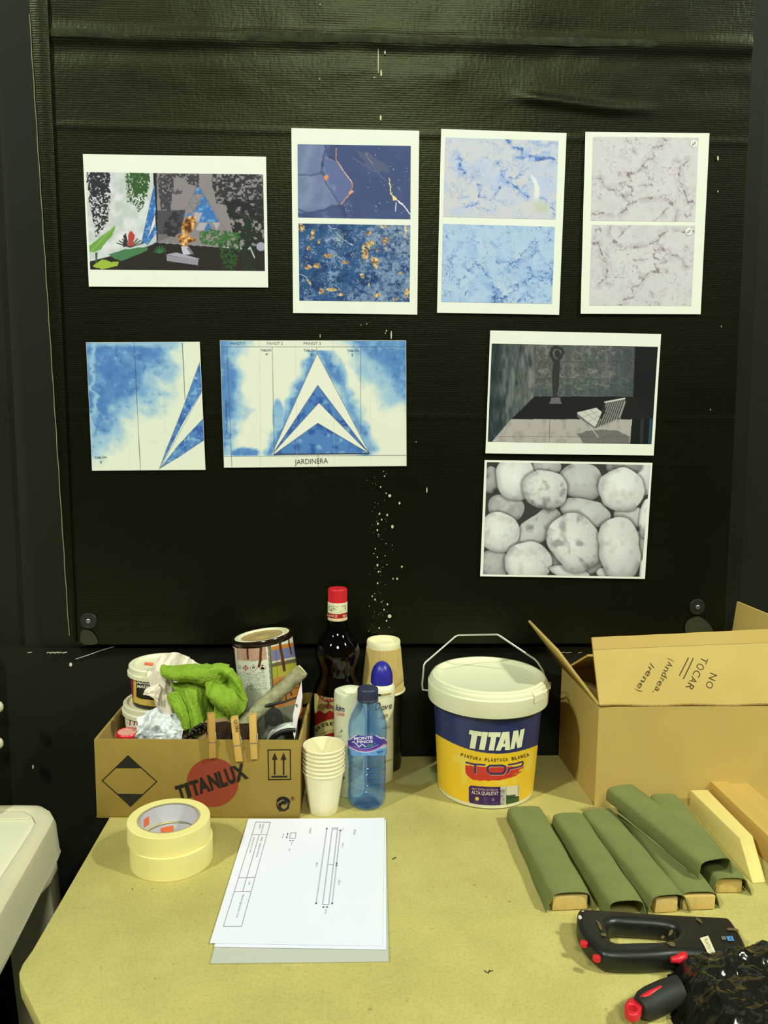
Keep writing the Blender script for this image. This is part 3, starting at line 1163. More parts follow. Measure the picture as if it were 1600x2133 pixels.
def paint_sky(X, Y):
    c = Cv(X, Y, Z3, (178, 208, 222))
    c.mix(np.clip((c.n(200, 41) - .45) * 3, 0, 1) * .7, (196, 216, 218))
    c.mix(np.clip((c.n(120, 42) - .52) * 5, 0, 1) * .5, (150, 188, 216))
    c.veins(120, .03, (120, 158, 200), .6, 43, 1.1, 2.4, .4, .7)
    for q, w in (([(170, 1150), (215, 1240), (240, 1290)], 10), ([(380, 1510), (420, 1590), (490, 1615)], 10), ([(470, 1450), (540, 1540), (640, 1610), (670, 1700), (700, 1760), (790, 1840)], 14), ([(660, 1740), (720, 1850), (670, 1930)], 34),
                 ([(720, 1460), (760, 1500), (860, 1520), (860, 1620)], 12), ([(860, 1530), (960, 1490), (1060, 1490), (1130, 1390), (1170, 1370)], 20), ([(890, 1580), (930, 1560)], 30), ([(880, 1760), (960, 1740), (1090, 1670), (1140, 1640), (1260, 1680), (1320, 1700)], 20),
                 ([(1080, 1340), (1120, 1270), (1170, 1290), (1120, 1390)], 10), ([(1060, 1580), (1130, 1630), (1210, 1610), (1320, 1640)], 22), ([(740, 1860), (830, 1880), (920, 1800), (960, 1750)], 16), ([(960, 1930), (1010, 1870)], 14), ([(650, 1300), (720, 1330)], 20)):
        c.vein(q, w * 2.6, (130, 168, 208), .6, 34, 50, 44)
        c.vein(q, w * .55, (52, 92, 152), 1, 46, 40, 45)
    c.veins(120, .040, (70, 112, 168), .9, 46, 1.5, 2.2, .40, .62)
    c.veins(60, .045, (110, 150, 196), .7, 47, 1.3, 2.6, .42, .68)
    return c.c, None


wall_sheet('sky_marble_print', 'printed sheet with a white blue-veined marble above a pale sky blue marble', 'print',
           [(918.9, 269.1), (1180, 277.6), (1164.2, 655.9), (910.3, 651.6)],
           [('picture', zq(Z3, [(192, 188), (1387, 222), (1357, 1054), (170, 1026)]), paint_pale),
            ('picture', zq(Z3, [(166, 1100), (1350, 1132), (1316, 1946), (147, 1926)]), paint_sky)], 3)

Z4 = (1190, 250, .19695)
VEIN_A = [([(220, 630), (310, 620), (340, 700), (430, 730), (540, 790), (600, 870), (590, 940), (510, 1010)], 12), ([(560, 570), (620, 590), (630, 630)], 9), ([(510, 570), (690, 570), (760, 480), (790, 430), (880, 400), (870, 300), (980, 270)], 12), ([(720, 690), (870, 680)], 10),
          ([(600, 880), (700, 860), (840, 820), (930, 830)], 9), ([(1110, 420), (1170, 470), (1240, 420)], 9), ([(1160, 480), (1140, 640), (1200, 740), (1230, 850), (1300, 890)], 18), ([(1000, 830), (1060, 900)], 14), ([(860, 1070), (990, 980), (1020, 930)], 10), ([(1110, 950), (1105, 1060)], 12),
          ([(220, 990), (330, 990), (460, 1020)], 8), ([(960, 190), (1020, 205)], 14), ([(660, 330), (690, 345)], 12), ([(510, 690), (560, 660), (640, 720), (640, 780), (560, 800)], 8)]


def paint_grey(flip):
    def f(X, Y):
        c = Cv(X, Y, Z4, (214, 216, 202))
        c.mix(np.clip((c.n(180, 51 + flip) - .45) * 3, 0, 1) * .6, (204, 206, 196))
        c.veins(140, .02, (176, 168, 168), .5, 53 + flip, 1.1, 2.4, .4, .7)
        if flip:
            c.X, c.Y = 1520 - c.X, 2170 - c.Y
        for q, w in VEIN_A:
            c.vein(q, w * 4.5, (190, 182, 178), .7, 30, 60, 54)
            c.vein(q, w * 1.0, (124, 104, 114), .9, 34, 40, 55)
        c.veins(130, .030, (146, 130, 136), .75, 57, 1.4, 2.2, .38, .62)
        c.veins(70, .034, (178, 168, 168), .6, 58, 1.2, 2.4, .40, .66)
        return c.c, None
    return f


def grey_marks(pl, t):
    m = Marks(pl, 0.0003, 30, Z4)
    for x, y in ((1293, 255), (1240, 1182)):
        m.disc((x, y), 36, 38, (240, 248, 222))
        for a, b in (((-14, 14), (14, -14)),):
            m.line([(x - 14, y + 15), (x + 14, y - 15)], 5, (70, 70, 66))
        m.line([(x + 3, y - 15), (x + 15, y - 16), (x + 15, y - 3)], 5, (70, 70, 66))
        m.line([(x - 3, y + 15), (x - 15, y + 16), (x - 15, y + 3)], 5, (70, 70, 66))
        m.line([(x - 14, y - 12), (x - 5, y - 4)], 4, (90, 90, 86))
        m.line([(x + 14, y + 12), (x + 5, y + 4)], 4, (90, 90, 86))
        m.next()
    m.build('round_icon', t)


wall_sheet('grey_marble_print', 'printed sheet with two pale grey marbles with thin violet-grey veins', 'print',
           [(1219.1, 275.2), (1477.2, 278.2), (1459, 654.8), (1209.1, 653.8)],
           [('picture', zq(Z4, [(229, 180), (1342, 190), (1305, 1078), (205, 1066)]), paint_grey(0)),
            ('picture', zq(Z4, [(216, 1108), (1307, 1120), (1266, 1968), (188, 1962)]), paint_grey(30))], 4, marks=grey_marks)

# --- watercolours
Z5 = (160, 690, .1875)


def wash(c, m, seed, deep=(66, 120, 178), pale=(176, 212, 212)):
    m = np.clip(m + (fbm(c.X / 190 + c.Y / 300, c.Y / 130 - c.X / 260, seed + 7, 5) - .5) * .75 * (m > .02), 0, 1) * np.clip(m * 6, 0, 1)
    c.mix(np.clip(m * 2.2, 0, 1) * .9, pale)
    c.mix(np.clip(m * 1.6 - .40, 0, 1) * .85, (124, 178, 210))
    c.mix(np.clip(m * 2.4 - 1.45, 0, 1) * (.55 + .45 * c.n(120, seed + 1)), deep)
    c.mix(np.clip(m * 1.5 - .3, 0, 1) * np.clip((c.n(44, seed + 2, 4) - .60) * 6, 0, 1) * .45, (56, 98, 160))
    c.mix(np.clip(m * 2 - .6, 0, 1) * np.clip((c.n(60, seed + 3, 4) - .60) * 5, 0, 1) * .5, (160, 200, 214))
    return c


def paint_wc1(X, Y):
    c = Cv(X, Y, Z5, (230, 240, 204))
    d = (c.X * .62 + c.Y * .78 - 980) + (c.n(220, 61) - .5) * 620
    wash(c, np.clip(.55 - d / 700, 0, 1) * np.clip((1180 - c.X) / 300 + .25, 0, 1), 62)
    m2 = np.clip((200 - c.Y) / 120, 0, 1) * np.clip((1250 - c.X) / 200, 0, 1)
    wash(c, m2, 65)
    m3 = np.clip((230 - c.X + (c.n(90, 66) - .5) * 160) / 90, 0, 1) * np.clip((1350 - c.Y) / 500, 0, 1)
    wash(c, m3, 67)
    for q in ([(1365, 345), (1400, 650), (1180, 1020), (912, 1540), (990, 1320), (1180, 850)], [(1440, 930), (1440, 1195), (1150, 1390), (925, 1525), (1120, 1270)]):
        m = c.inside(q)
        c.mix(m, (84, 138, 188))
        c.mix(m * np.clip((c.n(60, 68) - .5) * 5, 0, 1), (56, 100, 168))
        c.mix(m * np.clip((c.n(40, 69) - .6) * 6, 0, 1), (140, 186, 208))
    for q in ([(1365, 345), (1180, 850), (912, 1540)], [(1395, 660), (925, 1525)], [(1405, 970), (925, 1525)], [(1415, 1198), (925, 1525)]):
        c.line(q, 4, (84, 104, 110))
    for q in ([(640, 120), (660, 640), (708, 1545)], [(1172, 130), (1202, 758)]):
        c.line(q, 6, (70, 84, 84), .9)
    for x0, x1 in ((960, 990), (575, 590)):
        for i in range(30):
            y = 400 + i * 38
            if x0 == 575 and y < 1250:
                continue
            t_ = (y - 400) / 1100
            c.line([(x0 + (x1 - x0) * t_, y), (x0 + (x1 - x0) * t_, y + 20)], 3, (176, 186, 166), .8)
    return c.c, None


def wc1_marks(pl, t):
    m = Marks(pl, 0.0003, 30, Z5)
    m.text('TABLÓN', (203, 1418), (336, 1410), 26, (66, 70, 62))
    m.text('5', (262, 1466), (284, 1464), 30, (66, 70, 62))
    m.build('pencil_note', t)


wall_sheet('rays_watercolour', 'small watercolour with blue sky wash and two blue rays at its right edge', 'drawing',
           [(179.9, 713.4), (416.5, 712.1), (428.5, 978.9), (192.3, 980.4)],
           [('painting', zq(Z5, [(110, 128), (1365, 121), (1428, 1537), (174, 1545)]), paint_wc1)], 5, M_cream, wc1_marks)

Z6 = (440, 690, .26875)


def paint_wc2(X, Y):
    c = Cv(X, Y, Z6, (232, 240, 206))
    n = (c.n(120, 71) - .5)
    cut = np.clip((972 - c.Y) / 14, 0, 1)
    m = np.clip((300 - c.X + n * 200) / 190, 0, 1) * cut
    wash(c, m, 72)
    m = np.clip((1 - np.hypot((c.X - 250) / 170, (c.Y - 945) / 70) + n) * 3, 0, 1) * cut
    wash(c, m, 73)
    d = (c.X - 850) * .62 - (c.Y - 60) * .60 + n * 170
    m = np.clip(d / 240 + .1, 0, 1) * np.clip((780 - c.Y + n * 260) / 160, 0, 1)
    wash(c, m, 74)
    # halo of blue round the big arrow
    h = c.dist([(470, 945), (640, 590), (800, 190)], 36, 60, 75)
    wash(c, np.clip((92 - h) / 80, 0, 1) * (c.Y > 150) * cut, 76)
    h = c.dist([(850, 160), (1010, 420), (1130, 680), (1220, 940)], 36, 60, 77)
    wash(c, np.clip((96 - h) / 84, 0, 1) * .9 * (c.Y > 150) * cut, 78)
    m = np.clip((1 - np.hypot((c.X - 520) / 50, (c.Y - 650) / 130) + n * .8) * 3, 0, 1)
    wash(c, m * .8, 79)
    white = (236, 242, 210)
    c.poly([(822, 172), (1226, 945), (470, 952)], white)
    for q in ([(826, 418), (1220, 940), (835, 552), (480, 945)], [(826, 710), (1222, 946), (490, 952)]):
        m = c.inside(q)
        c.mix(m, (80, 132, 184))
        c.mix(m * np.clip((c.n(60, 81) - .48) * 5, 0, 1), (50, 92, 160))
        c.mix(m * np.clip((c.n(50, 82) - .58) * 6, 0, 1), (136, 182, 206))
    for q in ([(822, 172), (470, 952)], [(822, 172), (1226, 945)], [(826, 418), (1220, 940)], [(826, 418), (480, 945)], [(835, 555), (1220, 942)], [(835, 555), (480, 945)], [(826, 712), (1222, 946)], [(826, 712), (490, 952)]):
        c.line(q, 3, (60, 72, 76))
    c.line([(490, 955), (1220, 948)], 12, (52, 66, 84))
    for q in ([(78, 120), (1512, 122)], [(98, 970), (1512, 962)], [(122, 122), (160, 1052)], [(472, 122), (490, 965)], [(818, 122), (820, 175)], [(1158, 124), (1160, 800)], [(828, 950), (830, 1050)], [(100, 828), (145, 828)]):
        c.line(q, 3.5, (72, 84, 84), .9)
    for x in (375, 655, 945, 1230):
        c.line([(x, 75), (x + 10, 1050)], 2.5, (176, 188, 170), .6)
    return c.c, None


def wc2_marks(pl, t):
    k = (64, 70, 66)
    for s_, x0, x1, y, n_, nx in (('TABLÓN', 384, 466, 156, '4', 430), ('TABLÓN', 718, 808, 158, '3', 776), ('TABLÓN', 1056, 1140, 160, '2', 1094)):
        m = Marks(pl, 0.0003, 30, Z6)
        m.text(s_, (x0, y), (x1, y), 18, k if x0 < 1000 else (46, 74, 108))
        m.text(n_, (nx - 8, y + 32), (nx + 8, y + 32), 20, k if x0 < 1000 else (46, 74, 108))
        m.build('pencil_note', t)
    for s_, x0, x1, c_ in (('PANOT 1', 150, 258, (70, 110, 140)), ('PANOT 2', 434, 556, (150, 158, 140)), ('PANOT 3', 718, 850, (130, 144, 140))):
        m = Marks(pl, 0.0003, 30, Z6)
        m.text(s_, (x0, 104), (x1, 104), 22, c_)
        m.build('pencil_note', t)
    m = Marks(pl, 0.0003, 30, Z6)
    m.text('JARDINERA', (648, 1032), (905, 1022), 42, (52, 56, 50), -0.006)
    m.build('pencil_title', t)
    m = Marks(pl, 0.0003, 30, Z6)
    m.text('45 cm JARDINERA', (128, 790), (124, 530), 16, (60, 96, 128))
    m.build('pencil_note', t)


wall_sheet('arrow_watercolour', 'watercolour plan of a white and blue pointed arch marked JARDINERA below', 'drawing',
           [(458.3, 709.4), (845.8, 709.4), (846.9, 970.8), (466.9, 974.1)],
           [('painting', zq(Z6, [(71, 75), (1507, 75), (1511, 1043), (102, 1054)]), paint_wc2)], 6, M_cream, wc2_marks)

# --- dark interior photograph (plain stand-in for the room it shows)
Z7 = (990, 670, .25625)


def paint_room(X, Y):
    c = Cv(X, Y, Z7, (20, 20, 20))
    back = c.inside([(480, 150), (1302, 150), (1285, 610), (478, 608)])
    c.mix(back, (84, 92, 84))
    n = c.n(90, 91)
    c.mix(back * np.clip((n - .5) * 4, 0, 1) * .6, (112, 116, 108))
    xs = c.X.copy()
    c.X = np.abs(c.X - 755)
    for sd in (92, 93, 94):
        r_ = np.abs(fbm(c.X / 95, c.Y / 95, sd, 3) - .5)
        c.mix(back * np.clip(1 - r_ / .03, 0, 1) * .55, (150, 152, 142))
    r_ = np.abs(fbm(c.X / 60, c.Y / 60, 95, 3) - .5)
    c.mix(back * np.clip(1 - r_ / .03, 0, 1) * .5, (44, 52, 48))
    c.X = xs
    c.mix(back * np.clip((c.Y - 420) / 240, 0, 1) * .45, (50, 66, 60))
    c.mix(back * np.clip((c.X - 1050) / 300, 0, 1) * .6, (46, 54, 58))
    left = c.inside([(100, 150), (494, 150), (478, 615), (290, 795), (120, 990), (95, 990)])
    c.mix(left, (58, 72, 66))
    c.mix(left * np.clip((c.X - 180) / 320, 0, 1) * .8, (118, 120, 110))
    st = fbm(c.X / 26, c.Y / 110, 97, 4)
    c.mix(left * np.clip((st - .5) * 5, 0, 1) * .5, (150, 152, 140))
    c.mix(left * np.clip((.46 - st) * 5, 0, 1) * .7, (30, 44, 42))
    c.mix(left * np.clip((270 - c.X) / 160, 0, 1) * .7, (24, 40, 40))
    for q in ([(490, 325), (1290, 330)], [(485, 465), (1290, 470)], [(1016, 190), (1010, 610)], [(755, 190), (745, 610)]):
        c.line(q, 3, (56, 62, 58), .7)
    c.poly([(478, 610), (1285, 612), (1440, 800), (295, 795)], (24, 24, 24))
    # pale stone floor
    fl = c.inside([(292, 793), (1275, 795), (1258, 1000), (115, 1000)])
    c.mix(fl, (178, 176, 158))
    c.mix(fl * np.clip((fbm(c.X / 40, c.Y / 70, 98) - .5) * 4, 0, 1) * .6, (150, 144, 128))
    c.line([(607, 795), (602, 990)], 4, (96, 90, 80))
    c.line([(180, 934), (1262, 936)], 3, (120, 112, 100))
    sh = c.inside([(820, 905), (1030, 880), (1190, 890), (1262, 940), (1258, 1000), (880, 1000)], 14, 60, 99)
    c.mix(sh * .6, (74, 72, 66))
    c.poly([(1302, 150), (1520, 150), (1520, 1000), (1258, 1000), (1275, 795), (1440, 790), (1440, 640), (1285, 612)], (14, 15, 16))
    c.poly([(1345, 790), (1370, 790), (1362, 990), (1338, 990)], (42, 46, 46))
    c.poly([(1420, 790), (1445, 790), (1432, 995), (1405, 995)], (36, 70, 80))
    # plain standing statue
    k = (46, 48, 44)
    c.poly([(615, 620), (692, 615), (694, 642), (704, 668), (598, 668), (614, 642)], (104, 106, 98))
    c.poly([(632, 620), (626, 520), (624, 430), (634, 350), (640, 310), (682, 305), (690, 350), (684, 430), (682, 520), (664, 612)], k)
    c.ell(668, 262, 24, 32, k)
    c.line([(640, 320), (614, 258), (632, 214), (664, 206)], 24, k, soft=3)
    c.line([(684, 305), (718, 250), (702, 222), (670, 212)], 22, k, soft=3)
    c.line([(652, 620), (652, 440)], 3, (72, 74, 68), .6)
    # plain lounge chair
    pale = (206, 208, 186)
    c.poly([(828, 738), (985, 700), (1030, 735), (985, 850), (962, 845), (840, 770)], pale)
    c.mix(c.inside([(828, 745), (962, 850), (985, 860), (975, 872), (828, 772)]), (110, 110, 98))
    for q in ([(880, 728), (1000, 818)], [(930, 714), (1012, 780)], [(868, 778), (1000, 730)], [(915, 815), (1015, 765)]):
        c.line(q, 4, (150, 150, 132))
    bk = [(1055, 655), (1215, 622), (1222, 660), (1180, 780), (1100, 825), (985, 868), (975, 850), (1060, 740)]
    c.poly(bk, (150, 150, 136))
    for i in range(9):
        t_ = i / 8
        c.line([(1062 + 150 * t_, 662 - 32 * t_), (985 + 170 * t_, 858 - 70 * t_)], 9, (58, 58, 52))
    c.line([(1055, 655), (1215, 624)], 12, (214, 214, 194))
    for q in ([(930, 845), (1000, 940)], [(1100, 825), (1205, 910)], [(860, 790), (870, 900)], [(1180, 790), (1195, 850)]):
        c.line(q, 9, (176, 176, 164))
    return c.c, None


wall_sheet('interior_print', 'printed dark photograph of a marble-walled room with a lounge chair and standing statue', 'print',
           [(1021, 688.5), (1376.9, 695.9), (1361.1, 948.8), (1011, 944.2)],
           [('picture', zq(Z7, [(134, 179), (1483, 205), (1430, 996), (101, 976)]), paint_room)], 7)

# --- pebbles
Z8 = (980, 940, .25)
PEB = [  # cx, cy, rx, ry, rot, base, squareness; far ones first
    (170, 240, 75, 110, .2, 150, 2.2), (640, 130, 130, 70, .1, 170, 2.2), (1450, 230, 80, 150, .1, 205, 2.2), (1280, 130, 160, 70, 0, 140, 2.2), (300, 460, 150, 110, .2, 170, 2.4), (200, 940, 110, 130, .2, 165, 2.3),
    (690, 900, 80, 100, .3, 130, 2.2), (920, 250, 185, 150, .25, 180, 2.4), (1320, 540, 130, 90, .2, 185, 2.3), (1430, 780, 60, 130, -.2, 140, 2.2), (960, 510, 215, 115, .22, 185, 2.3), (1000, 960, 160, 60, -.4, 140, 2.2), (540, 660, 250, 115, -.72, 180, 2.4), (1110, 1010, 60, 40, 0, 190, 2.2),
    (380, 220, 165, 180, -.1, 214, 2.5), (620, 320, 188, 165, .15, 205, 2.3), (1255, 320, 185, 180, .3, 216, 2.3), (240, 680, 172, 165, .3, 212, 2.3), (1470, 560, 70, 170, .1, 214, 2.3), (480, 930, 190, 185, -.1, 210, 2.4), (830, 1010, 170, 55, .2, 200, 2.2), (870, 760, 205, 250, -.55, 208, 2.4), (1245, 810, 175, 262, -.12, 206, 2.4), (1450, 1000, 40, 110, .1, 200, 2.2)]


def paint_pebbles(X, Y):
    c = Cv(X, Y, Z8, (58, 60, 54))
    for i, (x, y, a, b, r, g, e) in enumerate(PEB):
        ca, sa = math.cos(r), math.sin(r)
        dx = c.X - x + (fbm(c.X / 130, c.Y / 130, 200 + i, 2) - .5) * 36
        dy = c.Y - y + (fbm(c.X / 130 + 4, c.Y / 130, 230 + i, 2) - .5) * 36
        u, w = (dx * ca + dy * sa) / a, (-dx * sa + dy * ca) / b
        d = (np.abs(u)**e + np.abs(w)**e)**(1 / e)
        m = np.clip((1 - d) * 40, 0, 1)
        tone = g + 26 * (1 - d) - 60 * np.clip(d - .72, 0, 1) / .28 * (.5 + .5 * np.sign(.15 - u * .4 + w * .4)) * .7 - 14 * w - 10 * u
        tone = tone - 46 * np.clip((fbm(c.X / 70, c.Y / 70, 260 + i) - .54) * 4, 0, 1) * (.45 + .9 * (i % 3 == 0))
        tone = tone - 16 * np.clip((fbm(c.X / 26, c.Y / 26, 290 + i, 4) - .62) * 6, 0, 1) * (i % 2)
        col = np.stack([tone * .985, tone * 1.015, tone * .93], -1)
        # contact shade printed in the photograph between stones
        sh = np.clip((1.13 - d) * 8, 0, 1) * (1 - m) * .5
        c.mix(sh, (52, 54, 48))
        c.c = c.c * (1 - m[..., None]) + col * m[..., None]
    return c.c, None


wall_sheet('pebbles_print', 'printed black and white photograph of smooth white pebbles, lowest sheet on the panel', 'print',
           [(1009.5, 958), (1358.5, 964), (1342.8, 1205.5), (1000, 1200)],
           [('picture', zq(Z8, [(137, 90), (1498, 114), (1420, 1043), (105, 1022)]), paint_pebbles)], 8)

# ================================================================ tables
def mdf_material():
    m = bpy.data.materials.new('raw_fibreboard')
    N, L, B = nodes_of(m)
    tc = N.new('ShaderNodeTexCoord')
    n1 = N.new('ShaderNodeTexNoise'); n1.inputs['Scale'].default_value = 9; n1.inputs['Detail'].default_value = 8; n1.inputs['Roughness'].default_value = 0.7
    n2 = N.new('ShaderNodeTexNoise'); n2.inputs['Scale'].default_value = 260; n2.inputs['Detail'].default_value = 4
    n3 = N.new('ShaderNodeTexNoise'); n3.inputs['Scale'].default_value = 75; n3.inputs['Detail'].default_value = 1
    for n in (n1, n2, n3):
        L.new(tc.outputs['Object'], n.inputs['Vector'])
    r1 = N.new('ShaderNodeValToRGB')
    r1.color_ramp.elements[0].position, r1.color_ramp.elements[1].position = 0.3, 0.72
    r1.color_ramp.elements[0].color = (*alb((182, 175, 94)), 1)
    r1.color_ramp.elements[1].color = (*alb((203, 197, 110)), 1)
    L.new(n1.outputs['Fac'], r1.inputs[0])
    r2 = N.new('ShaderNodeValToRGB')
    r2.color_ramp.elements[0].position, r2.color_ramp.elements[1].position = 0.32, 0.55
    r2.color_ramp.elements[0].color = (0.88, 0.87, 0.83, 1)
    r2.color_ramp.elements[1].color = (1, 1, 1, 1)
    L.new(n2.outputs['Fac'], r2.inputs[0])
    r3 = N.new('ShaderNodeValToRGB')
    r3.color_ramp.elements[0].position, r3.color_ramp.elements[1].position = 0.195, 0.225
    r3.color_ramp.elements[0].color = (0.72, 0.69, 0.62, 1)
    r3.color_ramp.elements[1].color = (1, 1, 1, 1)
    L.new(n3.outputs['Fac'], r3.inputs[0])
    a = N.new('ShaderNodeMix'); a.data_type = 'RGBA'; a.blend_type = 'MULTIPLY'; a.inputs[0].default_value = 1
    b = N.new('ShaderNodeMix'); b.data_type = 'RGBA'; b.blend_type = 'MULTIPLY'; b.inputs[0].default_value = 1
    L.new(r1.outputs[0], a.inputs[6]); L.new(r2.outputs[0], a.inputs[7])
    L.new(a.outputs[2], b.inputs[6]); L.new(r3.outputs[0], b.inputs[7])
    L.new(b.outputs[2], B.inputs['Base Color'])
    B.inputs['Roughness'].default_value = 0.75
    B.inputs['Specular IOR Level'].default_value = 0.2
    return m


M_mdf = mdf_material()
M_leg = mat('black_steel', (0.02, 0.02, 0.02), 0.45, 0.5, photo=False)
tbl = thing('work_table', 'fibreboard work table with a cut-off rounded corner, standing against the wall', 'table', (0.3, 1.0, 0))
out = [(-0.368, 1.4275), (-0.3685, 0.902), (-0.3705, 0.878), (-0.369, 0.864), (-0.361, 0.848), (-0.3158, 0.7849), (-0.19, 0.61), (-0.16, 0.59), (1.15, 0.59), (1.15, 1.4275)]
o_ = MB().hexa([(x, y, TZ - 0.019) for x, y in out], [(x, y, TZ) for x, y in out]).build('table_top', M_mdf, tbl, None, None, 0.0012)
for x, y in ((-0.26, 1.36), (-0.14, 0.70), (1.08, 1.36), (1.08, 0.66)):
    MB().box((x, y, (TZ - 0.019) / 2), (0.04, 0.04, TZ - 0.019)).build('leg', M_leg, tbl)
MB().box((0.41, 1.36, TZ - 0.045), (1.30, 0.03, 0.05)).build('rail', M_leg, tbl)
mk = Marks(Plane((0, 0, TZ), (0, 0, 1)), 0.0003, 40)
for a, b in (((1009, 2022), (1013, 2026)), ((1013, 2026), (1027, 2022)), ((1020, 2021), (1017, 2028))):
    mk.line([a, b], 1.8, (62, 58, 30))
mk.next()
mk.line([(818, 1790), (825, 1786)], 2.2, (80, 70, 36))
mk.build('pencil_mark', tbl)
mk = Marks(Plane((0, 0, TZ), (0, 0, 1)), 0.0003, 40)
for x, y, r in ((276, 1852, 1.8), (174, 1893, 1.3), (174, 1846, 1.4), (317, 1851, 1), (392, 1850, .9), (492, 2026, .9), (614, 1000 + 1000, .9), (900, 1935, 1), (960, 1800, 1), (1111, 2001, 1), (650, 2080, 1), (300, 2060, 1.1), (210, 2015, 1.1), (850, 2080, 1), (211, 2020, .9)):
    mk.disc((x, y), r, r * .8, (138, 124, 66), 7)
mk.build('wood_speck', tbl)['kind'] = 'stuff'

# white plastic table at the left
M_wpl = mat('white_plastic', (236, 240, 188), 0.45, 0.4, var=0.02, vscale=8)
M_wpl2 = mat('dull_white_plastic', (216, 216, 164), 0.55, 0.35, var=0.04, vscale=10)  # slightly darker, rougher white for the rim, legs and pale bits
wt = thing('plastic_table', 'white plastic table with a moulded rim, cut off by the left edge', 'table', (-0.75, 0.9, 0))
oc = [(-1.35, 1.262), (-0.520, 1.264), (-0.488, 1.262), (-0.468, 1.245), (-0.4535, 1.222), (-0.4505, 1.20), (-0.4325, 0.95), (-0.405, 0.55), (-1.35, 0.55)]
cen = np.array([-0.8, 0.9])


def inset(k, z):
    r = []
    for x, y in oc:
        d = cen - np.array([x, y])
        d = d / np.linalg.norm(d)
        r.append((x + d[0] * k, y + d[1] * k, z))
    return r


MB().hexa(inset(0.032, TZ - 0.012), inset(0.032, TZ - 0.0012)).build('table_top', M_wpl, wt, None, None, 0.001)
rim = MB()
rings = [inset(0.031, TZ - 0.02), inset(0.031, TZ - 0.001), inset(0.026, TZ + 0.0005), inset(0.010, TZ), inset(0.003, TZ - 0.004), inset(0, TZ - 0.012), inset(-0.004, TZ - 0.055), inset(-0.006, TZ - 0.062), inset(0.0, TZ - 0.064), inset(0.002, TZ - 0.058)]
n_ = len(oc)
rv = [p for r in rings for p in r]
rf = [(i * n_ + j, i * n_ + (j + 1) % n_, (i + 1) * n_ + (j + 1) % n_, (i + 1) * n_ + j) for i in range(len(rings) - 1) for j in range(n_)]
rim.add(rv, rf)
rim.build('rim', M_wpl2, wt, 35)
MB().box((-0.64, 1.214, TZ + 0.0002), (0.30, 0.0018, 0.0012), math.radians(-1)).build('seam', M_wpl, wt)
for lo, hi in (([(-0.515, 1.235), (-0.445, 1.225), (-0.430, 1.165), (-0.50, 1.15)], [(-0.53, 1.25), (-0.462, 1.235), (-0.452, 1.17), (-0.52, 1.16)]),
               ([(-0.49, 0.66), (-0.415, 0.66), (-0.415, 0.58), (-0.49, 0.58)], [(-0.51, 0.68), (-0.44, 0.68), (-0.44, 0.60), (-0.51, 0.60)]),
               ([(-1.34, 1.24), (-1.27, 1.24), (-1.27, 1.16), (-1.34, 1.16)], [(-1.32, 1.24), (-1.25, 1.24), (-1.25, 1.16), (-1.32, 1.16)]),
               ([(-1.34, 0.66), (-1.27, 0.66), (-1.27, 0.58), (-1.34, 0.58)], [(-1.32, 0.66), (-1.25, 0.66), (-1.25, 0.58), (-1.32, 0.58)])):
    sx = 1.0
    lo3 = [(x + (x - h[0]) * 2.2, y + (y - h[1]) * 2.2, 0) for (x, y), h in zip(lo, hi)]
    MB().hexa(lo3, [(x, y, TZ - 0.02) for x, y in hi]).build('leg', M_wpl2, wt, None, None, 0.006)

# bag on the plastic table, and an assumed post, just inside the left edge
bg = blob([[(-0.575, 1.225, 0.775, 0.022), (-0.60, 1.225, 0.81, 0.026), (-0.63, 1.22, 0.80, 0.035)], [(-0.66, 1.21, 0.785, 0.032), (-0.60, 1.20, 0.778, 0.024)]], 0.004, 2, [(0.006, 40, 3)], [(0.003, 70, 5)], True)
bg.materials.append(mat('grey_rag', (120, 118, 76), 0.85, 0.2, var=0.2, vscale=40))
co = np.empty(len(bg.vertices) * 3); bg.vertices.foreach_get('co', co); co = co.reshape(-1, 3); co[:, 2] = np.maximum(co[:, 2], TZ + 0.001); bg.vertices.foreach_set('co', co.ravel())
tag(link_mesh('crumpled_bag', bg, None, (-0.6, 1.22, TZ)), 'crumpled grey bag on the white plastic table at the left edge', 'bag')
sp = thing('assumed_post', 'assumed dark upright post at the far left edge, added to hold two pale round bits', 'post', (-0.66, 1.38, 0))  # assumed upright, added only as a carrier for the two pale bits
MB().box((-0.672, 1.39, 0.5), (0.03, 0.03, 1.0)).build('post', M_leg, sp)
for py in (1473, 1549):
    p = at(-4, py, 1.37)
    MB().lathe([(0, -0.009), (0.006, -0.008), (0.0085, -0.003), (0.0085, 0.003), (0.006, 0.008), (0, 0.009)], (p[0] + 0.0, 1.37, p[2]), 16).build('pale_bit', M_wpl2, sp, 60)  # pale bits at the edge, knob shape assumed

# ================================================================ papers on the table
M_tpaper = mat('printer_paper', (232, 240, 240), 0.7, 0.2, var=0.01, vscale=12)
M_film = clear_plastic('plastic_sleeve_film', (0.93, 0.94, 0.90), 0.22, 0.06)


def table_sheet(c, z0, m=14, n=12, lift=None):
    TL, TR, BR, BL = [on(p[0], p[1], z0) for p in c]
    v, u = np.meshgrid(np.linspace(0, 1, m), np.linspace(0, 1, n), indexing='ij')
    v3, u3 = v[..., None], u[..., None]
    P = TL * (1 - u3) * (1 - v3) + TR * u3 * (1 - v3) + BR * u3 * v3 + BL * (1 - u3) * v3
    if lift is not None:
        P[..., 2] += lift(u, v)
    return P


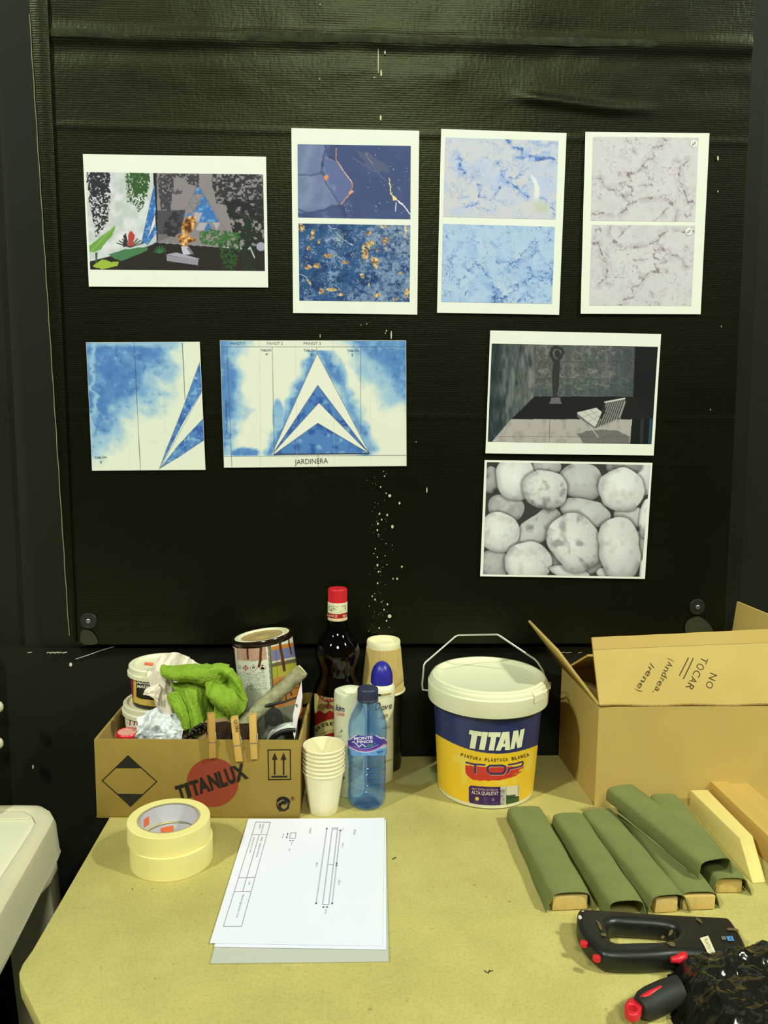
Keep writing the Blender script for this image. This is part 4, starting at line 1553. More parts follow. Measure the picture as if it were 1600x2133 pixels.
UPN = np.array([0, 0, 1.0])
P = table_sheet([(510, 1722), (806, 1712), (814, 2005), (434, 2010)], TZ + 0.0006)
sl = thing('plastic_sleeve', 'clear plastic sleeve with a sheet inside, lying under the printed plan', 'sleeve', on(620, 1990))
MB().sheet(table_sheet([(513, 1724), (804, 1714), (810, 2003), (438, 2007)], TZ + 0.0006), 0.0002, nrm=np.broadcast_to(UPN, P.shape)).build('inner_sheet', mat('sleeved_paper', (214, 222, 196), 0.7, 0.2), sl)
MB().sheet(P + UPN * 0.0006, 0, nrm=None).build('film', M_film, sl)
sc2 = thing('lower_plan_sheet', 'second white sheet showing along the right edge under the printed plan', 'paper', on(806, 1850))
P = table_sheet([(516, 1708), (804, 1708), (805, 1978), (446, 1972)], TZ + 0.0019)
MB().sheet(P, 0.0003, nrm=np.broadcast_to(UPN, P.shape)).build('paper', M_tpaper, sc2)
pl_ = thing('printed_plan', 'white printed plan with thin line drawing and title block, on the table', 'paper', on(640, 1840))
lift = lambda u, v: 0.0012 * np.clip(u - .85, 0, 1) * 8 * np.clip(.3 - v, 0, 1) + 0.0004
TSH = [(518, 1706), (801, 1704.5), (797, 1971), (437, 1965)]
P = table_sheet(TSH, TZ + 0.0024, lift=lift)
MB().sheet(P, 0.0003, nrm=np.broadcast_to(UPN, P.shape)).build('paper', M_tpaper, pl_)
mk = Marks(Plane((0, 0, TZ + 0.0030), (0, 0, 1)), 0.0002, 60)
GR = (150, 156, 152)
a1 = lambda x, y: (470 + x * .11724, 1700 + y * .11724)
for q in ([(540, 105), (795, 112), (283, 1958), (-40, 1960)],):
    mk.line([a1(*p) for p in q], 1.0, GR, True)
for a, b in (((470, 328), (728, 330)), ((232, 1097), (515, 1088)), ((158, 1345), (442, 1342)), ((598, 330), (303, 1342))):
    mk.line([a1(*a), a1(*b)], 1.0, GR)
mk.line([a1(*p) for p in ((1158, 300), (1250, 298), (1235, 398), (1138, 392))], .9, GR, True)
mk.line([a1(1105, 318), a1(1085, 380)], .8, (70, 74, 72))
for p in ((1105, 314), (1085, 382), (1148, 436), (1198, 436)):
    mk.disc(a1(*p), 1.4, 1.3, (60, 62, 60), 6)
TG = (128, 134, 130)


def rtext(t, x, y, L, h, ang=None, tr=a1):
    """small text that reads downwards along the sheet"""
    p0 = np.array(tr(x, y))
    p1 = np.array(tr(x + L[0], y + L[1]))
    mk.text(t, p0, p1, h, TG)


rtext('Fundación Teatro', 665, 140, (-42, 165), 3.2)
rtext('Madrid', 608, 140, (-14, 78), 3.2)
rtext('Rafa / Daniel Molina', 638, 375, (-98, 352), 3.4)
rtext('Atrezzo para la escena', 500, 375, (-78, 280), 3.0)
rtext('1:20', 418, 1162, (-16, 52), 3.4)
rtext('Material: Aglomerado 1.9 cm', 305, 1390, (-118, 412), 3.6)
rtext('10 cm', 1020, 316, (-18, 80), 3.0)
rtext('5 cm', 1172, 455, (-12, 62), 2.8)
rtext('x1', 1128, 580, (-8, 34), 4.5)
a2 = lambda x, y: (630 + x * .125, 1700 + y * .125)
mk.line([a2(*p) for p in ((500, 200), (590, 203), (440, 1480), (338, 1476))], .9, GR, True)
mk.line([a2(502, 226), a2(586, 228)], .8, (190, 196, 190))
mk.line([a2(426, 810), a2(520, 812)], .8, (180, 186, 180))
for a, b in (((408, 212), (230, 1458)), ((634, 244), (572, 792)), ((569, 826), (497, 1460))):
    mk.line([a2(*a), a2(*b)], .9, (150, 156, 152))
    for p in (a, b):
        mk.disc(a2(*p), 1.7, 1.7, (66, 70, 68), 7)
for p in ((352, 1522), (412, 1522)):
    mk.disc(a2(*p), 2.2, 1.2, (60, 62, 60), 7)
rtext('Lateral', 128, 205, (-14, 84), 4.2, tr=a2)
rtext('Alzado', 866, 225, (-14, 88), 4.4, tr=a2)
rtext('2 cm', 672, 200, (-6, 42), 3, tr=a2)
rtext('240 cm', 668, 455, (-10, 72), 3.2, tr=a2)
rtext('240 cm', 604, 1068, (-10, 84), 3.4, tr=a2)
rtext('480 cm', 234, 775, (-12, 80), 3.4, tr=a2)
rtext('20 cm', 382, 1562, (-10, 76), 3.4, tr=a2)
mk.build('line_drawing', pl_)

# ================================================================ masking tape
M_tape = mat('masking_tape', (238, 232, 140), 0.55, 0.3, var=0.03, vscale=200, stretch=(0.1, 0.1, 3))
M_core = mat('grey_card_core', (170, 166, 118), 0.8, 0.2)
M_liner = mat('white_core_liner', (214, 218, 206), 0.5, 0.3)
M_orange = mat('orange_sticker', (250, 128, 70), 0.6, 0.2)


def tape_roll(name, label, c, h, ri=0.0405, ro=0.0570, stickers=()):
    t = thing(name, label, 'tape', c, 'masking tape rolls')
    MB().lathe([(ri + 0.003, 0), (ro - 0.0006, 0), (ro, 0.0007), (ro, h - 0.0007), (ro - 0.0006, h), (ri + 0.003, h), (ri + 0.003, 0)], c, 96, cap=False).build('tape', M_tape, t, 40)
    MB().lathe([(ri, 0), (ri + 0.003, 0), (ri + 0.003, h - 0.0004), (ri, h - 0.0004)], c, 96, cap=False).build('core', M_core, t, 40)
    MB().lathe([(ri - 0.0002, 0.0005), (ri - 0.0002, h - 0.001)], c, 96, cap=False).build('core_liner', M_liner, t, 40)
    for th0, th1, z0, z1 in stickers:
        MB().lathe([(ri - 0.0005, z0), (ri - 0.0005, z1)], c, 8, th0=th0, th1=th1, cap=False).build('sticker', M_orange, t, 40)
    return t


tape_roll('masking_tape', 'cream masking tape roll lying flat on the table, lower of the two stacked rolls', (-0.2462, 1.0930, TZ), 0.0335, stickers=((math.radians(-172), math.radians(-146), 0.0150, 0.0290),))
tape_roll('masking_tape', 'cream masking tape roll with orange stickers inside, on top of the other roll', (-0.2500, 1.0965, TZ + 0.0335), 0.0275,
          stickers=((math.radians(-124), math.radians(-108), 0.005, 0.018),))
# ================================================================ cardboard tray
M_card = mat('brown_cardboard', (152, 132, 56), 0.8, 0.15, var=0.05, vscale=25, bump=0.08, bscale=120)
M_card_in = mat('cardboard_inside', (160, 140, 72), 0.8, 0.15, var=0.05, vscale=25)
A0 = np.array([-0.3877, 1.2139]); B0 = np.array([-0.0728, 1.2030])
ex = (B0 - A0) / np.linalg.norm(B0 - A0); ey = np.array([-ex[1], ex[0]])
TW, TD, TH = np.linalg.norm(B0 - A0), 0.206, 0.1275


def tr(u, v, z):
    p = A0 + ex * u + ey * v
    return (p[0], p[1], TZ + z)


tray = thing('cardboard_tray', 'open brown cardboard box printed with a red disc and black lettering, full of materials', 'box', tr(TW / 2, TD / 2, 0))
k = 0.004


def slab(name, pts, th, m, parent, bevel=0.0):
    """thin panel: four corner points and a thickness vector"""
    P = [np.asarray(p, float) for p in pts]
    return MB().hexa([p for p in P], [p + np.asarray(th) for p in P]).build(name, m, parent, None, None, bevel)


ez = np.array([0, 0, 1.0])
e3x, e3y = np.array([ex[0], ex[1], 0]), np.array([ey[0], ey[1], 0])
slab('bottom', [tr(0, 0, 0), tr(TW, 0, 0), tr(TW, TD, 0), tr(0, TD, 0)], ez * 0.003, M_card, tray)
slab('front_panel', [tr(0, 0, 0), tr(TW, 0, 0), tr(TW + 0.002, 0, TH), tr(0, 0, TH)], e3y * k, M_card, tray, 0.001)
slab('back_panel', [tr(0, TD - k, 0), tr(TW, TD - k, 0), tr(TW, TD - k, TH), tr(0, TD - k, TH)], e3y * k, M_card_in, tray, 0.001)
slab('side_panel', [tr(0, k, 0), tr(0, TD - k, 0), tr(0, TD - k, TH + 0.001), tr(0, k, TH)], e3x * k, M_card_in, tray, 0.001)
slab('side_panel', [tr(TW - k, k, 0), tr(TW - k, TD - k, 0), tr(TW + 0.001, TD - k, TH + 0.004), tr(TW - k + 0.002, k, TH)], e3x * k, M_card_in, tray, 0.001)
slab('torn_flap', [tr(TW - 0.030, TD - 0.012, TH - 0.02), tr(TW - 0.001, TD - 0.020, TH - 0.01), tr(TW + 0.001, TD - 0.012, TH + 0.006), tr(TW - 0.020, TD - 0.006, TH + 0.001)], (0, 0.003, 0), M_card, tray)
ZT = (180, 1280, .3)
TRF = Plane(tr(0, 0, 0), (-ey[0], -ey[1], 0))
mk = Marks(TRF, 0.0004, 60, ZT)
KB = (38, 38, 28)
mk.line([(289, 980), (488, 1160), (307, 1330), (110, 1153)], 7, KB, True)
mk.poly([(289, 975), (385, 1066), (202, 1066)], KB)
mk.poly([(307, 1336), (392, 1247), (208, 1244)], KB)
mk.build('printed_diamond', tray)
mk = Marks(TRF, 0.0004, 60, ZT)
mk.line([(1262, 940), (1416, 938), (1418, 1144), (1266, 1146)], 7, KB, True)
for x in (1308, 1370):
    mk.poly([(x - 20, 1008), (x + 20, 1008), (x, 958)], KB)
    mk.line([(x, 1000), (x, 1108)], 10, KB)
mk.line([(1290, 1125), (1392, 1124)], 12, KB)
mk.build('printed_arrows', tray)
mk = Marks(TRF, 0.0004, 60, ZT)
cx, cy = 1366, 1318
for a0, a1_, r, w in ((-2.5, 2.2, 44, 20), (.6, 5.4, 44, 6)):
    pts = [(cx + r * math.cos(a0 + (a1_ - a0) * i / 20), cy + r * math.sin(a0 + (a1_ - a0) * i / 20)) for i in range(21)]
    mk.line(pts[:10] if w == 20 else pts, w, KB)
mk.line([(cx - 30, cy + 26), (cx - 22, cy), (cx - 2, cy - 14), (cx + 12, cy - 14)], 20, KB)
mk.poly([(cx + 6, cy - 40), (cx + 38, cy - 18), (cx + 8, cy + 8)], KB)
mk.line([(cx + 40, cy - 10), (cx + 34, cy + 24), (cx + 10, cy + 40)], 14, KB)
mk.poly([(cx - 18, cy + 14), (cx + 14, cy + 44), (cx - 30, cy + 48)], KB)
mk.text('R', (1427, 1283), (1440, 1283), 14, KB)
mk.line([(1433 + 12 * math.cos(i * .45), 1277 + 12 * math.sin(i * .45)) for i in range(14)], 2.5, KB, True)
mk.build('printed_recycling_mark', tray)
mk = Marks(TRF, 0.0004, 60, ZT)
mk.disc((877, 1165), 179, 170, (146, 66, 40), 48)
mk.build('printed_disc', tray)
mk = Marks(TRF, 0.0008, 60, ZT)
for ch, a, b, h in (('T', (640, 1288), (702, 1270), 100), ('I', (704, 1268), (732, 1260), 100), ('T', (736, 1258), (800, 1240), 102), ('A', (788, 1241), (866, 1217), 104), ('N', (868, 1216), (934, 1195), 106), ('L', (938, 1194), (986, 1180), 108), ('U', (988, 1176), (1046, 1156), 110), ('X', (1042, 1157), (1126, 1128), 108)):
    mk.text(ch, a, b, h, KB, 0.045)
mk.build('printed_lettering', tray)

# ================================================================ things in the tray
M_lid = mat('cream_plastic_lid', (236, 240, 186), 0.4, 0.4)


def tub(name, label, cx, cy, z0, r0, r1, h, rl, hl, zl):
    """plastic tub: body radius r0 (bottom) to r1 (top), lid radius rl and height hl starting at zl"""
    t = thing(name, label, 'tub', (cx, cy, z0))
    MB().lathe([(0, 0), (r0 - .002, 0), (r0, .002), (r1, zl + 0.004), (0, zl + .004)], (cx, cy, z0), 64).build('body', M_lid, t, 40)
    lp = [(rl - .003, zl), (rl, zl + .001), (rl, zl + hl * .38), (rl - .0022, zl + hl * .45), (rl - .0022, zl + hl * .9), (rl - .0042, zl + hl), (rl - .0085, zl + hl), (rl - .0105, zl + hl - .0035), (rl - .018, zl + hl - .0045), (0, zl + hl - .0045)]
    MB().lathe(lp, (cx, cy, z0), 72).build('lid', M_lid, t, 40)
    return t


# lower tub: olive label with a red word on a white plate
tcx, tcy = -0.3165, 1.345
zL = TZ + 0.004
tubl = tub('filler_tub', 'larger tub with an olive label and red word, under the small tub in the box', tcx, tcy, zL, .054, .0585, .13, .0620, .0190, 0.1205)
coneL = Cone(tcx, tcy, zL, .054, zL + .12, .0583)
ZU = (240, 1340, .13125)


def paint_olive(X, Y):
    c = Cv(X, Y, ZU, (128, 122, 52))
    c.mix(np.clip((Y - 1560) / 8, 0, 1), (228, 228, 190))
    return c.c, None


lab = print_mesh(coneL.grid(-1.75, 1.75, zL + .01, zL + .119, .0016, .0004), paint_olive, 'label', tubl, ink('gloss_label_ink', .35, .4))
mk = Marks(coneL, .0007, 6, ZU)
mk.poly(rounded([(165, 1110), (260, 1115), (420, 1135), (560, 1140), (560, 1400), (190, 1400), (165, 1250)]), (238, 240, 200))
for ch, x in (('T', 200), ('I', 285), ('T', 318), ('A', 392), ('N', 470)):
    mk.text(ch, (x + 10, 1290), (x + (30 if ch == 'I' else 66), 1294), 128, (190, 30, 34), .05)
mk.build('lettering', lab)

# upper tub: black and yellow label
zU = zL + .1205 + .0145
ucx, ucy = -0.3145, 1.345
tubu = tub('wood_filler_tub', 'small white-lidded tub with a black and yellow label, on top of the olive tub', ucx, ucy, zU, .0455, .0490, .065, .0535, .0180, 0.0510)
coneU = Cone(ucx, ucy, zU, .0455, zU + .055, .0490)


def paint_wood(X, Y):
    c = Cv(X, Y, ZU, (222, 196, 70))
    yy = c.Y - 52 * ((c.X - 640) / 300)**2 * -1
    c.mix(((c.X > 335) & (yy < 905)).astype(float), (30, 30, 26))
    c.mix((yy > 1002).astype(float), (58, 58, 46))
    c.mix((yy > 1066).astype(float), (200, 200, 160))
    c.mix((c.X < 290).astype(float), (150, 50, 70))
    return c.c, None


lab = print_mesh(coneU.grid(-1.75, 1.75, zU + .002, zU + .0505, .0008, .0006), paint_wood, 'label', tubu, ink('gloss_label_ink', .35, .4))
mk = Marks(coneU, .0010, 5, ZU)
mk.text('MASILLA', (352, 634), (650, 662), 46, (236, 240, 205), .03)
mk.next()
mk.text('MADERA', (356, 700), (640, 724), 46, (236, 240, 205), .03)
mk.next()
mk.text('PINO CLARO', (378, 880), (690, 898), 40, (50, 46, 24), .012)
mk.next()
mk.text('MASILLA LISTA AL USO', (412, 930), (700, 952), 22, (210, 210, 175), .008)
mk.build('lettering', lab)
zt = zU + .0510 + .0180 - .0040
MB().hexa([on(x, y, zt) for x, y in ((300, 1384), (318, 1387), (320, 1381), (302, 1379))], [on(x, y, zt + .0004) for x, y in ((300, 1384), (318, 1387), (320, 1381), (302, 1379))]).build('price_sticker', M_orange, tubu)

# red-capped bottle
M_red = mat('red_plastic', (214, 34, 44), 0.4, 0.45)
rb = thing('red_cap_bottle', 'bottle with a red ribbed cap in the front left corner of the box', 'bottle', (-0.3455, 1.247, TZ + .004))
MB().lathe([(0, 0), (.017, 0), (.018, .002), (.018, .085), (.013, .098), (.013, .104), (0, .104)], (-0.3455, 1.247, TZ + .004), 36).build('body', M_lid, rb, 40)
MB().lathe([(.0172, .100), (.0176, .101), (.0176, .120), (.0160, .1225), (.0150, .1215), (0, .1210)], (-0.3455, 1.247, TZ + .004), 72, wob=lambda th, z: .00025 * np.sign(np.sin(th * 30)) * (z < .119)).build('cap', M_red, rb, 30)
MB().lathe([(.0148, .1212), (.0146, .1218), (0, .1218)], (-0.3455, 1.247, TZ + .004), 36).build('cap_dust', mat('dusty_top', (214, 160, 130), .8, .1), rb, 40)


def pxpath(lst):
    return [(*at(x, y, Y), r) for x, y, Y, r in lst]


def clamp_floor(me, z, name=None):
    co = np.empty(len(me.vertices) * 3)
    me.vertices.foreach_get('co', co)
    co = co.reshape(-1, 3)
    co[:, 2] = np.maximum(co[:, 2], z)
    me.vertices.foreach_set('co', co.ravel())
    return me


# draped cloths: a few measured points of the sheet, refined smoothly, with folds
def drape(rows, nu, nv, folds, th):
    C_ = np.array([[at(*q) for q in r] for r in rows])

    def up(C, n, axis):
        m = C.shape[axis]
        C = np.moveaxis(C, axis, 0)
        t_ = np.linspace(0, m - 1, n)
        i_ = np.clip(t_.astype(int), 0, m - 2)
        f_ = (t_ - i_).reshape(-1, *([1] * (C.ndim - 1)))
        g = lambda k: C[np.clip(i_ + k, 0, m - 1)]
        p0, p1, p2, p3 = g(-1), g(0), g(1), g(2)
        R = .5 * (2 * p1 + (p2 - p0) * f_ + (2 * p0 - 5 * p1 + 4 * p2 - p3) * f_**2 + (3 * p1 - p0 - 3 * p2 + p3) * f_**3)
        return np.moveaxis(R, 0, axis)
    S = up(up(C_, nu, 0), nv, 1)
    v_, u_ = np.meshgrid(np.linspace(0, 1, nu), np.linspace(0, 1, nv), indexing='ij')
    du = np.gradient(S, axis=1); dv = np.gradient(S, axis=0)
    nn = np.cross(du, dv); nn /= np.linalg.norm(nn, axis=-1, keepdims=True) + 1e-9
    if nn[..., 1].mean() > 0:
        nn = -nn
    d = np.zeros(u_.shape)
    for a, fu, fv, sd in folds:
        n_ = fbm(u_ * fu + v_ * fv * .3, v_ * fv + sd, sd, 2 if a > .0015 else 3)
        d += a * (1 - 4.5 * np.abs(n_ - .5))
    return MB().sheet(S + nn * d[..., None], th, nrm=nn)


rag_rows = [[(330, 1395, 1.300), (342, 1368, 1.300), (362, 1358, 1.311), (386, 1368, 1.334), (412, 1382, 1.340), (448, 1398, 1.340)],
            [(312, 1408, 1.284), (326, 1402, 1.280), (350, 1388, 1.290), (378, 1392, 1.314), (406, 1402, 1.322), (440, 1414, 1.327)],
            [(322, 1436, 1.276), (330, 1440, 1.270), (348, 1424, 1.278), (372, 1432, 1.304), (400, 1440, 1.312), (430, 1450, 1.317)],
            [(328, 1468, 1.274), (336, 1466, 1.266), (350, 1460, 1.270), (370, 1470, 1.294), (395, 1480, 1.302), (420, 1490, 1.306)],
            [(342, 1496, 1.268), (348, 1494, 1.264), (360, 1496, 1.260), (374, 1504, 1.284), (392, 1512, 1.292), (414, 1520, 1.296)],
            [(356, 1524, 1.268), (362, 1524, 1.258), (370, 1526, 1.270), (382, 1530, 1.278), (396, 1536, 1.286), (412, 1542, 1.290)]]
o = drape(rag_rows, 64, 64, [(.0045, 5, 2.2, 3), (.0022, 11, 5, 8), (.0008, 26, 18, 13)], .0012).build('cotton_rag', mat('off_white_cotton', (236, 230, 190), .9, .1, var=.05, vscale=60, bump=.25, bscale=500), None, 80, at(370, 1526, 1.25))
tag(o, 'off-white cotton rag hanging over the tubs in the box', 'rag')
sm_rows = [[(322, 1428, 1.262), (330, 1424, 1.258), (338, 1432, 1.262)], [(304, 1438, 1.254), (314, 1440, 1.246), (330, 1446, 1.256)], [(298, 1447, 1.250), (312, 1450, 1.244), (328, 1462, 1.254)]]
o2 = drape(sm_rows, 20, 20, [(.002, 4, 3, 5)], .001).build('rag_corner', MATS['off_white_cotton'], o, 80)

# crumpled pale plastic
M_wrapb = mat('pale_blue_plastic', (214, 226, 208), .35, .45, var=.08, vscale=50)
pwr = thing('crumpled_plastic', 'crumpled pale blue-white plastic wrap in front of the tubs in the box', 'plastic wrap', at(330, 1530, 1.24))
pl1 = [[(300, 1500, 1.262), (316, 1486, 1.264), (336, 1478, 1.266), (356, 1488, 1.264), (376, 1508, 1.258)],
       [(288, 1512, 1.250), (308, 1504, 1.246), (332, 1494, 1.248), (356, 1504, 1.246), (380, 1518, 1.246)],
       [(286, 1528, 1.246), (306, 1522, 1.240), (332, 1512, 1.238), (356, 1520, 1.238), (378, 1526, 1.242)],
       [(292, 1552, 1.244), (310, 1552, 1.236), (334, 1548, 1.234), (356, 1550, 1.234), (374, 1552, 1.238)]]
drape(pl1, 70, 80, [(.0075, 3.2, 2.0, 51), (.0034, 6, 4.5, 53), (.0010, 14, 12, 55)], .0005).build('wrap_fold', M_wrapb, pwr, 35)
pl2 = [[(322, 1524, 1.240), (336, 1512, 1.236), (350, 1518, 1.236), (362, 1530, 1.238)], [(314, 1540, 1.236), (334, 1530, 1.230), (352, 1532, 1.230), (364, 1540, 1.234)], [(314, 1556, 1.236), (334, 1556, 1.228), (352, 1556, 1.228), (364, 1556, 1.234)]]
drape(pl2, 40, 40, [(.0040, 4, 3, 57), (.0020, 9, 7, 59)], .0005).build('wrap_fold', M_wrapb, pwr, 35)

# green towelling cloth
M_green = mat('green_microfibre', (144, 184, 54), .95, .08, var=.14, vscale=55, bump=.9, bscale=700)
gc = thing('green_cloth', 'crumpled bright green microfibre cloth on top of the box contents', 'cloth', at(420, 1520, 1.25))
# the cloth's big folds: a roll across the top, a bulging fold at the right, hanging tails at the left
gtop = [[(336, 1386, 1.272), (360, 1387, 1.270), (395, 1384, 1.272), (425, 1384, 1.274), (452, 1382, 1.276), (478, 1386, 1.278)],
        [(334, 1397, 1.260), (360, 1400, 1.252), (395, 1398, 1.252), (425, 1398, 1.252), (452, 1394, 1.258), (476, 1392, 1.266)],
        [(340, 1408, 1.258), (362, 1414, 1.250), (395, 1414, 1.250), (428, 1418, 1.250), (452, 1414, 1.258), (472, 1404, 1.266)],
        [(352, 1412, 1.272), (372, 1419, 1.268), (398, 1421, 1.270), (426, 1430, 1.262), (448, 1436, 1.262), (468, 1420, 1.270)]]
gright = [[(428, 1392, 1.268), (448, 1384, 1.268), (468, 1383, 1.268), (486, 1396, 1.266), (500, 1414, 1.264), (512, 1446, 1.264)],
          [(430, 1408, 1.254), (446, 1402, 1.256), (462, 1398, 1.258), (478, 1408, 1.256), (494, 1424, 1.252), (514, 1458, 1.256)],
          [(428, 1426, 1.248), (440, 1424, 1.252), (458, 1416, 1.272), (474, 1424, 1.274), (484, 1432, 1.258), (512, 1472, 1.252)],
          [(430, 1446, 1.246), (444, 1446, 1.242), (462, 1440, 1.250), (478, 1440, 1.250), (492, 1452, 1.244), (506, 1482, 1.248)],
          [(440, 1462, 1.250), (454, 1468, 1.242), (468, 1470, 1.238), (482, 1472, 1.238), (492, 1476, 1.240), (496, 1492, 1.248)],
          [(452, 1474, 1.262), (464, 1486, 1.254), (474, 1494, 1.250), (482, 1500, 1.248), (488, 1502, 1.248), (488, 1504, 1.252)]]
gmid = [[(356, 1426, 1.280), (378, 1420, 1.274), (402, 1420, 1.272), (428, 1432, 1.274), (448, 1448, 1.280)],
        [(366, 1438, 1.268), (384, 1436, 1.262), (404, 1438, 1.258), (426, 1450, 1.266), (440, 1462, 1.276)],
        [(378, 1456, 1.260), (392, 1458, 1.254), (406, 1462, 1.250), (424, 1472, 1.262), (432, 1484, 1.272)],
        [(388, 1480, 1.254), (398, 1484, 1.248), (410, 1488, 1.246), (422, 1494, 1.256), (428, 1504, 1.266)],
        [(392, 1508, 1.250), (400, 1512, 1.244), (410, 1514, 1.242), (418, 1516, 1.250), (424, 1522, 1.258)],
        [(394, 1534, 1.248), (402, 1536, 1.240), (408, 1536, 1.238), (414, 1536, 1.246), (420, 1540, 1.254)]]
gtail = [[(347, 1452, 1.252), (354, 1444, 1.250), (364, 1440, 1.254), (374, 1444, 1.260)],
         [(354, 1466, 1.246), (362, 1462, 1.244), (372, 1458, 1.250), (382, 1460, 1.256)],
         [(366, 1484, 1.242), (374, 1480, 1.240), (382, 1476, 1.246), (390, 1478, 1.252)],
         [(376, 1504, 1.240), (383, 1500, 1.236), (389, 1496, 1.242), (395, 1498, 1.248)],
         [(382, 1522, 1.238), (388, 1520, 1.235), (392, 1518, 1.240), (396, 1520, 1.244)]]
gback = [[(420, 1424, 1.292), (450, 1420, 1.292), (480, 1420, 1.290)], [(424, 1460, 1.284), (450, 1460, 1.280), (480, 1460, 1.278)], [(432, 1505, 1.268), (456, 1508, 1.262), (478, 1510, 1.258)]]
for nm, rows_, fo in (('top_fold', gtop, [(.0016, 7, 3, 21)]), ('right_fold', gright, [(.0018, 6, 4, 23)]), ('middle_fold', gmid, [(.0022, 5, 3, 25)]), ('tail', gtail, [(.0012, 5, 3, 27)]), ('back_fold', gback, [(.002, 5, 3, 29)])):
    drape(rows_, 70, 70, fo + [(.0007, 34, 30, 31), (.0005, 80, 76, 33)], .0038).build(nm, M_green, gc, 80)

# paint tin leaning to the left
axis = np.array([-0.0155, 0.004, 0.113]); axis /= np.linalg.norm(axis)
ctop = at(545.5, 1321, 1.358)
CH, CR = 0.150, 0.0506
cb = ctop - axis * CH
zx = Vector(axis)
xx = Vector((1, 0, 0)) - zx * zx.dot(Vector((1, 0, 0)))
xx.normalize()
yx = zx.cross(xx)
MC = Matrix(((xx[0], yx[0], zx[0], cb[0]), (xx[1], yx[1], zx[1], cb[1]), (xx[2], yx[2], zx[2], cb[2]), (0, 0, 0, 1)))
can = thing('paint_tin', 'leaning paint tin with brown varnish drips at the back of the box', 'tin', cb)
M_tin = mat('tinplate', (0.55, 0.54, 0.45), .35, .5, .8, photo=False)
M_drip = mat('dark_varnish', (34, 20, 10), .15, .6)
MB().lathe([(0, 0), (CR - .001, 0), (CR + .001, .002), (CR - .0002, .005), (CR - .0002, CH - .006), (CR, CH - .004)], (0, 0, 0), 72, M=MC).build('body', M_tin, can, 40)
MB().lathe([(CR - .0005, CH - .0105), (CR + .0014, CH - .0085), (CR + .0016, CH - .003), (CR + .0004, CH - .0005), (CR - .003, CH), (CR - .0045, CH - .001)], (0, 0, 0), 72, M=MC, cap=False,
           wob=lambda th, z: .0007 * (fbm(th * 6, th * 0 + z * 300, 3) - .3) * (z < CH - .003)).build('rim', M_drip, can, 50)
MB().lathe([(CR - .0042, CH - .0008), (CR - .006, CH - .0002), (CR - .0085, CH - .0006), (CR - .0100, CH - .0035), (CR - .0135, CH - .0035), (CR - .0150, CH - .0022)], (0, 0, 0), 72, M=MC, cap=False).build('lid_ring', mat('cream_lid', (226, 230, 176), .4, .4), can, 40)
MB().lathe([(CR - .0150, CH - .0022), (CR - .0165, CH - .0030), (.014, CH - .0030), (.012, CH - .0022), (0, CH - .0022)], (0, 0, 0), 72, M=MC, cap=False).build('lid', mat('tan_lid', (176, 156, 92), .5, .4, var=.1, vscale=80), can, 40)
coneC = Cone(0, 0, 0, CR, CH, CR, MC)
ZC = (470, 1280, .1125)


def paint_tin(X, Y):
    c = Cv(X, Y, ZC, (222, 232, 190))
    lean = (c.Y - 400) * .072           # print columns follow the leaning tin
    x = c.X - lean
    c.mix(((x < 150) & (c.Y > 610) & (c.Y < 1060)).astype(float), (110, 30, 46))
    arc = 30 * ((x - 470) / 330)**2
    y = c.Y + arc * 1.1 - (x - 470) * -.02
    pink = (x > 182) & (x < 735) & (y > 505) & (y < 862)
    c.mix(pink.astype(float), (206, 168, 132))
    rows = (np.sin(y * 2 * np.pi / 25) > .2)
    dens = (fbm(x / 9, np.floor(y / 25) * 3.1, 5, 2) > .45)
    c.mix((pink & rows & dens).astype(float) * .45, (150, 100, 84))
    grey = (x > 160) & (x < 700) & (y > 1068) & (y < 1440)
    rows = (np.sin(y * 2 * np.pi / 20) > .0)
    c.mix((grey & rows & dens).astype(float) * .75, (112, 124, 104))
    c.mix(((x > 160) & (x < 740) & (y > 1450)).astype(float) * .4, (190, 204, 160))
    c.mix(((x > 150) & (x < 250) & (y > 1500) & (y < 1590) & (np.sin(x * .9) > 0)).astype(float), (60, 70, 54))
    c.mix(((x > 764) & (x < 822)).astype(float), (92, 98, 70))
    c.mix(((x > 776) & (x < 790)).astype(float), (150, 156, 120))
    # picture side
    sc_ = x > 822
    yr = c.Y + (x - 822) * .20
    c.mix((sc_ & (yr > 600)).astype(float), (196, 128, 52))
    c.mix((sc_ & (yr > 675) & (yr < 905) & (x > 832) & ((x < 985) | (x > 1035))).astype(float), (116, 124, 150))
    c.mix((sc_ & (yr > 870) & (yr < 905) & ((x < 985) | (x > 1035))).astype(float), (206, 206, 160))
    c.mix((sc_ & (yr > 905) & (yr < 975)).astype(float), (104, 100, 60))
    c.mix((sc_ & (yr > 975) & (yr < 1180)).astype(float), (172, 172, 56))
    c.mix((sc_ & (yr > 1180)).astype(float) * np.clip((c.n(90, 61) - .35) * 4, 0, 1), (186, 138, 72))
    c.mix((sc_ & (yr > 1430) & (yr < 1450)).astype(float), (140, 88, 40))
    c.line([(932, 640), (962, 1180)], 7, (90, 64, 40))
    # runs of varnish
    for q, w in (([(392, 430), (400, 560), (412, 815)], 34), ([(640, 420), (652, 640), (645, 850), (618, 960)], 48), ([(985, 390), (1010, 560), (1050, 800), (1090, 1030)], 52), ([(1155, 340), (1180, 560), (1215, 730)], 26), ([(1105, 1290), (1122, 1590)], 22), ([(1150, 1270), (1190, 1400), (1222, 1490)], 30)):
        c.line(q, w, (72, 42, 18), 1, 6, 60, 66, 3)
        c.line([(a - w * .2, b) for a, b in q], w * .3, (118, 72, 34), .6, 6, 60, 66, 3)
    return c.c, None


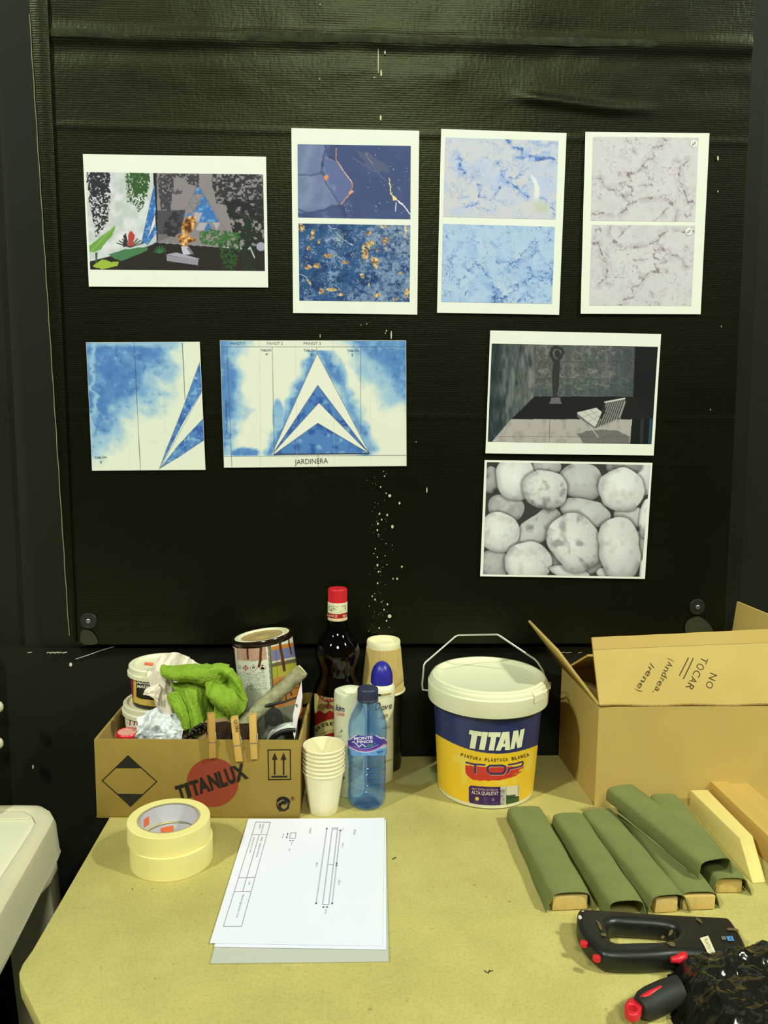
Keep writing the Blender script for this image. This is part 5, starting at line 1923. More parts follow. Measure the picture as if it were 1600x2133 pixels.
lab = print_mesh(coneC.grid(-1.7, 1.7, .004, CH - .010, .0007, .0003), paint_tin, 'label', can, ink('gloss_label_ink', .35, .4))
mk = Marks(coneC, .0006, 6, ZC)
for i, (x, y) in enumerate(((372, 985), (520, 988), (686, 982))):
    r = 60 if i == 0 else 70
    mk.poly([(x - r, y), (x, y - r), (x + r, y), (x, y + r)], (176, 60, 44))
    r -= 10
    mk.poly([(x - r, y), (x, y - r), (x + r, y), (x, y + r)], (232, 238, 200))
    if i == 0:
        mk.text('!', (364, 1012), (380, 1012), 66, (26, 26, 20), .02)
    elif i == 1:
        mk.poly(rounded([(494, 1000), (500, 970), (518, 948), (540, 972), (546, 1000), (530, 1002), (520, 982), (508, 1002)], 4, 1), (26, 26, 20))
    else:
        mk.disc((682, 948), 15, 17, (26, 26, 20), 12)
        mk.poly([(650, 1000), (652, 972), (690, 966), (716, 980), (722, 1004), (690, 1022), (668, 1016)], (26, 26, 20))
    mk.next()
for y in (940, 968, 990):
    mk.line([(240, y), (290, y + 4)], 7, (150, 160, 130))
mk.build('hazard_symbol', lab)

# assumed black case, added to hold up the leaning tin
bc = thing('assumed_case', 'assumed black plastic case, added under the leaning paint tin as its support', 'case', tr(0.232, 0.150, .004))
p_ = tr(0.232, 0.148, 0)
MB().box((p_[0], p_[1], TZ + .004 + .0415), (0.118, 0.096, 0.083), math.atan2(ex[1], ex[0])).build('case_body', M_wash, bc, None, None, .004)
MB().box((p_[0], p_[1] - .0485, TZ + .004 + .060), (0.03, 0.004, 0.014), math.atan2(ex[1], ex[0])).build('latch', M_leg, bc, None, None, .001)

# plaster-covered stick
pa, pb = at(504, 1514, 1.252), at(630, 1396, 1.292)
pts, rr = [], []
for i in range(41):
    u = i / 40
    pts.append(pa + (pb - pa) * u)
    rr.append((.0128 - .0010 * u) * (1 if 0 < i < 40 else .82))
me = MB().tube(pts, rr, 24).mesh('stick', mat('plaster_crust', (168, 170, 120), .95, .1, var=.35, vscale=90, bump=.6, bscale=220, c2=(128, 130, 90)), 60)
co = np.empty(len(me.vertices) * 3); me.vertices.foreach_get('co', co); co = co.reshape(-1, 3)
no = np.array([v.normal[:] for v in me.vertices])
co += no * (.0022 * (noise3(co, 70, 71) - .5) * 2 + .0012 * (noise3(co, 240, 73) - .5) * 2)[:, None]
me.vertices.foreach_set('co', co.ravel()); me.update()
stk = thing('mixing_stick', 'thick stick crusted with grey plaster leaning out of the box', 'stick', pa)
link_mesh('stick', me, stk)
d_ = (pb - pa) / np.linalg.norm(pb - pa)
MB().tube([pb - d_ * .0005, pb + d_ * .0018], [.0110, .0098], 20).build('bare_end', mat('pale_wood_end', (206, 196, 124), .9, .1, var=.25, vscale=200), stk, 40)

# kraft paper scrap and dark beads
kp = np.array([[at(x, y, Y) for x, y, Y in row] for row in
               [[(356, 1524, 1.262), (392, 1518, 1.262), (430, 1500, 1.258), (470, 1494, 1.26), (496, 1512, 1.262)],
                [(352, 1546, 1.250), (392, 1536, 1.246), (430, 1524, 1.242), (470, 1518, 1.246), (498, 1532, 1.25)],
                [(352, 1580, 1.240), (392, 1575, 1.236), (430, 1570, 1.234), (470, 1566, 1.238), (500, 1572, 1.24)]]])
o = MB().sheet(kp, .0004).build('kraft_paper', mat('kraft_paper', (176, 150, 96), .85, .15, var=.08, vscale=40), None, 60, kp[2, 2])
tag(o, 'scrap of brown kraft paper sticking up behind the clothes pegs', 'paper')
M_bead = mat('dark_brown_beads', (30, 18, 14), .2, .6)
bd = thing('bead_string', 'tangled string of dark brown glossy beads in the box', 'beads', at(420, 1542, 1.232))
rb_ = random.Random(9)
sph = MB().lathe([(0, -.0034), (.0024, -.0026), (.0034, 0), (.0024, .0026), (0, .0034)], (0, 0, 0), 10)
bme = sph.mesh('bead', M_bead, 60)
for i in range(46):
    u = i / 45
    x = 388 + 46 * u + rb_.uniform(-3, 3)
    y = 1538 - 26 * math.sin(u * 1.9) + rb_.uniform(-3, 9)
    p = at(x, y, 1.232 + rb_.uniform(-.004, .004))
    ob = bpy.data.objects.new('bead', bme)
    COL.objects.link(ob)
    ob.parent = bd
    ob.location = p - ORG[bd.name]
    ob.rotation_euler = (rb_.uniform(0, 3), rb_.uniform(0, 3), 0)

# dark felt behind the pegs
df = np.array([[at(x, y, Y) for x, y, Y in row] for row in [[(440, 1506, 1.240), (470, 1502, 1.240), (492, 1508, 1.238), (520, 1506, 1.240), (540, 1516, 1.24)], [(436, 1560, 1.232), (470, 1560, 1.230), (492, 1560, 1.230), (520, 1560, 1.232), (545, 1562, 1.234)]]])
tag(MB().sheet(df, .001).build('felt_scrap', mat('dark_felt', (58, 46, 30), .95, .05, var=.3, vscale=60), None, 60, df[1, 2]), 'dark brown felt scrap behind the middle clothes peg', 'felt')

# safety goggles
gg = thing('safety_goggles', 'clear safety goggles with a black strap at the right end of the box', 'goggles', at(585, 1545, 1.25))
ga = np.linspace(0, 1, 12)
vis = np.array([[at(536 + 84 * u, y0 + (-16 if y0 < 1500 else -3) * u, 1.262 + .010 * math.sin(math.pi * u) - .012 * (1 - v)) for u in ga] for v, y0 in ((0, 1482), (.5, 1512), (1, 1546))])
MB().sheet(vis, .0012).build('visor', mat('grey_green_visor', (128, 136, 104), .25, .5, var=.25, vscale=18), gg, 60)
MB().tube([at(518, 1496, 1.262), at(538, 1476, 1.258), at(562, 1468, 1.256), at(592, 1462, 1.258), at(620, 1452, 1.262)], [.0015, .0032, .0026, .0020, .0014], 8).build('strap', M_wash, gg, 60)
MB().lathe([(0, -.004), (.0135, -.004), (.0145, 0), (.0135, .004), (.005, .005), (0, .004)], (0, 0, 0), 32, M=Matrix.Translation(at(570, 1494, 1.244)) @ Matrix.Rotation(1.35, 4, 'X')).build('strap_knob', M_wash, gg, 40)
MB().lathe([(0, -.003), (.0045, -.003), (.0045, .0062), (0, .0062)], (0, 0, 0), 20, M=Matrix.Translation(at(571, 1496, 1.244)) @ Matrix.Rotation(1.35, 4, 'X')).build('rivet', M_leg, gg, 40)
# white band roll
arcp, arcq = [], []
wb = at(606, 1556, 1.238)
for i in range(17):
    a = math.radians(168 - i * 5.2)
    arcp.append(wb + np.array([math.cos(a) * .040, 0, math.sin(a) * .032]))
    arcq.append(wb + np.array([math.cos(a) * .040 + .001, .013, math.sin(a) * .032 + .004]))
wbt = thing('tape_roll', 'black roll with a white glossy outer band in the right front corner of the box', 'roll', wb)
MB().sheet(np.array([arcp, arcq]), .001).build('white_band', mat('white_band', (214, 228, 200), .25, .5), wbt, 60)
MB().tube([wb + np.array([math.cos(a) * .034, .006, math.sin(a) * .026]) for a in np.linspace(1.35, math.pi, 16)], .0058, 10).build('black_core', M_wash, wbt, 60)

# paper slip standing in the corner
slp = [at(628, 1419, 1.262), at(630, 1452, 1.256), at(626, 1478, 1.250), at(620, 1500, 1.244), at(614, 1542, 1.236), at(611, 1528, 1.238), at(610, 1490, 1.246), at(617, 1458, 1.254)]
o = MB().hexa(slp, [p + np.array([.0002, .0005, 0]) for p in slp]).build('paper_slip', mat('lilac_white_paper', (224, 220, 202), .8, .15), None, None, slp[4])
tag(o, 'pointed white paper slip standing up in the right corner of the box', 'paper')

# clothes pegs on the front edge of the tray
M_peg = mat('peg_wood', (206, 172, 84), .7, .2, var=.08, vscale=60, stretch=(1, 1, .12))
M_peg_d = mat('aged_peg_wood', (180, 146, 66), .7, .2, var=.08, vscale=60, stretch=(1, 1, .12))
prof = [(-.036, .0010), (-.034, .0040), (-.006, .0058), (.004, .0062), (.020, .0052), (.036, .0022), (.036, .0008), (.004, .0030), (-.006, .0012), (-.036, .0002)]


def peg(label, px, py, roll, yaw, m, note=None):
    c = at(px, py, 1.2075 - .0003)
    t = thing('clothes_peg', label, 'peg', c, 'clothes pegs on the edge of the box')
    M = Matrix.Translation(c) @ Matrix.Rotation(yaw, 4, 'Z') @ Matrix.Rotation(roll, 4, 'Y')
    for s in (-1, 1):
        w = .0052
        lo = [(-w, s * (d + (.0008 if s < 0 else .0046)) + .0000, z) for z, d in prof]
        hi = [(w, q[1], q[2]) for q in lo]
        f = lambda q: tuple(M @ Vector(q))
        MB().hexa([f(q) for q in lo], [f(q) for q in hi]).build('prong', m, t, None, None, .0004)
    sp_ = [(.0056 * math.sin(a) * 0 + (-.0058 + .0116 * i / 40), .0020 + .0036 * math.cos(a), .0006 + .0036 * math.sin(a)) for i, a in enumerate(np.linspace(0, 6 * math.pi, 41))]
    MB().tube([tuple(M @ Vector(q)) for q in sp_], .0006, 6).build('spring', M_screw, t, 60)
    MB().tube([tuple(M @ Vector(q)) for q in ((-.0058, -.0070, -.007), (.0058, -.0070, -.007), (.0062, -.003, -.004), (.0062, .002, .0042))], .0006, 6).build('spring_arm', M_screw, t, 60)
    if note:
        pz = M.to_3x3() @ Vector((0, -1, 0))
        mk_ = Marks(Plane(c + np.array(pz) * .0068, pz), .0006, 30)
        mk_.text(note, (487.5, 1499), (491.5, 1524), 6.5, (40, 34, 16), .012)
        mk_.build('pen_writing', t)
    return t


peg('darker wooden clothes peg clipped left of the others on the box edge', 441, 1533, 0.0, .30, M_peg_d)
peg('wooden clothes peg with handwriting, tilted, middle of three on the box edge', 493.5, 1540, -.10, .02, M_peg, 'QUIN')
peg('light wooden clothes peg without writing, nearest the arrow symbol on the box', 528, 1535, -.03, .03, M_peg)

# ================================================================ bottles and cups
def lathe_part(name, prof_, c, m, parent, seg=56, smooth=40, **kw):
    return MB().lathe(prof_, c, seg, **kw).build(name, m, parent, smooth)


# nested paper cups
M_cup = mat('cream_paper_cup', (240, 240, 178), .55, .3)
cc = np.array([-0.0362, 1.2300, TZ + .0004])
HC = .0690
cup_prof = [(0, .0035), (.0212, .0035), (.0214, .0002), (.0224, 0), (.0318, HC - .0036), (.0326, HC - .0036), (.0334, HC - .0022), (.0331, HC - .0006), (.0322, HC), (.0314, HC - .0010), (.0310, HC - .003), (.0216, .0045), (0, .0045)]
cm = MB().lathe(cup_prof, (0, 0, 0), 64, cap=False).mesh('paper_cup', M_cup, 50)
words = ['bottom', 'second from the bottom', 'third from the bottom', 'middle', 'third from the top', 'second from the top', 'top']
for i in range(7):
    o = bpy.data.objects.new('paper_cup', cm)
    COL.objects.link(o)
    o.location = cc + np.array([.0003 * math.sin(i * 2.1), .0003 * math.cos(i * 1.7), .0067 * i])
    tag(o, 'cream paper cup, %s of the nested stack beside the water bottle' % words[i], 'cup', 'nested paper cups')

# water bottle
M_pet = clear_plastic('blue_clear_plastic', (0.66, 0.82, 1.0), .20, .06, (0.10, 0.30, 0.80), .16)
M_pet2 = clear_plastic('deep_blue_plastic', (0.16, 0.34, 0.74), .12, .06)
wb0 = np.array([0.0333, 1.2500, TZ + .0005])
wat = thing('water_bottle', 'small blue transparent water bottle with a dark cap and purple label', 'bottle', wb0)
wp = [(.016, .0030), (.022, .0005), (.0270, .0030), (.0302, .010), (.0308, .020), (.0300, .028)]
for i in range(5):
    z = .034 + i * .0095
    wp += [(.0278, z), (.0299, z + .0030), (.0301, z + .0060)]
wp += [(.0290, .084), (.0300, .088), (.0302, .092), (.0302, .116), (.0308, .120), (.0310, .128), (.0300, .138), (.0270, .148), (.0225, .158), (.0180, .1665), (.0150, .1720), (.0140, .1740), (.0140, .1760)]
lathe_part('bottle_wall', wp, wb0, M_pet, wat, cap=False)
lathe_part('base', [(0, .0085), (.009, .0075), (.016, .0030), (.020, .0012)], wb0, M_pet2, wat, cap=False, wob=lambda th, z: .0012 * np.cos(th * 5) * (z < .007))
M_capn = mat('navy_cap', (46, 52, 74), .45, .4)
lathe_part('cap', [(.0150, .1735), (.0166, .1740), (.0168, .1765), (.0160, .1775), (.0164, .1785), (.0164, .1925), (.0152, .1945), (0, .1945)], wb0, M_capn, wat, 90, 30, wob=lambda th, z: .0002 * np.sign(np.sin(th * 42)) * ((z > .178) & (z < .193) if np.isscalar(z) else 0))
coneW = Cone(wb0[0], wb0[1], wb0[2] + .09, .0304, wb0[2] + .118, .0304)
ZW = (640, 1400, .14066)


def paint_water(X, Y):
    c = Cv(X, Y, ZW, (168, 202, 220))
    x = c.X - 860
    up = 905 + 52 * np.clip(np.abs(x - 10) / 165, 0, 2)**2 - 60 * np.clip((np.abs(x) - 190) / 90, 0, 1)**2
    lo = 1180 - 74 * np.clip(np.abs(x) / 230, 0, 1.2)**2
    c.mix((c.Y > 1130).astype(float) * .9, (96, 158, 204))
    c.mix(np.clip((c.n(60, 81) - .5) * 4, 0, 1) * .5, (70, 136, 200))
    inb = (c.Y > up) & (c.Y < lo)
    c.mix(((c.Y > up - 16) & (c.Y < lo + 12)).astype(float), (206, 216, 212))
    c.mix(inb.astype(float), (66, 56, 146))
    c.mix((inb & (c.Y > lo - 22)).astype(float), (150, 70, 150))
    c.line([(668, 1040), (690, 1030), (770, 1108), (815, 1066), (862, 1106)], 12, (236, 240, 236))
    c.line([(690, 1100), (800, 1140), (930, 1128), (1055, 1075)], 5, (190, 190, 214))
    for q in ([(872, 1118), (905, 1056), (930, 1104)], [(920, 1104), (950, 1052), (975, 1092)], [(970, 1085), (1000, 1040), (1018, 1062)]):
        c.poly(q, (60, 140, 90), 1, 5, 16, 4)
    mask = (c.Y > up - 22) & (c.Y < 1238)
    return c.c, mask.astype(float)


lab = print_mesh(coneW.grid(-1.7, 1.7, wb0[2] + .0835, wb0[2] + .1270, .0005, .0010), paint_water, 'label', wat, ink('gloss_label_ink', .35, .4))
mk = Marks(coneW, .0015, 4, ZW)
mk.text('MONTE', (706, 1002), (966, 984), 44, (236, 240, 236), .025)
mk.next()
mk.text('PINOS', (745, 1050), (970, 1038), 42, (236, 240, 236), .025)
mk.next()
mk.text('50cl', (1030, 1198), (1112, 1180), 30, (40, 90, 150), .02)
mk.build('lettering', lab)

# syrup bottle
M_glass = clear_plastic('dark_clear_glass', (0.50, 0.52, 0.42), .15, .03)
M_syrup = mat('dark_red_syrup', (0.008, 0.0012, 0.0012), .5, .05, photo=False)
sb = np.array([-0.0166, 1.3640, TZ + .0005])
syr = thing('syrup_bottle', 'tall dark glass syrup bottle with a red cap and fruit label behind the cups', 'bottle', sb)
gp = [(0, .001), (.030, 0), (.0385, .004), (.0400, .012), (.0400, .150), (.0390, .158), (.0350, .168), (.0312, .177), (.0308, .186), (.0325, .194), (.0366, .205), (.0388, .217), (.0384, .225), (.0355, .2345), (.0290, .2435), (.0228, .2515), (.0185, .260), (.0168, .270), (.0165, .282)]
lathe_part('glass', gp, sb, M_glass, syr, 64)
sy = [(max(r - .0022, 0), z + (.002 if i < 3 else 0)) for i, (r, z) in enumerate(gp[:15])]
sy = sy[:13] + [(.0352, .229), (.0350, .2295), (0, .2295)]
lathe_part('syrup', sy, sb, M_syrup, syr, 64)
lathe_part('neck_band', [(.0160, .276), (.0166, .2762), (.0166, .3065), (.0160, .3075)], sb, M_lid, syr, cap=False)
lathe_part('cap', [(.0158, .3065), (.0162, .307), (.0162, .3285), (.0150, .3300), (0, .3300)], sb, M_red, syr, 80, 30, wob=lambda th, z: .00022 * np.sign(np.sin(th * 36)) * (z < .329))
coneB = Cone(sb[0], sb[1], sb[2] + .27, .0166, sb[2] + .31, .0166)
ZB = (660, 1215, .05625)


def paint_band(X, Y):
    c = Cv(X, Y, ZB, (230, 236, 176))
    arc = 60 * (1 - ((c.X - 750) / 345)**2)
    y = c.Y - arc
    c.mix((y > 1078).astype(float), (172, 36, 30))
    c.mix((y > 1252).astype(float), (236, 214, 160))
    c.line([(440, 850), (560, 840), (700, 868), (790, 880)], 14, (120, 120, 60), 1, 16, 60, 2, 6)
    c.line([(470, 860), (450, 960), (530, 1000), (560, 910), (520, 1010), (600, 1010), (610, 900), (700, 980)], 16, (104, 104, 52), 1, 20, 50, 3, 6)
    c.line([(940, 862), (1010, 830), (1060, 850), (1045, 970)], 20, (104, 104, 52), 1, 20, 60, 4, 6)
    c.line([(750, 1090), (960, 1050)], 14, (150, 146, 90), .9, 12, 20, 5, 4)
    return c.c, None


lab = print_mesh(coneB.grid(-1.65, 1.65, sb[2] + .2762, sb[2] + .3062, .0005, .0003), paint_band, 'band_label', syr, ink('gloss_label_ink', .35, .4))
mk = Marks(coneB, .0007, 3, ZB)
for ch, x, y, w in (('S', 400, 1205, 40), ('A', 462, 1232, 60), ('N', 558, 1248, 72), ('Z', 668, 1260, 96), ('S', 955, 1242, 80), ('A', 1050, 1215, 40)):
    mk.text(ch, (x, y), (x + w, y), 80, (240, 226, 180), .02)
mk.next()
for x, y in ((600, 1368), (708, 1376), (868, 1368), (985, 1352)):
    mk.poly([(x - 22, y - 34), (x + 22, y - 34), (x + 4, y + 30)], (228, 226, 160))
mk.build('lettering', lab)
coneS = Cone(sb[0], sb[1], sb[2], .0400, sb[2] + .15, .0400)
ZS = (640, 1440, .05626)


def paint_syrup(X, Y):
    c = Cv(X, Y, ZS, (192, 190, 112))
    x, y = c.X, c.Y
    topc = 20 + 60 * (np.abs(x - 800) > 290) + 90 * np.exp(-((x - 530) / 60)**2) - 60 * np.exp(-((x - 800) / 160)**2)
    c.mix(np.clip((c.n(120, 3) - .5) * 4, 0, 1) * .5, (168, 172, 96))
    c.line([(440, 100), (560, 250), (700, 330), (800, 345), (950, 320), (1120, 220), (1200, 100)], 130, (166, 44, 32), 1)
    for a in range(-2, 3):
        c.line([(800 + a * 60, 80 + abs(a) * 14), (800 + a * 90, 160 - abs(a) * 8)], 22, (110, 116, 50))
    c.line([(780, 400), (790, 560)], 70, (120, 60, 40))
    for q, col in (((520, 600, 140, 150), (122, 116, 48)), ((800, 570, 160, 100), (124, 64, 46)), ((1060, 640, 140, 170), (120, 108, 44)), ((640, 540, 60, 60), (128, 70, 46))):
        c.ell(q[0], q[1], q[2], q[3], col, 1, .2, .1)
        c.mix(np.clip(1 - np.hypot((x - q[0]) / q[2], (y - q[1]) / q[3]), 0, 1) * np.clip((c.n(40, 7) - .45) * 4, 0, 1), (154, 148, 80))
    wave = 760 + 60 * np.sin((x - 560) / 62)
    red = (y > wave) & (y < 1010 + ((x - 1150) / 34)**2 * .42)
    c.mix(((y > wave - 26) & (y <= wave)).astype(float), (206, 190, 120))
    c.mix(red.astype(float), (142, 34, 28))
    low = y > 1500 + ((x - 1150) / 34)**2 * .62
    c.mix(low.astype(float), (148, 36, 30))
    ring = np.abs(y - (1030 + ((x - 1150) / 34)**2 * .45)) < 12
    c.mix(ring.astype(float), (170, 150, 80))
    mask = (y > topc)
    return c.c, mask.astype(float)


lab = print_mesh(coneS.grid(-1.35, 1.35, sb[2] + .045, sb[2] + .1505, .0006, .0004), paint_syrup, 'label', syr, ink('gloss_label_ink', .35, .4))
mk = Marks(coneS, .0008, 3, ZS)
KD = (34, 32, 18)
for ch, x, y, w, a in (('G', 355, 1490, 92, -.75), ('R', 445, 1400, 96, -.55), ('O', 560, 1325, 112, -.35), ('S', 700, 1280, 110, -.25), ('E', 850, 1255, 104, -.12), ('L', 985, 1228, 100, -.05), ('L', 1095, 1224, 90, .03), ('A', 1190, 1230, 100, .1)):
    mk.text(ch, (x, y), (x + w * math.cos(a), y + w * math.sin(a)), 118, KD, .04)
mk.next()
for ch, x, y, a in (('S', 500, 215, .55), ('I', 605, 290, .35), ('R', 660, 320, .2), ('O', 770, 338, 0), ('P', 900, 335, -.1), ('E', 1030, 310, -.3)):
    w = 36 if ch == 'I' else 84
    mk.text(ch, (x, y), (x + w * math.cos(a), y + w * math.sin(a)), 78, (232, 226, 170), .02)
mk.next()
for i, ch in enumerate('CONCENTRADO DE'):
    if ch != ' ':
        u = i / 13
        mk.text(ch, (530 + 600 * u, 1600 - 300 * u + 110 * u * u), (565 + 600 * u, 1584 - 300 * u + 110 * u * u), 40, (120, 100, 60))
mk.build('lettering', lab)

# paper-towel roll / wipes
kr = np.array([0.0065, 1.2930, TZ + .0005])
kz = at(734, 1437, 1.293)[2] - kr[2]
M_wrap = mat('white_film_wrap', (222, 230, 178), .35, .45, var=.03, vscale=20)
kim = thing('wipes_pack', 'white wrapped roll with blue and red lettering between syrup and water bottles', 'roll', kr)
lathe_part('wrap', [(0, 0), (.0262, 0), (.0272, .002), (.0272, kz - .006), (.0262, kz - .001), (.0235, kz), (.0130, kz - .0015), (.0085, kz - .0045), (.0070, kz - .010), (0, kz - .010)], kr, M_wrap, kim, 56, 50, wob=lambda th, z: .0006 * np.sin(th * 5 + z * 60))
lathe_part('core_plug', [(.0072, kz - .0045), (.0052, kz - .0035), (.0035, kz - .0062), (0, kz - .0065)], kr + np.array([-.004, -.004, 0]), M_lid, kim, 24)
coneK = Cone(kr[0], kr[1], kr[2], .0276, kr[2] + .2, .0276)
mk = Marks(coneK, .0010, 4, ZW)
mk.text('kim', (424, 560), (546, 588), 92, (44, 56, 86), .01)
mk.next()
mk.text('CARE', (436, 628), (548, 652), 46, (222, 96, 76), .012)
mk.next()
for a, b in (((470, 940), (510, 942)), ((480, 900), (520, 862)), ((455, 940), (445, 952))):
    mk.line([a, b], 5, (70, 74, 66))
mk.poly([(500, 866), (524, 880), (516, 845)], (70, 74, 66))
mk.next()
mk.text('o', (524, 1574), (558, 1578), 46, (56, 70, 96), .02)
mk.build('lettering', kim)

# deodorant can
db = np.array([0.0592, 1.3380, TZ + .0005])
M_deo = mat('white_lacquer', (236, 240, 186), .3, .5)
M_deoc = mat('blue_cap', (44, 42, 142), .35, .4)
deo = thing('deodorant_can', 'slim white spray can with a domed blue cap behind the water bottle', 'spray can', db)
zc = at(793, 1422, 1.338)[2] - db[2]
zt_ = at(793, 1377, 1.338)[2] - db[2]
lathe_part('can', [(0, 0), (.0205, 0), (.0215, .002), (.0216, .05), (.0212, .085), (.0210, .110), (.0216, .135), (.0228, zc - .018), (.0230, zc - .010), (.0222, zc - .005), (.0190, zc)], db, M_deo, deo, 56, 60)
dome = [(.0186, zc - .001), (.0186, zc + .008), (.0184, zc + .010)] + [(.0184 * math.cos(a), zc + .010 + (zt_ - zc - .010) * math.sin(a)) for a in np.linspace(.1, math.pi / 2, 10)]
lathe_part('cap', dome, db, M_deoc, deo, 48, 60)
coneD = Cone(db[0], db[1], db[2], .0224, db[2] + .2, .0224)
mk = Marks(coneD, .0012, 4, ZW)
GO = (176, 160, 88)
for ch, x0, x1, y, h in (('D', 1010, 1092, 560, 120), ('o', 1098, 1148, 562, 100), ('v', 1152, 1206, 552, 104), ('e', 1212, 1256, 538, 100)):
    mk.text(ch, (x0, y), (x1, y - 6), h, (40, 42, 40), 0.0, .3)
mk.next()
mk.poly(rounded([(1110, 640), (1150, 622), (1205, 612), (1185, 660), (1140, 682), (1115, 668)]), GO)
mk.next()
mk.poly(rounded([(1032, 328), (1052, 320), (1100, 322), (1100, 352), (1060, 356), (1036, 350)]), (46, 48, 60))
mk.poly([(1104, 322), (1240, 302), (1240, 324), (1104, 354)], GO)
mk.line([(1036, 382), (1238, 352)], 3, (190, 180, 120))
mk.next()
mk.text('original', (1040, 850), (1222, 820), 40, (120, 116, 84), -.01)
mk.next()
mk.line([(1135, 1318), (1262, 1278)], 6, GO)
mk.line([(1135, 1334), (1262, 1294)], 4, GO)
mk.next()
mk.text('150 ml', (1110, 1455), (1166, 1440), 22, (120, 116, 84))
mk.line([(1150, 1650), (1262, 1612)], 4, GO)
mk.build('lettering', deo)

# dark bottle under an upturned kraft cup
kb = np.array([0.0668, 1.3860, TZ + .0005])
M_brown = mat('dark_amber_glass', (0.016, 0.013, 0.005), .12, .5, photo=False)
dkb = thing('amber_bottle', 'dark amber bottle standing under the upturned corrugated cup', 'bottle', kb)
lathe_part('body', [(0, .001), (.026, 0), (.0305, .003), (.0315, .010), (.0315, .135), (.029, .150), (.018, .168), (.0135, .180), (.0135, .210), (0, .210)], kb, M_brown, dkb, 48)
lathe_part('screw_cap', [(.0152, .200), (.0155, .2005), (.0155, .2185), (.0145, .220), (0, .220)], kb, M_wash, dkb, 40, 30)
zr = at(845, 1437, 1.386)[2]
zk = at(795, 1332, 1.386)[2]
hk = zk - zr
kc = np.array([kb[0] - .003, kb[1], zr])
M_kraft = mat('corrugated_kraft', (206, 186, 104), .8, .15, var=.04, vscale=30)
kcup = thing('kraft_cup', 'corrugated tan paper cup standing upside down on the dark bottle', 'cup', kc)
kw = lambda th, z: np.where((z > .006) & (z < hk - .011), .00035 * np.sign(np.sin(th * 70)), 0)
lathe_part('sleeve', [(.0375, .0045), (.0372, .006)] + [(.0372 + (.0298 - .0372) * i / 8, .006 + (hk - .018) * i / 8) for i in range(9)] + [(.0292, hk - .0115)], kc, M_kraft, kcup, 280, 25, cap=False, wob=kw)
lathe_part('cup', [(.0358, .0030), (.0286, hk - .012), (.0292, hk - .0118), (.0296, hk - .003), (.0284, hk), (.0262, hk), (.0256, hk - .0035), (.0250, hk - .0065), (0, hk - .0065)], kc, M_cup, kcup, 64, 40, cap=False)
rimp = [(.0372 + .0022 * math.cos(a), .0022 + .0022 * math.sin(a)) for a in np.linspace(0, 2 * math.pi, 13)]
lathe_part('rolled_rim', rimp, kc, M_cup, kcup, 64, 60, cap=False)
mk = Marks(Plane((0, 0, zk), (0, 0, 1)), .0003, 10)
for x in (784, 787.5, 790.5):
    mk.disc((x, 1317.5), .9, .7, (120, 116, 70), 6)
mk.build('embossed_code', kcup)

# ================================================================ paint bucket
bk = np.array([0.2355, 1.3040, TZ + .0005])
M_bwhite = mat('white_bucket_plastic', (236, 241, 186), .35, .45)
M_blid = mat('white_bucket_lid', (234, 240, 184), .38, .45)
buc = thing('paint_bucket', 'white lidded paint bucket with a navy and yellow label and wire handle', 'bucket', bk)
r0_, r1_, zl_ = .0800, .0905, .170
lathe_part('bucket_body', [(0, .002), (.074, .0015), (.0770, 0), (.0795, .0015), (r0_, .004), (r1_, zl_), (0, zl_)], bk, M_bwhite, buc, 96, 40)
ll = [(.0965, .1585), (.0990, .1585), (.0995, .1600), (.1002, .186), (.0992, .1875), (.0978, .1880), (.0974, .1920), (.0958, .1945), (.0945, .1950), (.0938, .1975), (.0915, .1990), (.0885, .1990), (.0855, .1960), (.0825, .1935), (.0800, .1925), (0, .1925)]
lathe_part('lid', ll, bk, M_blid, buc, 128, 35, cap=False)
lathe_part('lid_underside', [(.0900, .165), (.0965, .1585)], bk, M_blid, buc, 96, 40, cap=False)
# tear tab at the front right of the lid
lathe_part('tear_tab', [(.1003, .176), (.1012, .177), (.1008, .1885), (.0985, .1905), (.0962, .1952), (.0955, .1940)], bk, M_blid, buc, 10, 30, th0=math.radians(36), th1=math.radians(52), cap=False)
hz_ = [(892, 1438, 1.306), (880.5, 1437, 1.308), (879.5, 1424, 1.310), (883, 1386, 1.318), (886, 1380, 1.320), (948, 1326, 1.333), (954, 1323, 1.334), (1034, 1321.5, 1.336), (1039, 1323, 1.336), (1114, 1373, 1.322), (1120, 1379, 1.320), (1131, 1396, 1.316)]
hp = [at(*q) for q in hz_]
hp += [np.array([bk[0] + .1010, 1.312, hp[-1][2] - .022]), np.array([bk[0] + .1060, 1.309, TZ + .182]), np.array([bk[0] + .1055, 1.306, TZ + .172]), np.array([bk[0] + .098, 1.304, TZ + .170])]
MB().tube(hp, .0016, 10).build('handle', mat('zinc_wire', (0.62, 0.62, 0.56), .3, .5, .9, photo=False), buc, 60)
coneK2 = Cone(bk[0], bk[1], bk[2] + .004, r0_, bk[2] + zl_, r1_)
ZK = (960, 1500, .1)


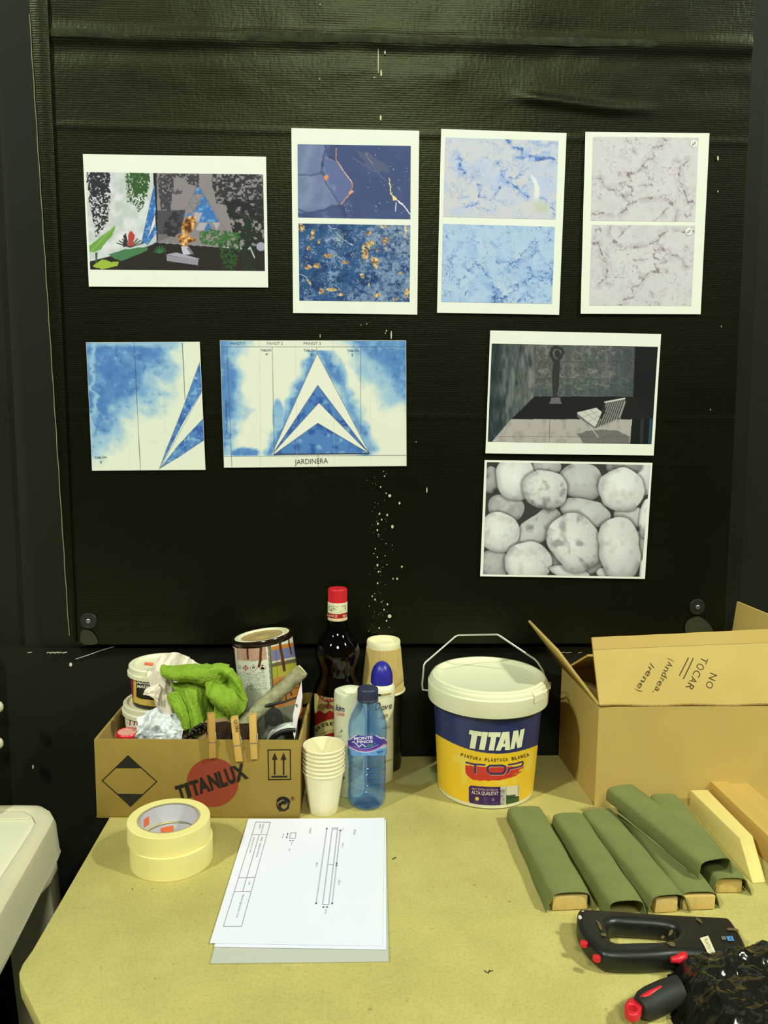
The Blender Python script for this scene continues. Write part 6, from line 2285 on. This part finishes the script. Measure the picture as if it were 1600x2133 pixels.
def paint_bucket(X, Y):
    c = Cv(X, Y, ZK, (244, 206, 44))
    x, y = c.X, c.Y
    # label columns: broad pale bands printed on the yellow
    edge = 700 - ((x - 760) / 100)**2 * 2.55
    c.mix(np.clip((c.n(300, 3) - .5) * 3, 0, 1) * .35, (240, 196, 40))
    for q, w in (([(-140, 790), (100, 830), (60, 900), (80, 1270)], 130), ([(1430, 690), (1450, 900), (1380, 1000)], 120), ([(760, 1290), (900, 1320), (960, 1290)], 80), ([(1120, 1210), (1110, 1300)], 70)):
        c.line(q, w, (238, 218, 84), .8, 0, 40, 0, 10)
    c.mix((y < edge).astype(float), (42, 52, 92))
    red = c.inside([(95, 935), (300, 965), (700, 975), (1000, 960), (1200, 985), (1320, 950), (1330, 1000), (1200, 1050), (1290, 1070), (1180, 1130), (1150, 1170), (1000, 1215), (830, 1245), (600, 1262), (400, 1262), (250, 1235), (150, 1170), (95, 1080)], 16, 70, 5)
    c.mix(red, (206, 60, 44))
    st = fbm(x / 120, (y + (x - 1100) * .35) / 10, 8, 2)
    c.mix(red * np.clip((x - 1060) / 200, 0, 1) * np.clip((st - .45) * 9, 0, 1), (244, 206, 44))
    # badge
    arc = lambda u: 38 * (1 - ((u - 680) / 520)**2)
    yb = y - arc(x)
    bad = (x > 165) & (x < 1215) & (yb > 1352) & (yb < 1765)
    cr = 70
    for cxx, cyy, sx_, sy_ in ((235, 1422, -1, -1), (255, 1695, -1, 1), (1125, 1695, 1, 1), (1160, 1400, 1, -1)):
        bad &= ~(((x - cxx) * sx_ > 0) & ((yb - cyy) * sy_ > 0) & (np.hypot(x - cxx, yb - cyy) > cr))
    c.mix(bad.astype(float), (62, 36, 84))
    right = bad & (x > 948)
    c.mix(right.astype(float), (226, 224, 172))
    c.mix((right & (yb > 1540 + 40 * (x > 1140))).astype(float), (62, 92, 52))
    c.mix((right & (yb > 1590) & (yb < 1610)).astype(float), (36, 60, 34))
    c.mix((right & (x > 1185) & (yb < 1560)).astype(float), (196, 170, 160))
    bars = bad & (x > 828) & (x < 942)
    c.mix(bars.astype(float), (206, 212, 176))
    c.mix((bars & (x < 915) & (np.sin(yb * .16) * np.sin(yb * .41 + 1) > .05) & (yb > 1400) & (yb < 1730)).astype(float), (96, 98, 96))
    c.ell(338, 1638, 38, 40, (236, 206, 84))
    c.ell(508, 1650, 38, 40, (98, 80, 130))
    c.ell(508, 1650, 26, 28, (74, 50, 106))
    c.ell(675, 1650, 34, 44, (92, 72, 122))
    c.ell(675, 1662, 12, 12, (190, 190, 200))
    for x0 in (275, 450, 640):
        c.mix(((x > x0) & (x < x0 + 130) & (yb > 1682) & (yb < 1694) & (np.sin(x * .3) > -.4)).astype(float) * .6, (150, 132, 150))
    # rounded letters of the word across the brush stroke
    K = (54, 54, 84)
    W_ = (230, 178, 150)
    strokes = [([(112, 880), (260, 918), (498, 934)], 36), ([(300, 930), (300, 1100)], 44), ([(560, 1020), (560, 985), (600, 950), (860, 945), (925, 965), (928, 1040), (890, 1105), (840, 1120), (630, 1120), (575, 1080), (560, 1020)], 44),
               ([(995, 930), (1150, 905), (1285, 862), (1300, 900), (1270, 958), (1080, 1000), (1010, 1020), (985, 1095)], 34)]
    for q, w in strokes:
        c.line([(a + 8, b + 14) for a, b in q], w, W_, .8 * 1, soft=4)
    for q, w in strokes:
        c.line(q, w, K, soft=3)
    # back side text block
    c.mix(((x < -545) & (y < 480) & (y > -160) & (np.sin(y * .12) > .1) & (x > -615)).astype(float) * .6, (200, 206, 190))
    return c.c, None


lab = print_mesh(coneK2.grid(-1.72, 1.72, bk[2] + .0075, bk[2] + .1685, .00062, .0003), paint_bucket, 'label', buc, ink('gloss_label_ink', .35, .4))
mk = Marks(coneK2, .0007, 6, ZK)
CW = (236, 242, 186)
mk.poly([(186, 203), (440, 243), (428, 332), (345, 322), (300, 598), (188, 580), (228, 300), (172, 290)], CW)
mk.poly([(447, 240), (568, 250), (498, 622), (380, 608)], CW)
mk.poly([(580, 250), (832, 250), (818, 350), (738, 350), (690, 630), (578, 626), (628, 348), (568, 348)], CW)
mk.put([(862, 248), (1008, 238), (1022, 618), (916, 622), (918, 552), (858, 558), (826, 632), (722, 632), (925, 370), (885, 490), (918, 486)], [(0, 1, 8), (0, 8, 9), (0, 9, 7), (7, 9, 5), (7, 5, 6), (1, 10, 8), (1, 2, 10), (2, 4, 10), (2, 3, 4), (9, 10, 4), (9, 4, 5)], CW)
mk.poly([(1092, 222), (1192, 206), (1205, 370), (1240, 196), (1326, 172), (1258, 556), (1170, 582), (1145, 420), (1110, 592), (1026, 606)], CW)
mk.next()
s_ = 'PINTURA PLÀSTICA BLANCA'
for i, ch in enumerate(s_):
    if ch == ' ':
        continue
    u = (i + .5) / len(s_)
    xx_ = -12 + 1440 * u
    f_ = lambda q: 858 - ((q - 700) / 100)**2 * 2.35
    w = 16 if ch == 'I' else 44
    mk.text(ch, (xx_ - w / 2, f_(xx_ - w / 2)), (xx_ + w / 2, f_(xx_ + w / 2)), 66, (64, 58, 40), .028)
mk.next()
mk.text('MAT EXTRA INTERIOR', (238, 1440), (770, 1470), 46, (206, 170, 170), .008, arc=10)
mk.next()
mk.text('ALTA QUALITAT', (228, 1525), (778, 1556), 74, (232, 216, 196), .012, arc=12)
mk.build('lettering', lab)
mk = Marks(Cone(bk[0], bk[1], bk[2] + .16, .0999, bk[2] + .186, .1003), .0006, 6)
for p in ((1117, 1455), (1125, 1453), (1140, 1440)):
    mk.disc(p, 1.3, 1.2, (140, 136, 90), 6)
mk.build('paint_speck', buc)

# ================================================================ open carton with handwriting
M_box = mat('tan_carton', (200, 178, 92), .78, .18, var=.04, vscale=14, bump=.05, bscale=80)
M_flap = mat('tan_carton_light', (200, 178, 92), .7, .25, var=.04, vscale=14)
M_corr = mat('carton_edge', (150, 128, 66), .9, .1, var=.3, vscale=260)
bx = thing('open_carton', 'large open cardboard box with NO TOCAR handwritten on its front flap', 'box', (0.55, 1.33, TZ))
FL, FR = np.array([.4020, 1.2335]), np.array([.7000, 1.2335])
BL_, BR_ = np.array([.3925, 1.4255]), np.array([.6950, 1.4255])
ZT_ = .918
f3 = lambda p, z: np.array([p[0], p[1], z])
t5 = .005
slab('bottom', [f3(FL, TZ), f3(FR, TZ), f3(BR_, TZ), f3(BL_, TZ)], ez * .004, M_box, bx)
# panels slightly bowed
def bowed(a, b, z0, z1, nrm, bow, th, name, m, nu=14, nv=10):
    u, v = np.meshgrid(np.linspace(0, 1, nu), np.linspace(0, 1, nv))
    P = np.stack([a[0] + (b[0] - a[0]) * u, a[1] + (b[1] - a[1]) * u, z0 + (z1 - z0) * v], -1)
    P += np.array(nrm)[None, None] * (bow * np.sin(np.pi * u) * (v**1.3))[..., None]
    return MB().sheet(P, th, nrm=np.broadcast_to(np.array(nrm, float), P.shape)).build(name, m, bx, 40)


bowed(FL, FR, TZ, ZT_, (0, -1, 0), .003, t5, 'front_panel', M_box)
bowed(BL_, FL, TZ, ZT_, (-1, 0, 0), .004, t5, 'side_panel', M_box)
bowed(BR_, FR, TZ, ZT_, (1, 0, 0), .002, t5, 'side_panel', M_box)
bowed(BL_ + np.array([0, -.005]), BR_ + np.array([0, -.005]), TZ, ZT_, (0, -1, 0), .0, t5 * .8, 'back_panel', M_box)
# front flap leaning back over the opening
ft = at(1233, 1328, 1.281)

u, v = np.meshgrid(np.linspace(0, 1, 16), np.linspace(0, 1, 12))
a_, b_ = np.array([.4030, 1.2335, ZT_ + .001]), np.array([.6990, 1.2335, ZT_ + .001])
ftr, _ = Plane(a_, np.cross(b_ - a_, ft - a_)).hit(1618, 1309.5)
FP = (a_ * (1 - u[..., None]) + b_ * u[..., None]) * (1 - v[..., None]) + (ft * (1 - u[..., None]) + ftr * u[..., None]) * v[..., None]
nfl = np.cross(b_ - a_, ft - a_); nfl = nfl / np.linalg.norm(nfl)
if nfl[1] > 0:
    nfl = -nfl
FP += nfl * (.0025 * np.sin(np.pi * v) * np.sin(np.pi * u * 1.0))[..., None]
FP[..., 2] += np.where(v > .99, .0012 * (fbm(u * 9, v, 5) - .5), 0)
MB().sheet(FP, .0045, nrm=np.broadcast_to(nfl, FP.shape)).build('front_flap', M_flap, bx, 40)
# tape strip along the flap's top edge
TP = FP[-3:, :, :] + nfl * .0006
MB().sheet(TP, .0002, nrm=np.broadcast_to(nfl, TP.shape)).build('packing_tape', mat('shiny_packing_tape', (196, 172, 88), .22, .5), bx, 40)
# crease line
MB().tube([a_ + nfl * .0012 + np.array([0.0, 0, .0012 * math.sin(i * 1.3)]) + (b_ - a_) * i / 12 for i in range(13)], .0016, 6).build('fold_edge', M_corr, bx, 60)
# left flap opened outwards, seen almost edge on
h0, h1 = np.array([.4010, 1.2360, ZT_]), np.array([.3930, 1.4230, ZT_])
off0, off1 = np.array([-.069, .004, .089]), np.array([-.071, -.017, .093])
slab('side_flap', [h0, h1, h1 + off1, h0 + off0], (.0034, 0, .0026), M_box, bx, .0006)
# right flap standing up
q0, q1 = np.array([.697, 1.4230, ZT_ - .004]), np.array([.703, 1.2360, ZT_])
slab('side_flap', [q0, q1, q1 + np.array([.045, -.002, .118]), at(1535, 1253, 1.418)], (.004, 0, 0), M_box, bx, .0006)
# back flap folded down inside
slab('back_flap', [np.array([.399, 1.4180, ZT_]), np.array([.690, 1.4180, ZT_]), np.array([.688, 1.3150, .9745]), np.array([.4055, 1.3150, .9745])], (0, .001, .0036), M_box, bx)
class FlapSurf(Plane):
    def hit(s, px, py):
        P, N = Plane.hit(s, px, py)
        eu, ev = b_ - a_, ft - a_
        u_ = ((P - a_) @ eu) / (eu @ eu)
        v_ = ((P - a_) @ ev) / (ev @ ev)
        return P + N * (.0025 * np.sin(np.pi * v_) * np.sin(np.pi * u_))[..., None], N


nn_ = nfl
mk = Marks(FlapSurf(a_, nn_), .0004, 10, (1060, 1230, .3375))
PEN = (74, 62, 34)
def hand(word, p0, p1, h, bold, seed):
    """pen lettering along a line, every letter a little off"""
    r_ = random.Random(seed)
    p0, p1 = np.array(p0, float), np.array(p1, float)
    e_ = (p1 - p0) / np.linalg.norm(p1 - p0)
    n_ = np.array([e_[1], -e_[0]])
    wd = [{'I': .55, 'i': .4, 'r': .6, '(': .45, ')': .45, ',': .3}.get(ch, 1.0) for ch in word]
    tot = sum(wd)
    L_ = np.linalg.norm(p1 - p0)
    x = 0
    for ch, w in zip(word, wd):
        a = p0 + e_ * (x / tot * L_) + n_ * r_.uniform(-2.5, 2.5)
        lw = w / tot * L_ * {'I': .3, 'i': .35, '(': .5, ')': .5, ',': .5}.get(ch, .80)
        b = a + e_ * lw + n_ * r_.uniform(-3, 3)
        mk.text(ch, a, b, h * r_.uniform(.94, 1.08), PEN, bold, .08)
        x += w


hand('NO', (1242, 508), (1206, 606), 46, -.004, 1)
mk.next()
hand('TOCAR', (1186, 408), (1084, 606), 48, -.004, 2)
mk.next()
mk.line([(1104, 418), (1078, 470), (1050, 524)], 6, PEN)
mk.line([(1134, 420), (1106, 480), (1074, 546)], 6, PEN)
mk.next()
hand('(Andrea,', (986, 422), (886, 632), 40, -.004, 3)
mk.next()
hand('Irene)', (872, 448), (776, 622), 40, -.004, 4)
mk.build('handwriting', bx)
# ================================================================ sanding blocks
M_grit = mat('green_sandpaper', (133, 143, 77), .95, .1, var=.05, vscale=30, bump=.55, bscale=1100, c2=(122, 136, 74))
M_grit_in = mat('sandpaper_backing', (176, 176, 104), .9, .1)
M_pine = mat('pine_core', (214, 190, 104), .75, .15, var=.10, vscale=26, stretch=(3, .25, 3))


def sanding_block(label, front, back, w, h, z0, recess=.004, core_w=.8, flareL=.0, flareR=.0, arch=.006, skew=0.0, core_h=.85, end_cut=0.0, tilt=0.0):
    """wood block wrapped in a sheet of sandpaper that arches over it"""
    F_, B_ = np.asarray(front[:2], float), np.asarray(back[:2], float)
    d = B_ - F_
    L = np.linalg.norm(d)
    d = d / L
    s = np.array([d[1], -d[0]])            # to the right
    t = thing('sanding_block', label, 'sanding block', (*((F_ + B_) / 2), z0), 'sandpaper-wrapped blocks')
    nu, nv = 21, 14
    G = np.zeros((nv, nu, 3))
    for j in range(nv):
        q = j / (nv - 1)
        fl, fr = flareL * (1 - q)**1.5, flareR * (1 - q)**1.5
        prof_ = []
        for i in range(nu):
            a = i / (nu - 1)
            # left side up, across the top, right side down
            if a < .22:
                k_ = a / .22
                x, z = -w / 2 - fl * (1 - k_) - .001 * math.sin(k_ * math.pi), h * .72 * k_
            elif a > .78:
                k_ = (1 - a) / .22
                x, z = w / 2 + fr * (1 - k_) + .001 * math.sin(k_ * math.pi), h * .72 * k_
            else:
                k_ = (a - .22) / .56
                th_ = math.pi * (1 - k_)
                sx_ = np.sign(math.cos(th_)) * abs(math.cos(th_))**.60
                x, z = w / 2 * sx_, h * .72 + (h * .28 + arch * (1 - q) * .6) * abs(math.sin(th_))**.8
            prof_.append((x, z))
        for i, (x, z) in enumerate(prof_):
            wv = .0007 * math.sin(j * 1.3 + i * .4)
            p = F_ + d * (L * q + (skew * x if q < .02 else 0)) + s * (x + wv)
            G[j, i] = (p[0], p[1], z0 + max(z, .0006) + tilt * q * L)
    MB().sheet(G, .0009).build('sandpaper', M_grit, t, 50)
    cw, ch_ = w * core_w, h * core_h
    cf = F_ + d * recess
    cbk = F_ + d * (L - .003)
    lo, hi = [], []
    for p, sg in ((cf, -1), (cf, 1), (cbk, 1), (cbk, -1)):
        q = p + s * (sg * cw / 2)
        tt = tilt * (0 if p is cf else L)
        lo.append((q[0], q[1], z0 + .0008 + tt))
        hi.append((q[0], q[1], z0 + ch_ + tt))
    MB().hexa(lo, hi).build('wood_core', M_pine, t, None, None, .0008)
    return t


Zb = .774
mid = lambda a, b, z: (on(*a, z) + on(*b, z)) / 2
wid = lambda a, b, z: float(np.linalg.norm(on(*a, z)[:2] - on(*b, z)[:2]))
sanding_block('green sanding block with flared paper, leftmost of the row next to the bucket', mid((1150, 1868), (1230, 1860), Zb), mid((1062, 1684), (1124, 1675), Zb), .0530, .024, TZ + .0005, .003, .86, .006, .002, .006)
sanding_block('green sanding block with a dark hollow end, second from the left', mid((1270, 1886), (1342, 1880), Zb), mid((1160, 1696), (1208, 1690), Zb), .0475, .024, TZ + .0005, .045, .8, .002, .002, .008)
sanding_block('green sanding block with wood showing at its end, third from the left', mid((1362, 1874), (1424, 1866), Zb), mid((1222, 1687), (1268, 1682), Zb), .0480, .024, TZ + .0005, .004, .62, .004, .006, .007)
sanding_block('green sanding block with a square wooden end, fourth from the left, under the slanting one', mid((1424, 1866), (1490, 1852), Zb), mid((1290, 1680), (1350, 1672), Zb), .0470, .024, TZ + .0005, -.002, .88, .0, .004, .002, core_h=.80)
sanding_block('green sanding block with a reddish wooden end, lying right of the slanting one', mid((1492, 1838), (1556, 1826), Zb), mid((1362, 1655), (1404, 1652), Zb), .0440, .024, TZ + .0005, .006, .8, .002, .006, .004)
sanding_block('green sanding block lying slanted on top of two others', mid((1462, 1800), (1520, 1784), .800), mid((1262, 1640), (1325, 1628), .800), .0490, .023, TZ + .0262, .05, .7, .000, .003, .005)
# pale paper edge under the slanting block
pe = [on(1259, 1674, .7755), on(1330, 1728, .7755), on(1400, 1786, .7755), on(1430, 1811, .7755)]
pin = thing('sandpaper_strip', 'thin pale edge of a loose sandpaper sheet under the slanting block', 'sandpaper', pe[0])
MB().hexa([pe[0], pe[1], pe[2], pe[3], pe[3] + np.array([.0035, .001, 0]), pe[0] + np.array([.0035, .001, 0])], [p + np.array([0, 0, .0008]) for p in (pe[0], pe[1], pe[2], pe[3], pe[3] + np.array([.0035, .001, 0]), pe[0] + np.array([.0035, .001, 0]))]).build('sheet', M_grit_in, pin)

# ================================================================ wooden offcuts
M_w1 = mat('pale_pine', (226, 214, 120), .7, .2, var=.06, vscale=16, stretch=(6, .4, 6))
M_w2 = mat('golden_pine', (212, 184, 92), .65, .2, var=.10, vscale=14, stretch=(5, .35, 5), c2=(200, 168, 80))


def offcut(name, label, pts_lo, pts_hi, m, base):
    o = MB().hexa(pts_lo, pts_hi).build(name, m, None, None, base, .0008)
    return tag(o, label, 'wood', 'pine offcuts beside the box')


zA = TZ + .030
aL, aR = on(1438, 1646, zA), on(1474, 1645, zA)
fLt, fRt = on(1541, 1746, zA), on(1568, 1741, zA)
fLb, fRb = on(1568, 1840, TZ + .0006), on(1596, 1838, TZ + .0006)
dn = lambda p: np.array([p[0], p[1], TZ + .0006])
offcut('pine_offcut', 'pale pine offcut with a slanting sawn end, nearest the sanding blocks', [dn(aL), fLb, fRb, dn(aR)], [aL, fLt, fRt, aR], M_w1, dn(aL))
zB = TZ + .040
bL, bR = on(1466, 1614, zB), on(1502, 1614, zB)
bf = np.array([bR[0] + .012, .985, zB])
bfl = np.array([bL[0] + .012, .985, zB])
offcut('pine_offcut', 'golden pine batten standing on edge against the box, middle of three', [dn(bL), dn(bfl), dn(bf), dn(bR)], [bL, bfl, bf, bR], M_w2, dn(bL))
zC_ = TZ + .036
cL, cR = bR + np.array([.0008, 0, zC_ - zB]), on(1548, 1623, zC_)
cL = np.array([max(cL[0], bR[0] + .0008), cR[1], zC_])
cfL, cfR = np.array([cL[0] + .014, .99, zC_]), np.array([cR[0] + .014, .99, zC_])
offcut('pine_offcut', 'wide knotty pine board lying rightmost beside the box', [dn(cL), dn(cfL), dn(cfR), dn(cR)], [cL, cfL, cfR, cR], M_w2, dn(cL))
mk = Marks(Plane((0, 0, zC_), (0, 0, 1)), .0004, 12)
mk.disc((1593, 1722), 15, 9, (170, 126, 58), 20, .35)
mk.disc((1596, 1723), 9, 5, (120, 76, 40), 16, .35)
knot = bpy.data.objects['pine_offcut.002']
mk.build('knot', knot)

# ================================================================ staple gun
ZP = (1180, 1860, .2625)
zs = TZ + .0275
M_blk = mat('black_tool_plastic', (0.012, 0.012, 0.011), .38, .5, var=.3, vscale=40, photo=False)
M_rubber = mat('black_rubber', (0.02, 0.02, 0.019), .6, .35, photo=False)
st = thing('staple_gun', 'black electric staple gun with a loop handle and red trigger, lying on its side', 'staple gun', on(1350, 1960))
outer = [(84, 150), (96, 108), (130, 108), (300, 116), (560, 136), (900, 156), (1250, 172), (1300, 182), (1345, 245), (1390, 310), (1432, 400), (1436, 440), (1380, 460), (1150, 480), (960, 466), (860, 468), (760, 480), (560, 488), (320, 482), (250, 446), (165, 370), (108, 290), (82, 220)]
hole = [(318, 205), (560, 216), (800, 232), (890, 268), (880, 320), (820, 355), (680, 378), (380, 380), (345, 340)]
org = on(ZP[0] + 700 * ZP[2], ZP[1] + 350 * ZP[2], zs)
w2 = lambda pts, it: [(on(ZP[0] + x * ZP[2], ZP[1] + y * ZP[2], zs) - org)[:2] for x, y in rounded(pts, 6, it)]
me = flat_shape([w2(outer, 2), w2(hole, 2)], .0050, .0080, 4)
co = np.empty(len(me.vertices) * 3); me.vertices.foreach_get('co', co); co = co.reshape(-1, 3) + org - np.array([0, 0, .0136]); me.vertices.foreach_set('co', co.ravel())
me.materials.append(M_blk)
me.polygons.foreach_set('use_smooth', [True] * len(me.polygons)); me.set_sharp_from_angle(angle=.7)
link_mesh('housing', me, st)
a3 = lambda x, y: (ZP[0] + x * ZP[2], ZP[1] + y * ZP[2])
gp_ = [on(*a3(x, y), zs - .011) for x, y in ((290, 478), (420, 488), (600, 486), (760, 476), (870, 462))]
MB().tube(gp_, [.009, .0110, .0115, .0105, .008], 16).build('grip', M_rubber, st, 60)
tg = [on(*a3(x, y), zs - .004) for x, y in ((830, 532), (880, 528), (925, 510), (935, 488))]
MB().tube(tg, [.003, .0045, .0058, .004], 12).build('trigger', M_red, st, 60)
mk = Marks(Plane((0, 0, zs), (0, 0, 1)), .0006, 30, ZP)
mk.poly([(1058, 362), (1125, 342), (1192, 494), (1130, 500), (1098, 430)], (228, 224, 168))
mk.text('PLATO 13', (1092, 374), (1140, 486), 26, (80, 76, 50), .0)
mk.next()
mk.poly([(1268, 348), (1318, 346), (1332, 384), (1282, 384)], (84, 150, 190))
mk.text('A', (1290, 378), (1316, 378), 26, (40, 70, 110), .02)
mk.poly([(1228, 348), (1262, 346), (1270, 376), (1236, 376)], (110, 112, 92))
mk.next()
mk.poly([(1310, 438), (1350, 434), (1362, 466), (1318, 470)], (206, 104, 150))
mk.text('B', (1322, 462), (1346, 460), 22, (110, 50, 90), .02)
mk.poly([(1268, 442), (1304, 440), (1310, 464), (1274, 464)], (120, 122, 104))
mk.build('sticker', st)
mk = Marks(Plane((0, 0, zs), (0, 0, 1)), .0006, 30, ZP)
GLUE = (104, 92, 54)
for q in ([(228, 216), (262, 232), (285, 280), (280, 305), (258, 282), (250, 245)], [(268, 325), (310, 322), (325, 345), (285, 348)], [(790, 395), (850, 388), (870, 425), (835, 432)], [(1015, 200), (1060, 205), (1085, 250), (1062, 240)], [(1268, 280), (1350, 282), (1378, 318), (1330, 300), (1282, 302)], [(820, 300), (848, 292), (842, 330), (805, 352)], [(750, 345), (782, 342), (775, 368), (752, 366)]):
    mk.poly(rounded(q, 6, 1), GLUE)
    mk.next()
mk.poly(rounded([(90, 190), (110, 176), (128, 205), (104, 218)], 6, 1), (210, 214, 190))
mk.next()
mk.poly(rounded([(112, 150), (140, 140), (138, 158)], 6, 1), (180, 184, 160))
mk.build('glue_splash', st)
for x, y, a, b in ((140, 400, .0055, .013), (240, 515, .0055, .0075)):
    p = on(*a3(x, y), zs - .006)
    MB().lathe([(0, -.004), (a * .8, -.003), (a * .8, .0015), (0, .0025)], p, 16).build('red_insert', M_red, st, 50)

# ================================================================ black bag and the handle poking out of it
M_bag = mat('black_bin_bag', (0.010, 0.0095, 0.0075), .16, .6, photo=False)
bp_ = [(.352, .70), (.350, .79), (.371, .842), (.43, .853), (.50, .864), (.82, .875), (.82, .575), (.340, .575)]
gx, gy = np.meshgrid(np.linspace(.335, .83, 230), np.linspace(.565, .885, 160))
cvb = Cv(gx, gy)
ins = cvb.inside(bp_, .010, .05, 3)
dd = cvb.dist(bp_ + bp_[:1], .010, .05, 3)
sd = np.where(ins > .5, dd, -dd)
hh = .046 * (1 - np.exp(-np.clip(sd, 0, 1) / .022)) * (.75 + .5 * fbm(gx * 9, gy * 9, 5, 2))
rid = lambda f, s_: 1 - np.abs(fbm(gx * f + gy * f * .5, gy * f * .8 - gx * f * .3, s_, 3) - .5) * 5
hh = hh + np.clip(sd / .02, 0, 1) * (.010 * rid(13, 6) + .005 * rid(30, 7) + .0022 * rid(70, 8))
hh = np.maximum(hh, .0012)
Pb = np.stack([gx, gy, TZ + hh], -1)
keep = sd > -.004
mbb = MB()
idx = np.arange(gx.size).reshape(gx.shape)
qq = np.stack([idx[:-1, :-1], idx[:-1, 1:], idx[1:, 1:], idx[1:, :-1]], -1).reshape(-1, 4)
qq = qq[keep.ravel()[qq].all(1)]
mbb.add(Pb.reshape(-1, 3), qq)
me = mbb.mesh('bin_bag', M_bag, 80)
bmb = bmesh.new(); bmb.from_mesh(me)
bmesh.ops.delete(bmb, geom=[v for v in bmb.verts if not v.link_faces], context='VERTS')
bmb.to_mesh(me); bmb.free()
tag(link_mesh('bin_bag', me, None, (.56, .74, TZ)), 'crinkled shiny black plastic bag in the bottom right corner of the table', 'bag')
hd = thing('hand_tool', 'black tool handle with a red hanging eye poking out of the black bag', 'handle', on(1350, 2100))
za = TZ + .016
pA, pB, pC = on(1316, 2105, za), on(1360, 2086, za), on(1420, 2062, za + .004)
MB().tube([on(1332, 2100, za), on(1345, 2094, za), pB, on(1390, 2072, za), pC], [.010, .0145, .0155, .0155, .015], 20).build('grip', M_rubber, hd, 60)
eye = rounded([(1300, 2098), (1312, 2084), (1330, 2086), (1340, 2096), (1336, 2114), (1326, 2124), (1310, 2122), (1301, 2112)], 6, 2)
eyeh = rounded([(1309, 2103), (1316, 2098), (1326, 2108), (1322, 2114), (1311, 2112)], 6, 2)
zo = TZ + .016
oo = on(1318, 2104, zo)
pw = lambda L_: [(on(p[0], p[1], zo) - oo)[:2] for p in L_]
me = flat_shape([pw(eye), pw(eyeh)], .0025, .0025, 3)
co = np.empty(len(me.vertices) * 3); me.vertices.foreach_get('co', co); me.vertices.foreach_set('co', (co.reshape(-1, 3) + oo).ravel())
me.materials.append(M_red)
link_mesh('hanging_eye', me, hd)
MB().tube([on(1332, 2083, za + .007), on(1350, 2072, za + .013), on(1376, 2058, za + .013), on(1392, 2050, za + .012)], [.003, .0032, .0026, .001], 10).build('red_stripe', M_red, hd, 60)
